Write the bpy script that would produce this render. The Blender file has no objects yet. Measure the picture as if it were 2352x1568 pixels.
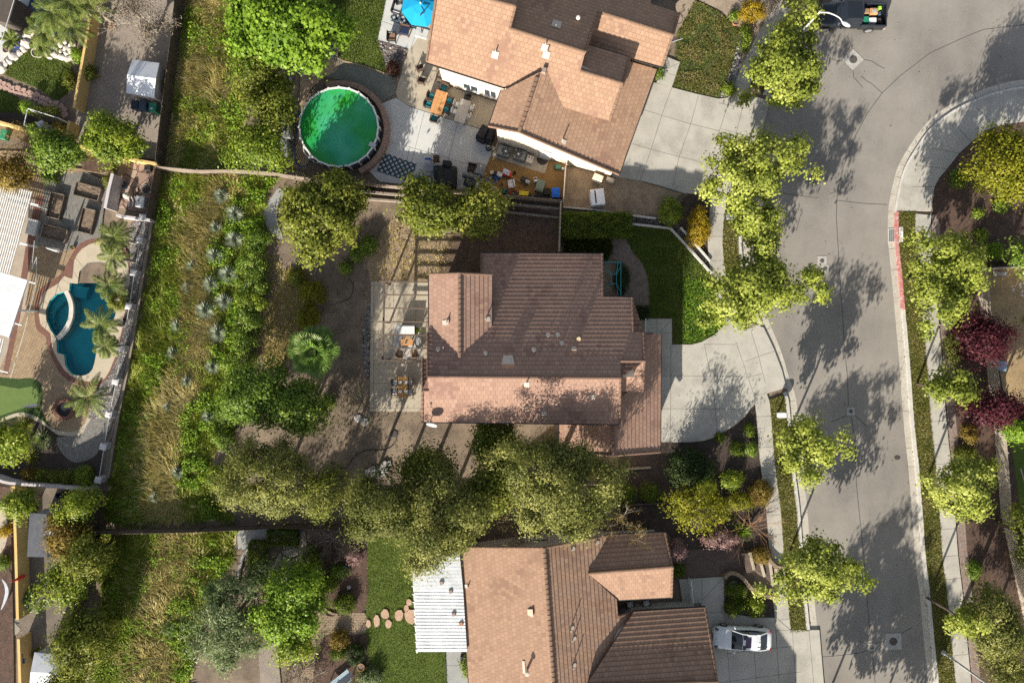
import bpy, bmesh, math, random
import numpy as np
from mathutils import Vector, Matrix
from mathutils.geometry import tessellate_polygon
random.seed(7); RNG = np.random.default_rng(7)
S = bpy.context.scene
COL = S.collection
HC = 56.0; K = 28.0; CX, CY = 1176.0, 784.0
ZL = -2.2                                     # level of the lower lots on the west side
R = math.radians
AZ = R(22.0); EL = R(23.2)                    # sun: shadows run to the north-north-east

def lerp_tab(tab, v):
    if v <= tab[0][0]: return tab[0][1]
    for (a, b), (c, d) in zip(tab, tab[1:]):
        if v <= c: return b + (d-b)*(v-a)/(c-a)
    return tab[-1][1]
FOOT = [(0, 412), (392, 372), (520, 345), (640, 332), (1000, 262), (1200, 226), (1568, 175)]
def gz(px, py):
    """terrain height at a point of the plan: low lots west, a bank, the level street lots"""
    t = (px-lerp_tab(FOOT, py)-8)/150.0
    t = min(1, max(0, t))
    return ZL*(1-t*t*(3-2*t))
def W(px, py, z=None):
    if z is None: z = gz(px, py)
    s = 1-z/HC
    return Vector(((px-CX)/K*s, (CY-py)/K*s, z))
def G(px, py, dz=0.0):
    v = W(px, py); v.z += dz; return v
def gzw(x, y):
    z = 0.0
    for _ in range(4):
        s = 1-z/HC
        z = gz(CX+K*x/s, CY-K*y/s)
    return z
def smooth(pts, n=4, closed=False):
    out = []; N = len(pts)
    rng = range(N if closed else N-1)
    for i in rng:
        g = lambda j: pts[j % N] if closed else pts[min(max(j, 0), N-1)]
        p0, p1, p2, p3 = g(i-1), g(i), g(i+1), g(i+2)
        for k in range(n):
            t = k/n
            out.append(tuple(0.5*((2*b)+(-a+c)*t+(2*a-5*b+4*c-d)*t*t+(-a+3*b-3*c+d)*t**3) for a, b, c, d in zip(p0, p1, p2, p3)))
    if not closed: out.append(tuple(pts[-1]))
    return out
def offset(pts, d):
    """polyline moved sideways by d (positive = to the right of the direction of travel, picture coordinates)"""
    out = []
    for i, p in enumerate(pts):
        a = pts[max(i-1, 0)]; b = pts[min(i+1, len(pts)-1)]
        tx, ty = b[0]-a[0], b[1]-a[1]; l = math.hypot(tx, ty) or 1
        out.append((p[0]-ty/l*d, p[1]+tx/l*d))
    return out
def between(line, y0, y1):
    """part of a mostly vertical polyline between two heights of the plan"""
    pts = [p for p in line if y0 < p[1] < y1]
    def at(y):
        for a, b in zip(line, line[1:]):
            if min(a[1], b[1]) <= y <= max(a[1], b[1]) and a[1] != b[1]:
                t = (y-a[1])/(b[1]-a[1]); return (a[0]+(b[0]-a[0])*t, y)
    up = line[0][1] > line[-1][1]
    e0, e1 = (at(y1), at(y0)) if up else (at(y0), at(y1))
    return ([e0] if e0 else [])+pts+([e1] if e1 else [])

# ------------------------------------------------------------------ materials
MATS = {}
def newmat(name):
    m = bpy.data.materials.new(name); m.use_nodes = True
    nt = m.node_tree; nt.nodes.clear()
    return m, nt, nt.nodes, nt.links
def nd(ns, t, **k):
    n = ns.new(t)
    for a, b in k.items():
        if a.startswith('i_'): n.inputs[a[2:].replace('_', ' ')].default_value = b
        else: setattr(n, a, b)
    return n
def c4(c): return (c[0], c[1], c[2], 1)
def mixc(ns, ls, fac, a, b):
    n = ns.new('ShaderNodeMix'); n.data_type = 'RGBA'
    for s, v in ((0, fac), (6, a), (7, b)):
        if isinstance(v, (int, float)): n.inputs[s].default_value = v
        elif isinstance(v, tuple): n.inputs[s].default_value = c4(v)
        else: ls.new(v, n.inputs[s])
    return n.outputs[2]
def ramp(ns, ls, src, lo, hi):
    n = ns.new('ShaderNodeMapRange'); n.inputs[1].default_value = lo; n.inputs[2].default_value = hi
    ls.new(src, n.inputs[0]); return n.outputs[0]
def noise(ns, ls, vec, scale, detail=4, rough=.6):
    n = nd(ns, 'ShaderNodeTexNoise', i_Scale=scale, i_Detail=detail, i_Roughness=rough)
    ls.new(vec, n.inputs['Vector']); return n.outputs['Fac']
def surf(name, a, b=None, scale=1.2, a2=None, scale2=9, rough=.85, bump=.0, bscale=25, spec=.3, metal=0, patch=None, pscale=.25, lo=.38, hi=.62, plo=.5, phi=.62, stretch=None):
    """plain procedural surface: two noise-mixed tones, a fine third one, an optional tone in large patches"""
    if name in MATS: return MATS[name]
    m, nt, ns, ls = newmat(name)
    geo = ns.new('ShaderNodeNewGeometry'); vec = geo.outputs['Position']
    if stretch:
        mp = ns.new('ShaderNodeMapping'); mp.inputs['Scale'].default_value = stretch; mp.inputs['Rotation'].default_value = (0, 0, 0)
        ls.new(vec, mp.inputs['Vector']); vec = mp.outputs[0]
    col = c4(a)
    p = nd(ns, 'ShaderNodeBsdfPrincipled', i_Roughness=rough, i_Metallic=metal)
    p.inputs['Specular IOR Level'].default_value = spec
    out = a
    if b: out = mixc(ns, ls, ramp(ns, ls, noise(ns, ls, vec, scale), lo, hi), a, b)
    if patch: out = mixc(ns, ls, ramp(ns, ls, noise(ns, ls, geo.outputs['Position'], pscale, 5, .65), plo, phi), out, patch)
    if a2: out = mixc(ns, ls, ramp(ns, ls, noise(ns, ls, vec, scale2, 3), .5, .68), out, a2)
    if isinstance(out, tuple): p.inputs['Base Color'].default_value = c4(out)
    else: ls.new(out, p.inputs['Base Color'])
    if bump:
        bn = nd(ns, 'ShaderNodeBump', i_Strength=bump, i_Distance=.05)
        ls.new(noise(ns, ls, vec, bscale, 4), bn.inputs['Height']); ls.new(bn.outputs[0], p.inputs['Normal'])
    o = ns.new('ShaderNodeOutputMaterial'); ls.new(p.outputs[0], o.inputs[0])
    MATS[name] = m; return m
def brickmat(name, a, b, mortar, bw, rh, ms=.012, off=.5, use_uv=True, rough=.85, bump=.25, rot=0, grime=None, gscale=.5, warp=0):
    if name in MATS: return MATS[name]
    m, nt, ns, ls = newmat(name)
    geo = ns.new('ShaderNodeNewGeometry')
    if use_uv: vec = ns.new('ShaderNodeUVMap').outputs[0]
    else: vec = geo.outputs['Position']
    if rot:
        mp = ns.new('ShaderNodeMapping'); mp.inputs['Rotation'].default_value = (0, 0, rot); ls.new(vec, mp.inputs[0]); vec = mp.outputs[0]
    bt = nd(ns, 'ShaderNodeTexBrick', offset=off, i_Color1=c4(a), i_Color2=c4(b), i_Mortar=c4(mortar), i_Scale=1, i_Bias=0)
    bt.inputs['Mortar Size'].default_value = ms; bt.inputs['Brick Width'].default_value = bw; bt.inputs['Row Height'].default_value = rh
    bt.inputs['Mortar Smooth'].default_value = .3
    ls.new(vec, bt.inputs['Vector'])
    out = bt.outputs['Color']
    if grime: out = mixc(ns, ls, ramp(ns, ls, noise(ns, ls, geo.outputs['Position'], gscale, 6, .7), .55, .72), out, grime)
    fine = ramp(ns, ls, noise(ns, ls, geo.outputs['Position'], 7, 5, .7), .2, .8)
    mm = ns.new('ShaderNodeMix'); mm.data_type = 'RGBA'; mm.blend_type = 'MULTIPLY'; mm.inputs[0].default_value = .35
    ls.new(out, mm.inputs[6]); ls.new(fine, mm.inputs[7]); out = mm.outputs[2]
    p = nd(ns, 'ShaderNodeBsdfPrincipled', i_Roughness=rough); p.inputs['Specular IOR Level'].default_value = .25
    ls.new(out, p.inputs['Base Color'])
    bn = nd(ns, 'ShaderNodeBump', i_Strength=bump, i_Distance=.02); bn.invert = True
    ls.new(bt.outputs['Fac'], bn.inputs['Height']); ls.new(bn.outputs[0], p.inputs['Normal'])
    o = ns.new('ShaderNodeOutputMaterial'); ls.new(p.outputs[0], o.inputs[0])
    MATS[name] = m; return m
def cellmat(name, a, b, c, scale, gap, gapw=.06, rough=.85, bump=.4):
    """irregular stones: voronoi cells of varied tone with a gap colour"""
    if name in MATS: return MATS[name]
    m, nt, ns, ls = newmat(name)
    geo = ns.new('ShaderNodeNewGeometry'); vec = geo.outputs['Position']
    v1 = nd(ns, 'ShaderNodeTexVoronoi', i_Scale=scale); ls.new(vec, v1.inputs['Vector'])
    v2 = nd(ns, 'ShaderNodeTexVoronoi', feature='DISTANCE_TO_EDGE', i_Scale=scale); ls.new(vec, v2.inputs['Vector'])
    sep = ns.new('ShaderNodeSeparateColor'); ls.new(v1.outputs['Color'], sep.inputs[0])
    col = mixc(ns, ls, sep.outputs[0], a, b); col = mixc(ns, ls, ramp(ns, ls, sep.outputs[1], .6, .9), col, c)
    e = ramp(ns, ls, v2.outputs['Distance'], gapw*.5, gapw)
    col = mixc(ns, ls, e, gap, col)
    p = nd(ns, 'ShaderNodeBsdfPrincipled', i_Roughness=rough); p.inputs['Specular IOR Level'].default_value = .25
    ls.new(col, p.inputs['Base Color'])
    bn = nd(ns, 'ShaderNodeBump', i_Strength=bump, i_Distance=.05); ls.new(e, bn.inputs['Height']); ls.new(bn.outputs[0], p.inputs['Normal'])
    o = ns.new('ShaderNodeOutputMaterial'); ls.new(p.outputs[0], o.inputs[0])
    MATS[name] = m; return m
def leafmat(name, a, b, c=None, trans=.35, gloss=.012):
    """leaf colours picked per leaf through the 'tint' attribute"""
    if name in MATS: return MATS[name]
    m, nt, ns, ls = newmat(name)
    at = ns.new('ShaderNodeAttribute'); at.attribute_name = 'tint'
    cr = ns.new('ShaderNodeValToRGB'); cr.color_ramp.elements[0].color = c4(a); cr.color_ramp.elements[1].color = c4(b)
    if c:
        e = cr.color_ramp.elements.new(.5); e.color = c4(b); cr.color_ramp.elements[2].color = c4(c)
    ls.new(at.outputs['Fac'], cr.inputs[0]); gloss = min(gloss, .02)
    d = ns.new('ShaderNodeBsdfDiffuse'); t = ns.new('ShaderNodeBsdfTranslucent'); g = nd(ns, 'ShaderNodeBsdfGlossy', i_Roughness=.45)
    ls.new(cr.outputs[0], d.inputs[0]); ls.new(cr.outputs[0], t.inputs[0])
    mx = nd(ns, 'ShaderNodeMixShader', i_Fac=trans); ls.new(d.outputs[0], mx.inputs[1]); ls.new(t.outputs[0], mx.inputs[2])
    m2 = nd(ns, 'ShaderNodeMixShader', i_Fac=gloss); ls.new(mx.outputs[0], m2.inputs[1]); ls.new(g.outputs[0], m2.inputs[2])
    o = ns.new('ShaderNodeOutputMaterial'); ls.new(m2.outputs[0], o.inputs[0])
    MATS[name] = m; return m
def flat(name, c, rough=.6, metal=0, spec=.4):
    if name in MATS: return MATS[name]
    return surf(name, c, tuple(x*.82 for x in c), scale=3, rough=rough, metal=metal, spec=spec)
def glassy(name, c, rough=.05):
    if name in MATS: return MATS[name]
    m, nt, ns, ls = newmat(name)
    p = nd(ns, 'ShaderNodeBsdfPrincipled', i_Roughness=rough); p.inputs['Base Color'].default_value = c4(c); p.inputs['Specular IOR Level'].default_value = .8
    o = ns.new('ShaderNodeOutputMaterial'); ls.new(p.outputs[0], o.inputs[0]); MATS[name] = m; return m

# ------------------------------------------------------------------ objects
def tag(o, label=None, cat=None, group=None, kind=None):
    if label: o['label'] = label
    if cat: o['category'] = cat
    if group: o['group'] = group
    if kind: o['kind'] = kind
    return o
ORG = {}
def thing(name, label, cat, loc=(0, 0, 0), group=None, rz=0):
    o = bpy.data.objects.new(name, None); COL.objects.link(o); o.location = loc; o.rotation_euler = (0, 0, rz)
    o.empty_display_size = .3
    ORG[o] = Vector(loc)
    return tag(o, label, cat, group)
def link(me, name, parent=None, org=None):
    o = bpy.data.objects.new(name, me); COL.objects.link(o)
    if parent is not None:
        o.parent = parent; ORG[o] = ORG[parent]
    else:
        ORG[o] = Vector(org) if org is not None else Vector((0, 0, 0)); o.location = ORG[o]
    return o
def kids(o): return [c for c in KIDS.get(o, [])]
KIDS = {}
def copytree(o, loc, rz=0, label=None, group=None, scale=1, cat=None):
    ch = {}
    for x in COL.objects:
        if x.parent is not None: ch.setdefault(x.parent, []).append(x)
    def rec(a, p):
        b = a.copy(); COL.objects.link(b)
        if p is not None: b.parent = p
        for c in ch.get(a, []): rec(c, b)
        return b
    r = rec(o, None); r.location = loc; r.rotation_euler = (0, 0, rz); r.scale = (scale,)*3
    ORG[r] = Vector(loc)
    if label: r['label'] = label
    if group: r['group'] = group
    if cat: r['category'] = cat
    return r
class MB:
    """collects shapes in world coordinates, builds them as one mesh object"""
    def __init__(s): s.v = []; s.f = []; s.mi = []; s.cur = 0
    def face(s, pts):
        i = len(s.v); s.v += [tuple(p) for p in pts]; s.f.append(tuple(range(i, i+len(pts)))); s.mi.append(s.cur); return s
    def add(s, vs, fs, m=None):
        i = len(s.v); s.v += [tuple(m @ Vector(p)) if m else tuple(p) for p in vs]
        for f in fs: s.f.append(tuple(i+k for k in f)); s.mi.append(s.cur)
        return s
    def box(s, c, d, rz=0, tilt=None, taper=1.0):
        x, y, z = d[0]/2, d[1]/2, d[2]/2; t = taper
        vs = [(-x, -y, -z), (x, -y, -z), (x, y, -z), (-x, y, -z), (-x*t, -y*t, z), (x*t, -y*t, z), (x*t, y*t, z), (-x*t, y*t, z)]
        m = Matrix.Translation(Vector(c)) @ Matrix.Rotation(rz, 4, 'Z')
        if tilt: m = m @ Matrix.Rotation(tilt[0], 4, 'X') @ Matrix.Rotation(tilt[1], 4, 'Y')
        return s.add(vs, [(3, 2, 1, 0), (4, 5, 6, 7), (0, 1, 5, 4), (1, 2, 6, 5), (2, 3, 7, 6), (3, 0, 4, 7)], m)
    def rbox(s, c, d, r=.05, rz=0, n=3):
        """box with rounded plan corners and a softened top edge"""
        x, y = d[0]/2, d[1]/2; pts = []
        r = min(r, x*.95, y*.95)
        for cx, cy, a0 in ((x-r, y-r, 0), (-x+r, y-r, 90), (-x+r, -y+r, 180), (x-r, -y+r, 270)):
            for k in range(n+1):
                a = R(a0+90*k/n); pts.append((cx+r*math.cos(a), cy+r*math.sin(a)))
        N = len(pts); e = min(.04, d[2]*.3)
        vs = [(p[0], p[1], -d[2]/2) for p in pts]+[(p[0], p[1], d[2]/2-e) for p in pts]+[(p[0]*(1-e/x), p[1]*(1-e/y), d[2]/2) for p in pts]
        fs = [tuple(reversed(range(N))), tuple(range(2*N, 3*N))]
        for b in (0, N):
            for k in range(N): fs.append((b+k, b+(k+1) % N, b+N+(k+1) % N, b+N+k))
        return s.add(vs, fs, Matrix.Translation(Vector(c)) @ Matrix.Rotation(rz, 4, 'Z'))
    def prism(s, pts, z0, z1):
        """vertical prism over a plan polygon; pts are (x, y); z0/z1 numbers or lists"""
        n = len(pts); a = sum(p[0]*q[1]-q[0]*p[1] for p, q in zip(pts, pts[1:]+pts[:1]))
        if a < 0: pts = pts[::-1]; z1 = z1[::-1] if isinstance(z1, list) else z1
        Z1 = z1 if isinstance(z1, list) else [z1]*n
        lo = [(p[0], p[1], z0) for p in pts]; hi = [(p[0], p[1], z) for p, z in zip(pts, Z1)]
        i = len(s.v); s.v += lo+hi
        for k in range(n): s.f.append((i+k, i+(k+1) % n, i+n+(k+1) % n, i+n+k)); s.mi.append(s.cur)
        for t in tessellate_polygon([[Vector((p[0], p[1], 0)) for p in pts]]):
            A, B, C = (Vector(pts[j]) for j in t)
            if (B-A).cross(C-A) < 0: t = (t[0], t[2], t[1])
            s.f.append(tuple(i+n+j for j in t)); s.mi.append(s.cur)
            s.f.append((i+t[2], i+t[1], i+t[0])); s.mi.append(s.cur)
        return s
    def sheet(s, pts3, holes=()):
        rings = [list(pts3)]+[list(h) for h in holes]; allp = [p for r in rings for p in r]
        i = len(s.v); s.v += [tuple(p) for p in allp]
        for t in tessellate_polygon([[Vector((p[0], p[1], 0)) for p in r] for r in rings]):
            A, B, C = (Vector(allp[j]).to_2d() for j in t)
            if (B-A).cross(C-A) < 0: t = (t[0], t[2], t[1])
            s.f.append(tuple(i+j for j in t)); s.mi.append(s.cur)
        return s
    def tube(s, pts, r, n=6, r1=None, cap=True):
        pts = [Vector(p) for p in pts]; N = len(pts); i = len(s.v)
        ref = None
        for k, p in enumerate(pts):
            d = (pts[min(k+1, N-1)]-pts[max(k-1, 0)]).normalized()
            if ref is None: ref = d.orthogonal().normalized()
            ref = (ref-d*ref.dot(d)); ref = ref.normalized() if ref.length > 1e-5 else d.orthogonal().normalized()
            b = d.cross(ref); rr = r if r1 is None else r+(r1-r)*k/max(N-1, 1)
            for j in range(n):
                a = 2*math.pi*j/n; s.v.append(tuple(p+(ref*math.cos(a)+b*math.sin(a))*rr))
        for k in range(N-1):
            for j in range(n):
                s.f.append((i+k*n+j, i+k*n+(j+1) % n, i+(k+1)*n+(j+1) % n, i+(k+1)*n+j)); s.mi.append(s.cur)
        if cap:
            s.f.append(tuple(i+j for j in reversed(range(n)))); s.mi.append(s.cur)
            s.f.append(tuple(i+(N-1)*n+j for j in range(n))); s.mi.append(s.cur)
        return s
    def lathe(s, c, prof, n=16, sx=1, sy=1, rz=0, tilt=None):
        vs = []; fs = []; M = len(prof)
        for r, z in prof:
            for j in range(n):
                a = 2*math.pi*j/n; vs.append((r*math.cos(a)*sx, r*math.sin(a)*sy, z))
        for k in range(M-1):
            for j in range(n): fs.append((k*n+j, k*n+(j+1) % n, (k+1)*n+(j+1) % n, (k+1)*n+j))
        fs.append(tuple(reversed(range(n)))); fs.append(tuple((M-1)*n+j for j in range(n)))
        m = Matrix.Translation(Vector(c)) @ Matrix.Rotation(rz, 4, 'Z')
        if tilt: m = m @ Matrix.Rotation(tilt[0], 4, 'X') @ Matrix.Rotation(tilt[1], 4, 'Y')
        return s.add(vs, fs, m)
    def rock(s, c, r, seed=0, flatz=.6):
        rn = random.Random(seed); bm = bmesh.new(); bmesh.ops.create_icosphere(bm, subdivisions=2, radius=1)
        ax = [Vector((rn.uniform(-1, 1), rn.uniform(-1, 1), rn.uniform(-1, 1))).normalized() for _ in range(7)]
        cut = [rn.uniform(.55, .95) for _ in ax]
        vs = []
        for v in bm.verts:
            p = v.co.copy()
            for a, q in zip(ax, cut):
                d = p.dot(a)
                if d > q: p -= a*(d-q)
            vs.append((p.x*r*rn.uniform(.96, 1.04)+c[0], p.y*r*rn.uniform(.96, 1.04)+c[1], p.z*r*flatz+c[2]))
        fs = [tuple(v.index for v in f.verts) for f in bm.faces]; bm.free()
        return s.add(vs, fs)
    def build(s, name, mats, parent=None, org=None, smooth_=False, uv=None):
        if not isinstance(mats, (list, tuple)): mats = [mats]
        if parent is not None: o0 = ORG[parent]
        else: o0 = Vector(org) if org is not None else Vector((0, 0, 0))
        me = bpy.data.meshes.new(name)
        me.from_pydata([(v[0]-o0.x, v[1]-o0.y, v[2]-o0.z) for v in s.v], [], s.f)
        for m in mats: me.materials.append(m)
        me.polygons.foreach_set('material_index', s.mi)
        if smooth_: me.polygons.foreach_set('use_smooth', [True]*len(s.f))
        if uv:
            l = me.uv_layers.new(name='UVMap'); k = 0
            for f in s.f:
                for j in f: l.data[k].uv = uv[j]; k += 1
        me.update()
        return link(me, name, parent, org)
def one(name, mb, mat, label, cat, group=None, org=None, kind=None, smooth_=False):
    if org is None:
        a = np.array(mb.v); org = ((a[:, 0].min()+a[:, 0].max())/2, (a[:, 1].min()+a[:, 1].max())/2, a[:, 2].min())
    o = mb.build(name, mat, None, org, smooth_); return tag(o, label, cat, group, kind)
def seg(mb, a, b, w, h, up=0):
    """bar of square section from a to b (world)"""
    a = Vector(a); b = Vector(b); d = (b-a); l = d.length; d.normalize()
    sd = Vector((-d.y, d.x, 0)); sd = sd.normalized() if sd.length > 1e-5 else Vector((1, 0, 0)); u = d.cross(sd)*-1
    vs = []
    for p in (a, b):
        for x, y in ((-1, -1), (1, -1), (1, 1), (-1, 1)): vs.append(p+sd*x*w/2+u*y*h/2)
    mb.add(vs, [(3, 2, 1, 0), (4, 5, 6, 7), (0, 1, 5, 4), (1, 2, 6, 5), (2, 3, 7, 6), (3, 0, 4, 7)]); return mb

LAY = [0]
def area(name, poly, mat, label=None, dz=None, joints=(), jw=.03, jm=None, z=None, top=None, kind='structure', uv=False, holes=()):
    """a ground surface: plan polygon laid as a thin sheet (top=None) or a slab with real edges (top=height)"""
    LAY[0] += 1
    e = .006+.0016*LAY[0] if dz is None else dz
    mb = MB(); lvl = (lambda p: G(p[0], p[1], e)) if z is None else (lambda p: W(p[0], p[1], z)+Vector((0, 0, e)))
    P = [lvl(p) for p in poly]
    if top is None: mb.sheet(P, [[lvl(p) for p in h] for h in holes])
    else:
        b = P[0].z-e
        P = [W(p[0], p[1], b+top) for p in poly]; mb.prism([(p.x, p.y) for p in P], b-.05, b+top); e = top
    mats = [mat]
    if joints:
        mats.append(jm or surf('slab joint', (.10, .095, .09), (.16, .15, .14), 3))
        mb.cur = 1
        for ln in joints:
            for a, b in zip(ln, ln[1:]):
                A = W(a[0], a[1], (gz(*a) if z is None else z)+e)+Vector((0, 0, .0008)); B = W(b[0], b[1], (gz(*b) if z is None else z)+e)+Vector((0, 0, .0008))
                d = (B-A); d.z = 0
                if d.length < 1e-4: continue
                d.normalize(); n = Vector((-d.y, d.x, 0))*jw/2
                mb.face([A-n, B-n, B+n, A+n])
    o = mb.build(name, mats)
    return tag(o, label, None, None, kind)
def band(l0, l1): return list(l0)+list(reversed(l1))

# ------------------------------------------------------------------ numpy foliage
def leaves_mesh(name, pos, nrm, size, tint, mat, parent=None, org=None, aspect=.62, droop=None, lobed=False):
    """one leaf-sized quad per position; nrm = leaf normals, size = leaf lengths, tint = 0..1 per leaf"""
    n = len(pos)
    rnd = RNG.normal(size=(n, 3))
    if droop is not None: rnd = rnd*.5+droop
    t = np.cross(nrm, rnd); t /= np.linalg.norm(t, axis=1)[:, None]+1e-9
    b = np.cross(nrm, t)
    L = size[:, None]*.5; Wd = L*aspect
    o0 = np.array(ORG[parent] if parent is not None else (org if org is not None else (0, 0, 0)))
    p = pos-o0
    fold = nrm*L*.25
    if lobed:
        # a broad leaf with five points: hexagon pinched in
        vs = np.stack([p-b*L, p-b*L*.25+t*L*.95+fold, p+b*L*.35+t*L*.6, p+b*L, p+b*L*.35-t*L*.6, p-b*L*.25-t*L*.95+fold], 1); m = 6
    else:
        vs = np.stack([p-b*L, p+t*Wd+fold, p+b*L, p-t*Wd+fold], 1); m = 4
    me = bpy.data.meshes.new(name)
    me.vertices.add(n*m); me.vertices.foreach_set('co', vs.reshape(-1).astype(np.float32))
    me.loops.add(n*m); me.loops.foreach_set('vertex_index', np.arange(n*m, dtype=np.int32))
    me.polygons.add(n); me.polygons.foreach_set('loop_start', np.arange(0, n*m, m, dtype=np.int32))
    me.polygons.foreach_set('loop_total', np.full(n, m, np.int32))
    at = me.attributes.new('tint', 'FLOAT', 'FACE'); at.data.foreach_set('value', np.clip(tint, 0, 1).astype(np.float32))
    me.materials.append(mat); me.update(); me.validate()
    return link(me, name, parent, org)
def unit(v): return v/(np.linalg.norm(v, axis=1)[:, None]+1e-9)
def crown_points(c, r, n_clump, per, spread, lob=.25, low=-.35, hollow=.45, seed=None):
    """leaf positions of a crown: clumps spread through a lobed ellipsoid shell"""
    g = np.random.default_rng(seed if seed is not None else RNG.integers(1 << 30))
    d = unit(g.normal(size=(n_clump*3, 3))); d = d[d[:, 2] > low][:n_clump]; n_clump = len(d)
    az = np.arctan2(d[:, 1], d[:, 0]); ph = g.uniform(0, 6.28, 4)
    k = 1+lob*(.5*np.sin(2*az+ph[0])+.5*np.sin(3*az+ph[1])+.45*np.sin(5*az+ph[2])+.3*np.sin(8*az+ph[3]))
    rad = (hollow+(1-hollow)*g.random(n_clump)**.6)*k
    cl = d*rad[:, None]*np.array(r)
    ct = g.random(n_clump)
    off = g.normal(size=(n_clump*per, 3)); sp_ = spread*np.repeat(.75+.5*g.random(n_clump), per)[:, None]; pos = np.repeat(cl, per, 0)+off*sp_*np.array([1, 1, .65])
    out = np.repeat(unit(d*np.array([1, 1, 1.2])), per, 0)
    nr = unit(unit(off)*.75+out*.45+np.array([0, 0, .55])+g.normal(size=(len(pos), 3))*.4)
    tint = np.repeat(ct, per)*.55+g.random(len(pos))*.45
    return pos+np.array(c), nr, tint, cl+np.array(c)
def limbs(mb, base, top, targets, r0, n=5):
    base = Vector(base); top = Vector(top)
    mid = base.lerp(top, .55)+Vector((random.uniform(-.15, .15), random.uniform(-.15, .15), 0))
    mb.tube([base, mid, top], r0, 7, r0*.6)
    for t in targets:
        t = Vector(t); a = mid.lerp(top, random.uniform(.3, 1))
        m = a.lerp(t, .5)+Vector((random.uniform(-.2, .2), random.uniform(-.2, .2), random.uniform(.0, .3)))
        mb.tube([a, m, t], r0*.42, n, r0*.1, cap=False)
BARK = None
def tree(label, px, py, rx, ry, zc, rz, mat, n=90, per=70, spread=.45, leaf=.22, lob=.25, name='tree', group=None, cat='tree', aspect=.62, lobed=False, trunk=.16, hollow=.4, low=-.35, seed=None, bark='bark', droop=None, z0=None, nl=12):
    """px,py = crown centre in the picture plan, rx,ry = crown half-widths there, zc = crown centre height above the ground"""
    g0 = gz(px, py) if z0 is None else z0
    c = W(px, py, zc+g0); s = (1-(zc+g0)/HC)/K
    base = Vector((c.x, c.y, gzw(c.x, c.y) if z0 is None else z0))
    t = thing(name, label, cat, base, group)
    pos, nr, tint, cl = crown_points(c, (rx*s*.92, ry*s*.92, rz), n, per, spread, lob, low, hollow, seed)
    pos[:, 2] = np.maximum(pos[:, 2], base.z+.05); tint = tint*random.uniform(.75, 1.05)+random.uniform(-.06, .14)
    sz = leaf*(.65+RNG.random(len(pos))*.7)
    leaves_mesh('crown', pos, nr, sz, tint, mat, t, aspect=aspect, lobed=lobed, droop=droop)
    mb = MB(); idx = RNG.choice(len(cl), min(nl, len(cl)), replace=False)
    limbs(mb, base-Vector((0, 0, .1)), c+Vector((0, 0, rz*.15)), [cl[i] for i in idx], trunk)
    mb.build('trunk', MATS[bark], t)
    return t
def shrub(label, px, py, rx, ry, h, mat, n=40, per=60, spread=.16, leaf=.11, lob=.15, name='shrub', group=None, cat='shrub', z0=None, aspect=.6, boxy=False, hollow=.55, seed=None):
    g0 = gz(px, py) if z0 is None else z0
    c = W(px, py, g0+h*.45); s = (1-(h*.45+g0)/HC)/K
    base = Vector((c.x, c.y, g0))
    pos, nr, tint, cl = crown_points(c, (rx*s*.93, ry*s*.93, h*.55), n, per, spread, lob, -.5, hollow, seed)
    if boxy:
        g = np.random.default_rng(seed); m = n*per
        u = g.uniform(-1, 1, (m, 3)); ax = g.integers(0, 5, m)
        for i, (a, sg) in enumerate(((2, 1), (0, 1), (0, -1), (1, 1), (1, -1))): u[ax == i, a] = sg
        pos = np.array(c)+u*np.array([rx*s*.95, ry*s*.95, h*.5])+g.normal(size=(m, 3))*spread*.5; nr = unit(u*.5+g.normal(size=(m, 3))*.6+np.array([0, 0, .6]))
        q = np.floor(pos*2.2).astype(int); tint = .5*(((q[:, 0]*73+q[:, 1]*151+q[:, 2]*31) % 97)/97.)+g.random(m)*.5
    pos[:, 2] = np.maximum(pos[:, 2], g0+.02)
    sz = leaf*(.65+RNG.random(len(pos))*.7)
    o = leaves_mesh(name, pos, nr, sz, tint, mat, None, base, aspect=aspect)
    tag(o, label, cat, group)
    mb = MB()
    for k in range(4):
        a = k*1.6+random.random(); mb.tube([base+Vector((0, 0, -.05)), base+Vector((math.cos(a)*rx*s*.4, math.sin(a)*ry*s*.4, h*.6))], .02+.01*h, 5, .008)
    mb.build('stem', MATS['bark'], o)
    return o
def inpoly(pts, poly):
    x, y = pts[:, 0], pts[:, 1]; r = np.zeros(len(pts), bool); P = np.array(poly); n = len(P)
    for i in range(n):
        x1, y1 = P[i]; x2, y2 = P[(i+1) % n]
        c = ((y1 > y) != (y2 > y)) & (x < (x2-x1)*(y-y1)/((y2-y1) if y2 != y1 else 1e-9)+x1); r ^= c
    return r
def scatter(poly, dens):
    """random plan points in a polygon, dens per square metre"""
    P = np.array(poly, float); lo = P.min(0); hi = P.max(0); A = (hi-lo).prod()/K/K
    pts = lo+RNG.random((int(A*dens), 2))*(hi-lo)
    return pts[inpoly(pts, poly)]
def gz_np(p):
    f = np.interp(p[:, 1], [a for a, _ in FOOT], [b for _, b in FOOT])
    t = np.clip((p[:, 0]-f-8)/150., 0, 1); return ZL*(1-t*t*(3-2*t))
def plan_np(p, z): s = (1-z/HC)[:, None]; return np.concatenate([(p-np.array([CX, CY]))*np.array([1, -1])/K*s, z[:, None]], 1)
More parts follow.
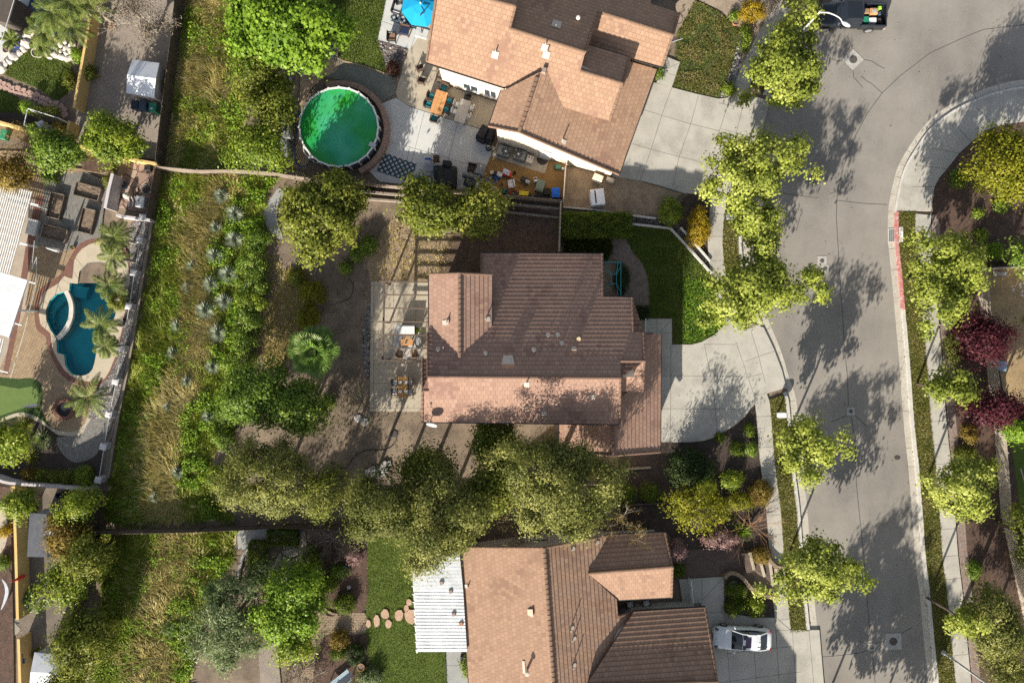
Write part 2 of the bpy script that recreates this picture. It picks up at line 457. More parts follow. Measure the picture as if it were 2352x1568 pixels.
def blades(name, p, hgt, wid, lean, tint, mat, label=None, lean_dir=None, kind='stuff', dz=0.0, base=None):
    """grass: one bent blade (two quads tapering to a point) per plan point"""
    n = len(p); z = gz_np(p)+dz if base is None else np.full(n, base); b = plan_np(p, z)
    a = RNG.uniform(0, 6.283, n) if lean_dir is None else lean_dir+RNG.normal(size=n)*.7
    d = np.stack([np.cos(a), np.sin(a), np.zeros(n)], 1); sd = np.stack([-np.sin(a), np.cos(a), np.zeros(n)], 1)
    h = (hgt*(.6+RNG.random(n)*.8))[:, None]; w = wid if np.isscalar(wid) else wid[:, None]; l = (lean*(.5+RNG.random(n)))[:, None]*h
    up = np.array([0, 0, 1.])
    m1 = b+up*h*.6+d*l*.4; m2 = b+up*h+d*l
    vs = np.stack([b-sd*w/2, b+sd*w/2, m1+sd*w*.4, m2, m1-sd*w*.4], 1); m = 5
    me = bpy.data.meshes.new(name); me.vertices.add(n*m); me.vertices.foreach_set('co', vs.reshape(-1).astype(np.float32))
    me.loops.add(n*m); me.loops.foreach_set('vertex_index', np.arange(n*m, dtype=np.int32))
    me.polygons.add(n); me.polygons.foreach_set('loop_start', np.arange(0, n*m, m, dtype=np.int32)); me.polygons.foreach_set('loop_total', np.full(n, m, np.int32))
    at = me.attributes.new('tint', 'FLOAT', 'FACE'); at.data.foreach_set('value', np.clip(tint, 0, 1).astype(np.float32))
    me.materials.append(mat); me.update()
    o = link(me, name); return tag(o, label, None, None, kind)
def vnoise(p, scale, seed=0):
    """smooth value noise on plan points (0..1)"""
    g = np.random.default_rng(seed); T = g.random((64, 64)); q = p*scale; i = np.floor(q).astype(int); f = q-i; f = f*f*(3-2*f)
    t = lambda a, b: T[a % 64, b % 64]
    x0 = t(i[:, 0], i[:, 1])*(1-f[:, 0])+t(i[:, 0]+1, i[:, 1])*f[:, 0]; x1 = t(i[:, 0], i[:, 1]+1)*(1-f[:, 0])+t(i[:, 0]+1, i[:, 1]+1)*f[:, 0]
    return x0*(1-f[:, 1])+x1*f[:, 1]
PHOLE = smooth([(203, 604), (222, 602), (243, 604), (264, 618), (270, 640), (266, 665), (262, 690), (258, 708), (268, 715), (262, 735), (250, 750), (240, 775), (225, 790), (222, 815), (214, 848), (198, 861), (180, 862), (166, 857), (152, 838), (149, 815), (137, 812)], 2)+[(133, 808), (131, 776), (118, 758), (108, 735), (107, 712), (116, 690), (130, 676), (152, 669), (161, 668), (162, 650), (180, 652), (184, 624)]
# ================================================================== GROUND
M_dirt = surf('dirt', (.18, .137, .10), (.115, .087, .064), .9, (.25, .195, .145), 14, .95, .35, 40, patch=(.235, .178, .125), pscale=.3)
M_conc = surf('concrete', (.42, .395, .345), (.35, .33, .29), .7, (.46, .435, .385), 20, .9, .08, 60, patch=(.27, .25, .215), pscale=.35, plo=.52, phi=.75)
M_conc2 = surf('pale concrete', (.50, .50, .48), (.44, .44, .425), .6, (.56, .56, .54), 18, .9, .06, 60)
M_conc3 = surf('grey concrete', (.30, .30, .285), (.25, .25, .24), .7, (.35, .35, .33), 18, .9, .1, 60)
M_tanconc = surf('tan concrete', (.42, .365, .28), (.36, .31, .235), .8, (.47, .41, .32), 16, .9, .08, 60)
M_asph = surf('asphalt', (.215, .196, .174), (.17, .157, .142), .5, (.255, .233, .207), 30, .92, .12, 90, patch=(.275, .25, .22), pscale=.11, plo=.4, phi=.62, stretch=(1.0, .22, 1))
M_gutter = surf('gutter pan', (.47, .44, .38), (.40, .37, .32), .8, (.35, .30, .24), 5, .9, .08, 50)
M_kerb = surf('kerb concrete', (.55, .53, .49), (.47, .45, .41), 1, (.40, .37, .33), 8, .9, .08, 50)
M_red = surf('red kerb paint', (.48, .13, .125), (.45, .22, .20), 2, (.50, .42, .39), 5, .8, .1, 50)
M_lawn = surf('lawn', (.08, .12, .016), (.10, .14, .022), 1.6, (.06, .09, .013), 16, .95, .8, 30)
M_lawndry = surf('dry lawn', (.075, .085, .028), (.13, .105, .055), .9, (.05, .065, .018), 10, .95, .8, 30, patch=(.17, .13, .075), pscale=.35, plo=.52, phi=.68)
M_strip = surf('parkway grass', (.12, .13, .02), (.09, .10, .016), 1.2, (.16, .13, .035), 14, .95, .8, 30)
M_mulch = surf('bark mulch', (.105, .062, .045), (.06, .038, .03), 2.2, (.19, .13, .10), 22, .98, .9, 30)
M_soil = surf('dark soil', (.062, .045, .038), (.045, .033, .028), 1.5, (.10, .078, .066), 20, .98, .6, 40)
M_tanmulch = surf('golden bark', (.27, .155, .055), (.21, .12, .045), 1.2, (.33, .21, .09), 24, .98, .5, 40)
M_gravel = surf('grey gravel', (.20, .19, .17), (.14, .135, .125), 5, (.33, .31, .28), 26, .95, .9, 34)
M_gravyard = surf('decomposed granite', (.27, .225, .185), (.22, .185, .155), 1.2, (.34, .29, .24), 26, .95, .5, 44)
M_dg = surf('green grey granite', (.17, .175, .15), (.14, .145, .125), 1.2, (.24, .24, .2), 26, .95, .5, 44)
M_sand = surf('sandy soil', (.40, .29, .19), (.30, .21, .135), 1.4, (.47, .36, .25), 14, .97, .5, 40)
M_straw = surf('dry grass ground', (.29, .215, .14), (.22, .16, .105), 2, (.36, .28, .19), 16, .97, .6, 36)
M_river = cellmat('river rock', (.22, .21, .21), (.34, .31, .29), (.15, .135, .125), 5.5, (.05, .045, .04), .12)
M_blackrock = cellmat('dark river rock', (.10, .095, .09), (.17, .155, .14), (.24, .19, .15), 7, (.03, .028, .026), .14)
M_paver = brickmat('tan pavers', (.42, .31, .19), (.33, .235, .145), (.17, .125, .085), .30, .19, .014, use_uv=False, rot=R(-14), bump=.35)
M_redpaver = brickmat('red pavers', (.27, .13, .095), (.20, .098, .075), (.11, .07, .055), .24, .12, .012, use_uv=False, rot=R(35), bump=.35)
M_brownpaver = brickmat('brown pavers', (.175, .125, .10), (.13, .092, .076), (.06, .048, .042), .26, .15, .012, use_uv=False, rot=R(4), bump=.35)
M_flag = cellmat('flagstone', (.34, .23, .18), (.26, .18, .145), (.38, .28, .22), 1.25, (.09, .06, .045), .05)
M_flaggrey = cellmat('grey flagstone', (.22, .20, .175), (.27, .24, .20), (.17, .155, .14), .85, (.04, .035, .03), .04)
M_putt = surf('putting turf', (.115, .17, .045), (.10, .15, .04), 2, (.13, .19, .055), 40, .95, .3, 50)
M_fringe = surf('turf fringe', (.028, .06, .013), (.038, .07, .016), 3, (.05, .085, .02), 20, .95, .8, 40)
surf('bark', (.13, .10, .075), (.085, .065, .05), 6, (.19, .15, .12), 20, .95, .6, 30)
surf('pale bark', (.33, .29, .23), (.24, .21, .17), 6, (.42, .37, .31), 20, .95, .5, 30)

# the terrain: one sheet, low lots on the west side, a bank, level lots by the street
xs = [-9000, -4000, -1500, -600]+list(range(-250, 760, 18))+list(range(760, 2700, 90))+[3200, 4500, 7000, 11000]
ys = [-9000, -4000, -1500, -600]+list(range(-250, 1850, 45))+[2300, 3000, 5000, 9000]
mb = MB(); nx = len(xs)
for y in ys:
    for x in xs: mb.v.append(tuple(G(x, y)))
for j in range(len(ys)-1):
    for i in range(nx-1):
        if 108 < xs[i] < 262 and 605 < ys[j] < 850: continue      # the swimming pool is dug in here
        a = j*nx+i; mb.f.append((a, a+nx, a+nx+1, a+1)); mb.mi.append(0)
tag(mb.build('ground', M_dirt), kind='structure')

# ------------------------------------------------------------------ street
LEFT = smooth([(1890, 1600), (1884, 1540), (1878, 1451), (1866, 1330), (1855, 1176), (1847, 1110), (1837, 1020), (1829, 919), (1812, 866), (1795, 809), (1772, 752), (1750, 697), (1732, 640), (1723, 590), (1721, 545), (1725, 500), (1732, 440), (1738, 400), (1744, 345), (1751, 290), (1762, 255), (1776, 225), (1797, 178), (1823, 125), (1855, 75), (1892, 36), (1945, -2), (2010, -40), (2100, -85)], 3)
RIGHT = smooth([(2135, 1600), (2121, 1464), (2112, 1367), (2102, 1284), (2095, 1185), (2086, 1072), (2081, 1029), (2073, 944), (2067, 856), (2061, 784), (2052, 685), (2046, 620), (2041, 572), (2039, 540), (2040, 485), (2046, 445), (2055, 405), (2066, 375), (2083, 345), (2123, 288), (2178, 243), (2236, 214), (2293, 194), (2352, 183), (2450, 176)], 3)
seam = [[(2370, 55), (2260, 68), (2217, 85), (2136, 122), (2068, 174), (2026, 214), (1991, 262), (1965, 312), (1936, 385), (1923, 442), (1921, 500), (1925, 567), (1929, 640), (1935, 720), (1939, 790), (1946, 860), (1949, 932)], [(1955, 955), (1964, 1010), (1967, 1110), (1974, 1180), (1984, 1276), (1992, 1381), (2000, 1471)], [(2003, 1494), (2010, 1570), (2012, 1600)]]
cracks = [[(1947, 83), (1957, 110)], [(1904, 133), (1922, 140), (1934, 139)], [(1984, 137), (2003, 141), (2020, 152), (2032, 158)], [(1959, 161), (1961, 178), (1972, 190), (1982, 202)], [(1978, 175), (1992, 187), (2003, 193), (2026, 214)], [(1944, 953), (1925, 963), (1908, 969)], [(1963, 953), (1976, 965), (1990, 979)], [(1886, 1508), (1930, 1504), (1980, 1498), (1994, 1490)], [(2010, 1478), (2030, 1471)], [(1972, 1470), (1990, 1479)], [(2070, 1454), (2095, 1440)], [(1735, 428), (1810, 446), (1880, 455)], [(1921, 460), (1980, 467), (2038, 470)], [(1905, 445), (1921, 440)]]
area('road', list(reversed(LEFT))[:0]+LEFT+[(2460, -200), (2460, 176)]+list(reversed(RIGHT)), M_asph, joints=seam+cracks, jw=.06, dz=.004, jm=surf('crack sealer', (.07, .068, .065), (.10, .095, .09), 4, rough=.7))
LAY[0] = 4
def gutterband(line, sgn, name='gutter'):
    area(name, band(line, offset(line, sgn*17)), M_gutter, dz=.010, joints=[[line[i], offset(line, sgn*17)[i]] for i in range(3, len(line)-2, 3)]+[offset(line, sgn*16)], jw=.035, jm=surf('gutter grime', (.12, .075, .05), (.30, .25, .2), 1.3, lo=.45, hi=.55))
gutterband(LEFT, -1); gutterband(RIGHT, 1)
def kerb(line, sgn, ranges, d0=17, d1=25):
    mb = MB()
    for y0, y1, mi in ranges:
        seg_ = between(line, y0, y1); a = offset(seg_, sgn*d0); b = offset(seg_, sgn*d1); mb.cur = mi
        for p, q, r_, s_ in zip(a, a[1:], b[1:], b):
            P = [W(*t, .15) for t in (p, q, r_, s_)]; mb.prism([(v.x, v.y) for v in P], -.02, .15)
    tag(mb.build('kerb', [M_kerb, M_red]), kind='structure')
kerb(LEFT, -1, [(440, 738, 0), (893, 1446, 0), (60, 225, 0)])
kerb(RIGHT, 1, [(713, 1600, 0), (484, 713, 1)])
kerb(RIGHT, 1, [(178, 484, 0)], 15, 20)
def strip(line, sgn, y0, y1, d0, d1, name, mat, top=.13, jn=None):
    s_ = between(line, y0, y1); a = offset(s_, sgn*d0); b = offset(s_, sgn*d1)
    j = []
    if jn:
        acc = 0
        for i in range(1, len(a)):
            acc += math.dist(a[i], a[i-1])
            if acc > jn: acc = 0; j.append([a[i], b[i]])
    return area(name, band(a, b), mat, top=top, joints=j, jw=.035)
PARK = []
for sg, ln, y0, y1, d0, d1 in ((-1, LEFT, 452, 736, 25, 61), (-1, LEFT, 897, 1446, 25, 61), (-1, LEFT, 60, 222, 25, 61), (1, RIGHT, 485, 1600, 25, 63)):
    strip(ln, sg, y0, y1, d0, d1, 'grass_verge', M_strip, .125)
    s_ = between(ln, y0, y1); PARK.append(band(offset(s_, sg*d0), offset(s_, sg*d1)))
# pavements
strip(LEFT, -1, -60, 300, 61, 95, 'pavement', M_conc, .13, 40)
strip(LEFT, -1, 300, 760, 61, 95, 'pavement', M_conc, .13, 42)
strip(LEFT, -1, 880, 1600, 61, 94, 'pavement', M_conc, .13, 42)
strip(RIGHT, 1, 484, 1600, 63, 99, 'pavement', M_conc, .13, 42)
ro = [(2066, 484), (2140, 484), (2142, 454), (2147, 429), (2158, 408), (2178, 385), (2203, 352), (2231, 327), (2271, 297), (2306, 287), (2352, 281), (2450, 278)]
ri = between(offset(RIGHT, 20), 170, 484)
area('pavement', ro+list(reversed(ri)), M_conc, top=.135, joints=[[(2092, 484-55), (2147, 429)], [(2104, 380), (2178, 388)], [(2140, 340), (2203, 352)], [(2190, 280), (2231, 327)], [(2240, 245), (2290, 292)]], jw=.035)

# ------------------------------------------------------------------ main property
drive = [(1517, 760), (1543, 791), (1590, 791), (1612, 785), (1640, 769), (1668, 744), (1688, 735), (1722, 738), (1754, 752), (1777, 800), (1796, 850), (1806, 890), (1765, 902), (1731, 930), (1709, 958), (1690, 975), (1660, 992), (1640, 1004), (1615, 1012), (1585, 1015), (1500, 1015), (1480, 900)]
area('driveway', smooth(drive[:1])+drive, M_conc, top=.14, joints=[[(1541, 760), (1540, 1015)], [(1618, 790), (1640, 905), (1648, 1000)], [(1517, 863), (1710, 864)], [(1517, 938), (1716, 940)], [(1690, 784), (1711, 845), (1731, 905), (1736, 925)], [(1711, 830), (1752, 815), (1781, 806)], [(1718, 866), (1750, 858)], [(1730, 909), (1762, 902)], [(1616, 790), (1690, 791)], [(1725, 760), (1741, 812), (1758, 880)]], jw=.035)
area('path', [(1455, 732), (1543, 732), (1543, 795), (1500, 795), (1500, 764), (1455, 764)], M_conc, top=.142, joints=[[(1509, 732), (1509, 764)], [(1515, 764), (1542, 735)], [(1517, 764), (1543, 764)]])
LAWN_A = smooth([(1440, 517), (1500, 522), (1540, 527), (1585, 575), (1633, 630), (1640, 660), (1652, 700), (1666, 742), (1640, 768), (1612, 784), (1590, 790), (1545, 790), (1545, 731), (1500, 731), (1488, 715), (1491, 690), (1488, 640), (1475, 605), (1452, 575), (1437, 545)], 2, True)
area('lawn', LAWN_A, M_lawn)
area('flower_bed', smooth([(1405, 545), (1435, 540), (1450, 575), (1475, 605), (1488, 640), (1491, 690), (1485, 722), (1455, 725), (1450, 690), (1430, 690), (1428, 605), (1395, 590)], 2, True), surf('bed bark', (.20, .155, .125), (.14, .105, .085), 2, (.30, .24, .2), 20, .97, .6, 36))
area('gravel_bed', [(1413, 492), (1506, 503), (1565, 523), (1632, 600), (1633, 627), (1541, 524), (1446, 513)], M_blackrock)
area('mulch_bed', smooth([(1517, 1016), (1585, 1017), (1640, 1006), (1690, 977), (1732, 928), (1738, 985), (1745, 1060), (1751, 1113), (1752, 1160), (1640, 1170), (1500, 1165), (1420, 1150), (1425, 1050)], 2, True), M_soil)
area('patio', [(852, 647), (992, 647), (992, 945), (849, 945)], M_tanconc, top=.06, joints=[[(859, 647), (858, 945)], [(880, 647), (880, 826)], [(852, 739), (880, 739)], [(852, 656), (985, 656)], [(852, 826), (990, 826)], [(850, 880), (990, 880)], [(850, 937), (990, 937)], [(928, 656), (928, 945)], [(904, 656), (904, 739)], [(955, 656), (955, 739)]])
area('gravel_edge', smooth([(853, 690), (850, 760), (849, 830), (847, 870), (838, 850), (830, 790), (838, 730)], 2, True), M_river)
DRY_A = [(905, 500), (960, 520), (1020, 540), (1050, 545), (1010, 645), (850, 648), (862, 560)]
area('dry_lawn', smooth(DRY_A, 2, True), M_straw)
area('bare_soil', smooth([(1035, 545), (1160, 470), (1285, 500), (1282, 580), (1105, 580), (1105, 628), (1010, 640)], 2, True), surf('dark dirt', (.12, .08, .055), (.085, .055, .04), 1.4, (.17, .125, .09), 14, .97, .6, 36))
DRY_B = smooth([(668, 610), (700, 640), (712, 720), (690, 790), (660, 830), (625, 850), (605, 830), (612, 760), (630, 690), (650, 640)], 2, True)
area('dry_slope', DRY_B, M_straw)
cp = smooth([(640, 432), (652, 440), (654, 450), (644, 462), (637, 482), (637, 505), (643, 525), (650, 547), (636, 547), (618, 530), (610, 510), (607, 486), (615, 465), (630, 445)], 3, True)
area('path', cp, M_conc3)
# ------------------------------------------------------------------ house with the green pool
LAWN_B = [(700, -40), (893, -40), (888, -8), (867, 92), (893, 172), (777, 135), (772, 60)]
area('lawn', LAWN_B, M_lawn)
area('rock_bed', smooth([(745, 60), (772, 62), (777, 100), (777, 136), (738, 140), (735, 100)], 2, True), M_river)
area('rock_bed', [(866, 93), (938, 113), (912, 176), (893, 172)], surf('stony mulch', (.13, .10, .09), (.09, .07, .062), 3, (.32, .29, .28), 22, .95, .8, 30))
area('granite_path', smooth([(776, 136), (835, 153), (894, 173), (910, 180), (909, 215), (873, 238), (850, 212), (820, 192), (780, 184), (742, 176)], 1, True), M_dg)
area('sandy_ground', smooth([(702, 150), (740, 138), (778, 140), (770, 165), (745, 178), (715, 205), (690, 245), (686, 200)], 2, True), M_sand)
area('patio', [(895, -40), (1010, -40), (1000, 30), (943, 112), (937, 114), (867, 93)], M_conc2, top=.03, joints=[[(880, 50), (940, 72)], [(950, 20), (1000, 38)], [(943, 112), (985, -5)]])
area('patio', smooth([(943, 100), (990, 20), (1005, 140)], 1)+[(1000, 188), (1140, 234), (1136, 306), (1099, 295), (942, 245), (914, 227), (909, 213), (914, 195)], M_tanconc, top=.028, joints=[[(1099, 295), (942, 245)], [(985, 205), (970, 252)], [(910, 165), (985, 190)]])
area('patio', [(873, 239), (910, 225), (914, 228), (942, 246), (1099, 296), (1136, 307), (1133, 328), (1127, 359), (1112, 400), (1106, 438), (1030, 434), (931, 424), (872, 417), (846, 392), (872, 372), (886, 330), (885, 280)], M_conc2, top=.026, joints=[[(975, 256), (941, 390)], [(1052, 281), (1030, 365), (1020, 400)], [(883, 322), (941, 338), (1000, 355), (1110, 388)], [(941, 338), (925, 424)]])
area('concrete_pad', [(1127, 359), (1143, 325), (1262, 368), (1251, 399)], M_tanconc, top=.05)
area('bark_ground', [(1126, 360), (1251, 399), (1262, 368), (1312, 384), (1296, 465), (1240, 460), (1105, 446), (1112, 400)], M_tanmulch)
area('rock_strip', [(1105, 446), (1180, 440), (1292, 454), (1292, 466), (1170, 456)], M_blackrock)
area('driveway', [(1460, 178), (1543, 201), (1600, 216), (1650, 227), (1678, 224), (1735, 222), (1768, 232), (1754, 290), (1744, 345), (1736, 400), (1728, 440), (1640, 442), (1597, 446), (1565, 442), (1510, 424), (1472, 415), (1380, 400)], M_conc, top=.136, joints=[[(1543, 201), (1520, 265), (1495, 345), (1470, 415)], [(1604, 220), (1585, 290), (1560, 360), (1545, 430)], [(1478, 252), (1520, 265), (1580, 283), (1652, 301)], [(1452, 330), (1495, 343), (1560, 360), (1610, 372)], [(1678, 224), (1665, 262), (1652, 302), (1635, 380)], [(1712, 222), (1695, 290), (1675, 380)], [(1652, 237), (1720, 250)], [(1656, 296), (1745, 320)]], jw=.035)
area('path', [(1508, 190), (1520, 150), (1532, 131), (1562, 143), (1543, 201)], M_conc, top=.138, joints=[[(1522, 165), (1551, 174)], [(1524, 160), (1561, 145)]])
LAWN_C = smooth([(1597, 2), (1625, 14), (1652, 30), (1677, 55), (1699, 72), (1697, 105), (1683, 145), (1663, 200), (1650, 226), (1630, 222), (1545, 201), (1562, 143), (1551, 130), (1552, 82), (1562, 67), (1577, 37), (1586, 18)], 1, True)
area('lawn', LAWN_C, M_lawndry)
area('rock_edge', smooth([(1697, 68), (1710, 70), (1711, 100), (1702, 150), (1680, 205), (1672, 226), (1651, 227), (1664, 200), (1684, 145), (1698, 105)], 2, True), M_river)
area('dry_ground', [(1550, 10), (1600, -30), (1900, -40), (1880, -5), (1840, 55), (1790, 130), (1740, 215), (1680, 224), (1700, 150), (1712, 72), (1690, 60), (1655, 25), (1600, 0), (1575, 40), (1560, 68)], surf('pale dirt', (.33, .26, .19), (.24, .185, .135), 1, (.42, .35, .27), 14, .97, .5, 40))
area('side_yard', [(1298, 388), (1312, 384), (1425, 404), (1470, 417), (1565, 445), (1540, 470), (1505, 498), (1293, 478)], surf('side dirt', (.30, .225, .15), (.22, .16, .105), 1.2, (.38, .30, .21), 16, .97, .5, 40, patch=(.18, .125, .08), pscale=.5, plo=.55, phi=.68))
area('mulch_bed', smooth([(1560, 470), (1585, 445), (1626, 438), (1624, 520), (1627, 596), (1570, 525), (1540, 500)], 2, True), M_soil)
# ------------------------------------------------------------------ bottom house
area('driveway', [(1560, 1330), (1662, 1324), (1664, 1405), (1735, 1418), (1782, 1418), (1815, 1446), (1882, 1446), (1895, 1600), (1600, 1600)], M_conc, top=.15, joints=[[(1664, 1405), (1666, 1440), (1680, 1600)], [(1560, 1405), (1664, 1405)], [(1728, 1440), (1740, 1600)], [(1780, 1418), (1790, 1568)], [(1780, 1446), (1815, 1446)], [(1670, 1500), (1820, 1483)], [(1650, 1567), (1840, 1542)], [(1612, 1325), (1613, 1405)], [(1785, 1475), (1782, 1446)], [(1613, 1378), (1662, 1326)], [(1858, 1446), (1872, 1600)], [(1820, 1446), (1830, 1600)]], jw=.035)
area('paved_court', [(1570, 1262), (1620, 1258), (1700, 1265), (1708, 1318), (1662, 1325), (1568, 1332)], M_brownpaver)
steps = [[(1700, 1268), (1722, 1268), (1732, 1308), (1714, 1313)], [(1722, 1268), (1742, 1274), (1756, 1324), (1734, 1308)], [(1742, 1274), (1768, 1290), (1776, 1345), (1756, 1324)], [(1768, 1290), (1782, 1305), (1782, 1366), (1776, 1345)]]
tS = thing('garden_steps', 'curved brown paver steps climbing from the pavement to the bottom house', 'steps', G(1740, 1310))
for i, q in enumerate(steps):
    mb = MB(); P = [W(*p, .22-.02*i) for p in q]; mb.prism([(v.x, v.y) for v in P], 0, .50-.10*i); mb.build('step', M_brownpaver, tS)
    mb = MB(); seg(mb, W(*q[1], .52-.10*i), W(*q[2], .52-.10*i), .22, .06); mb.build('step_nosing', M_tanconc, tS)
def lowwall(name, line, w, h, mat, label, cat='wall', group=None, base=None):
    mb = MB()
    a = offset(line, -w*K/2); b = offset(line, w*K/2)
    for p, q, r_, s_ in zip(a, a[1:], b[1:], b):
        z0 = gz(*p) if base is None else base
        P = [W(*t, z0+h*.5) for t in (p, q, r_, s_)]; mb.prism([(v.x, v.y) for v in P], z0-.05, z0+h)
    return one(name, mb, mat, label, cat, group)
M_wallblock = brickmat('tan wall blocks', (.36, .27, .18), (.29, .215, .145), (.14, .105, .075), .35, .2, .02, use_uv=False)
lowwall('garden_wall', smooth([(1735, 1268), (1755, 1275), (1770, 1290), (1782, 1300), (1800, 1303)], 4), .3, .55, M_wallblock, 'tan block wall curving along the upper side of the paver steps')
lowwall('garden_wall', smooth([(1663, 1326), (1668, 1318), (1680, 1314), (1695, 1318), (1708, 1330), (1725, 1350), (1745, 1362), (1782, 1372)], 4), .3, .5, M_wallblock, 'brown block wall curving below the paver steps round a planting bed')
area('planting_bed', smooth([(1666, 1328), (1680, 1318), (1706, 1334), (1726, 1354), (1780, 1376), (1779, 1416), (1735, 1416), (1667, 1404)], 1, True), M_soil)
area('front_bed', smooth([(1420, 1160), (1560, 1160), (1752, 1160), (1772, 1170), (1775, 1300), (1740, 1262), (1620, 1256), (1545, 1265), (1540, 1225), (1420, 1225)], 1, True), M_soil)
LAWN_D = [(845, 1235), (960, 1235), (960, 1490), (1023, 1490), (1027, 1600), (790, 1600), (840, 1480)]
area('lawn', LAWN_D, M_lawn)
area('path', [(1023, 1480), (1080, 1480), (1085, 1600), (1028, 1600)], M_conc3, top=.03, joints=[[(1024, 1528), (1080, 1526)]])
area('planting_bed', smooth([(735, 1300), (750, 1240), (830, 1240), (845, 1300), (840, 1400), (775, 1410), (738, 1370)], 2, True), M_mulch)
area('planting_bed', smooth([(745, 1460), (770, 1455), (842, 1455), (835, 1600), (715, 1600), (728, 1520)], 2, True), M_mulch)
area('brick_path', smooth([(735, 1310), (726, 1340), (735, 1385), (752, 1412), (775, 1412), (838, 1405), (840, 1452), (770, 1454), (745, 1460), (728, 1500), (712, 1600), (690, 1600), (700, 1500), (722, 1450), (735, 1435), (722, 1400), (712, 1350), (722, 1300)], 2, True), M_wallblock)
area('flagstone_terrace', smooth([(670, 1200), (702, 1215), (706, 1260), (690, 1300), (700, 1345), (670, 1350), (600, 1330), (600, 1295), (630, 1290), (650, 1260)], 1, True), M_flaggrey)
area('concrete_terrace', [(545, 1205), (690, 1197), (670, 1215), (620, 1238), (575, 1262), (548, 1260)], M_conc3)
area('dirt_path', [(595, 1490), (635, 1470), (650, 1600), (600, 1600)], M_gravyard)
# ------------------------------------------------------------------ lots to the west (lower level)
area('paver_patio', smooth([(-60, 345)], 1)+[(-60, 345), (60, 348), (130, 380), (200, 390), (262, 385), (262, 410), (240, 400), (195, 395), (150, 400), (120, 400), (108, 470), (80, 560), (160, 575), (225, 548), (245, 560), (290, 570), (290, 640), (262, 870), (250, 960), (200, 1005), (150, 990), (60, 960), (-60, 960)], M_paver, holes=[PHOLE])
area('gravel_ground', smooth([(112, 400), (200, 396), (252, 420), (240, 480), (232, 550), (205, 560), (160, 575), (78, 562), (95, 480)], 1, True), M_gravel)
area('concrete_floor', [(-60, 430), (85, 460), (78, 560), (60, 720), (-10, 870), (-60, 870)], surf('patio slab', (.36, .30, .24), (.30, .25, .2), 1, (.42, .36, .29), 16, .9, .1, 50))
area('paver_border', [(85, 450), (105, 452), (80, 560), (62, 650), (48, 730), (20, 860), (8, 860), (40, 700), (62, 560)], M_redpaver)
deck = smooth([(225, 556), (258, 562), (285, 580), (300, 640), (288, 720), (275, 790), (262, 830), (243, 868), (215, 876), (180, 870), (150, 850), (122, 800), (118, 765), (95, 745), (92, 700), (105, 670), (135, 652), (150, 634), (168, 640), (172, 600), (190, 572)], 2, True)
area('paver_border', smooth([(224, 548), (262, 554), (295, 580), (300, 650), (285, 760), (270, 840), (250, 878), (212, 888), (172, 880), (138, 855), (112, 800), (106, 772), (85, 755), (82, 695), (98, 660), (140, 632), (158, 600), (185, 560)], 2, True), M_redpaver, holes=[PHOLE])
area('pool_deck', deck, surf('cream deck', (.45, .385, .29), (.40, .34, .255), 1.2, (.50, .43, .33), 20, .9, .06, 50), holes=[PHOLE], joints=[[(160, 612), (180, 640)], [(172, 590), (192, 615)], [(133, 653), (140, 668)], [(100, 690), (112, 700)], [(94, 745), (108, 738)], [(140, 640), (165, 655)]])
area('putting_fringe', smooth([(-60, 860), (0, 866), (45, 870), (72, 868), (95, 880), (100, 910), (98, 945), (115, 975), (120, 985), (90, 962), (50, 955), (0, 975), (-60, 1000)], 2, True), M_fringe)
area('putting_green', smooth([(-60, 880), (0, 884), (45, 892), (75, 887), (90, 905), (84, 930), (60, 935), (0, 955), (-60, 975)], 2, True), M_putt)
area('paver_border', band(smooth([(-20, 985), (20, 962), (55, 955), (85, 965), (115, 990), (150, 1000), (185, 998), (205, 975), (210, 960)], 3), smooth([(-20, 975), (20, 954), (55, 947), (88, 957), (118, 980), (150, 990), (180, 988), (197, 970), (202, 958)], 3)), M_tanconc)
area('planting_bed', smooth([(-60, 1000), (20, 965), (60, 958), (95, 970), (130, 995), (135, 1020), (165, 1055), (232, 1015), (236, 1110), (140, 1108), (-60, 1085)], 1, True), M_soil)
area('gravel_fan', smooth([(132, 1005), (150, 1002), (190, 998), (210, 962), (262, 960), (246, 1000), (232, 1028), (215, 1050), (185, 1060), (165, 1058), (140, 1035)], 2, True), M_gravel)
area('rock_bed', [(320, 500), (345, 508), (322, 650), (305, 760), (288, 860), (268, 960), (205, 960), (225, 890), (250, 868), (268, 830), (285, 760), (300, 660), (300, 570), (298, 520)], M_river)
area('concrete_slab', [(316, 722), (349, 726), (346, 770), (335, 800), (305, 795)], M_conc3, top=.05)
area('flagstone_patio', [(290, 375), (362, 375), (350, 480), (345, 492), (275, 478)], M_flag)
area('gravel_yard', [(250, -60), (412, -60), (400, 130), (385, 250), (368, 368), (300, 362), (180, 340), (172, 290), (190, 210), (215, 100)], M_gravyard)
area('concrete_patio', [(-60, -60), (110, -60), (60, 60), (85, 68), (70, 90), (30, 130), (-60, 165)], M_conc2, top=.03, joints=[[(0, 92), (12, 96)], [(20, 36), (62, 50)]])
LAWN_E = smooth([(62, 118), (85, 110), (115, 118), (150, 133), (165, 150), (168, 185), (155, 215), (130, 232), (90, 205), (12, 172), (25, 150)], 1, True)
area('lawn', LAWN_E, M_lawn, dz=.06)
LAWN_F = smooth([(-60, 195), (0, 200), (40, 225), (60, 240), (52, 262), (0, 260), (-60, 255)], 1, True)
area('lawn', LAWN_F, M_lawn, dz=.06)
area('planting_bed', [(-60, 255), (55, 262), (100, 280), (165, 285), (150, 320), (0, 275), (-60, 262)], M_soil)
area('planting_bed', smooth([(172, 365), (240, 365), (285, 385), (270, 392), (235, 398), (195, 392)], 1, True), M_mulch)
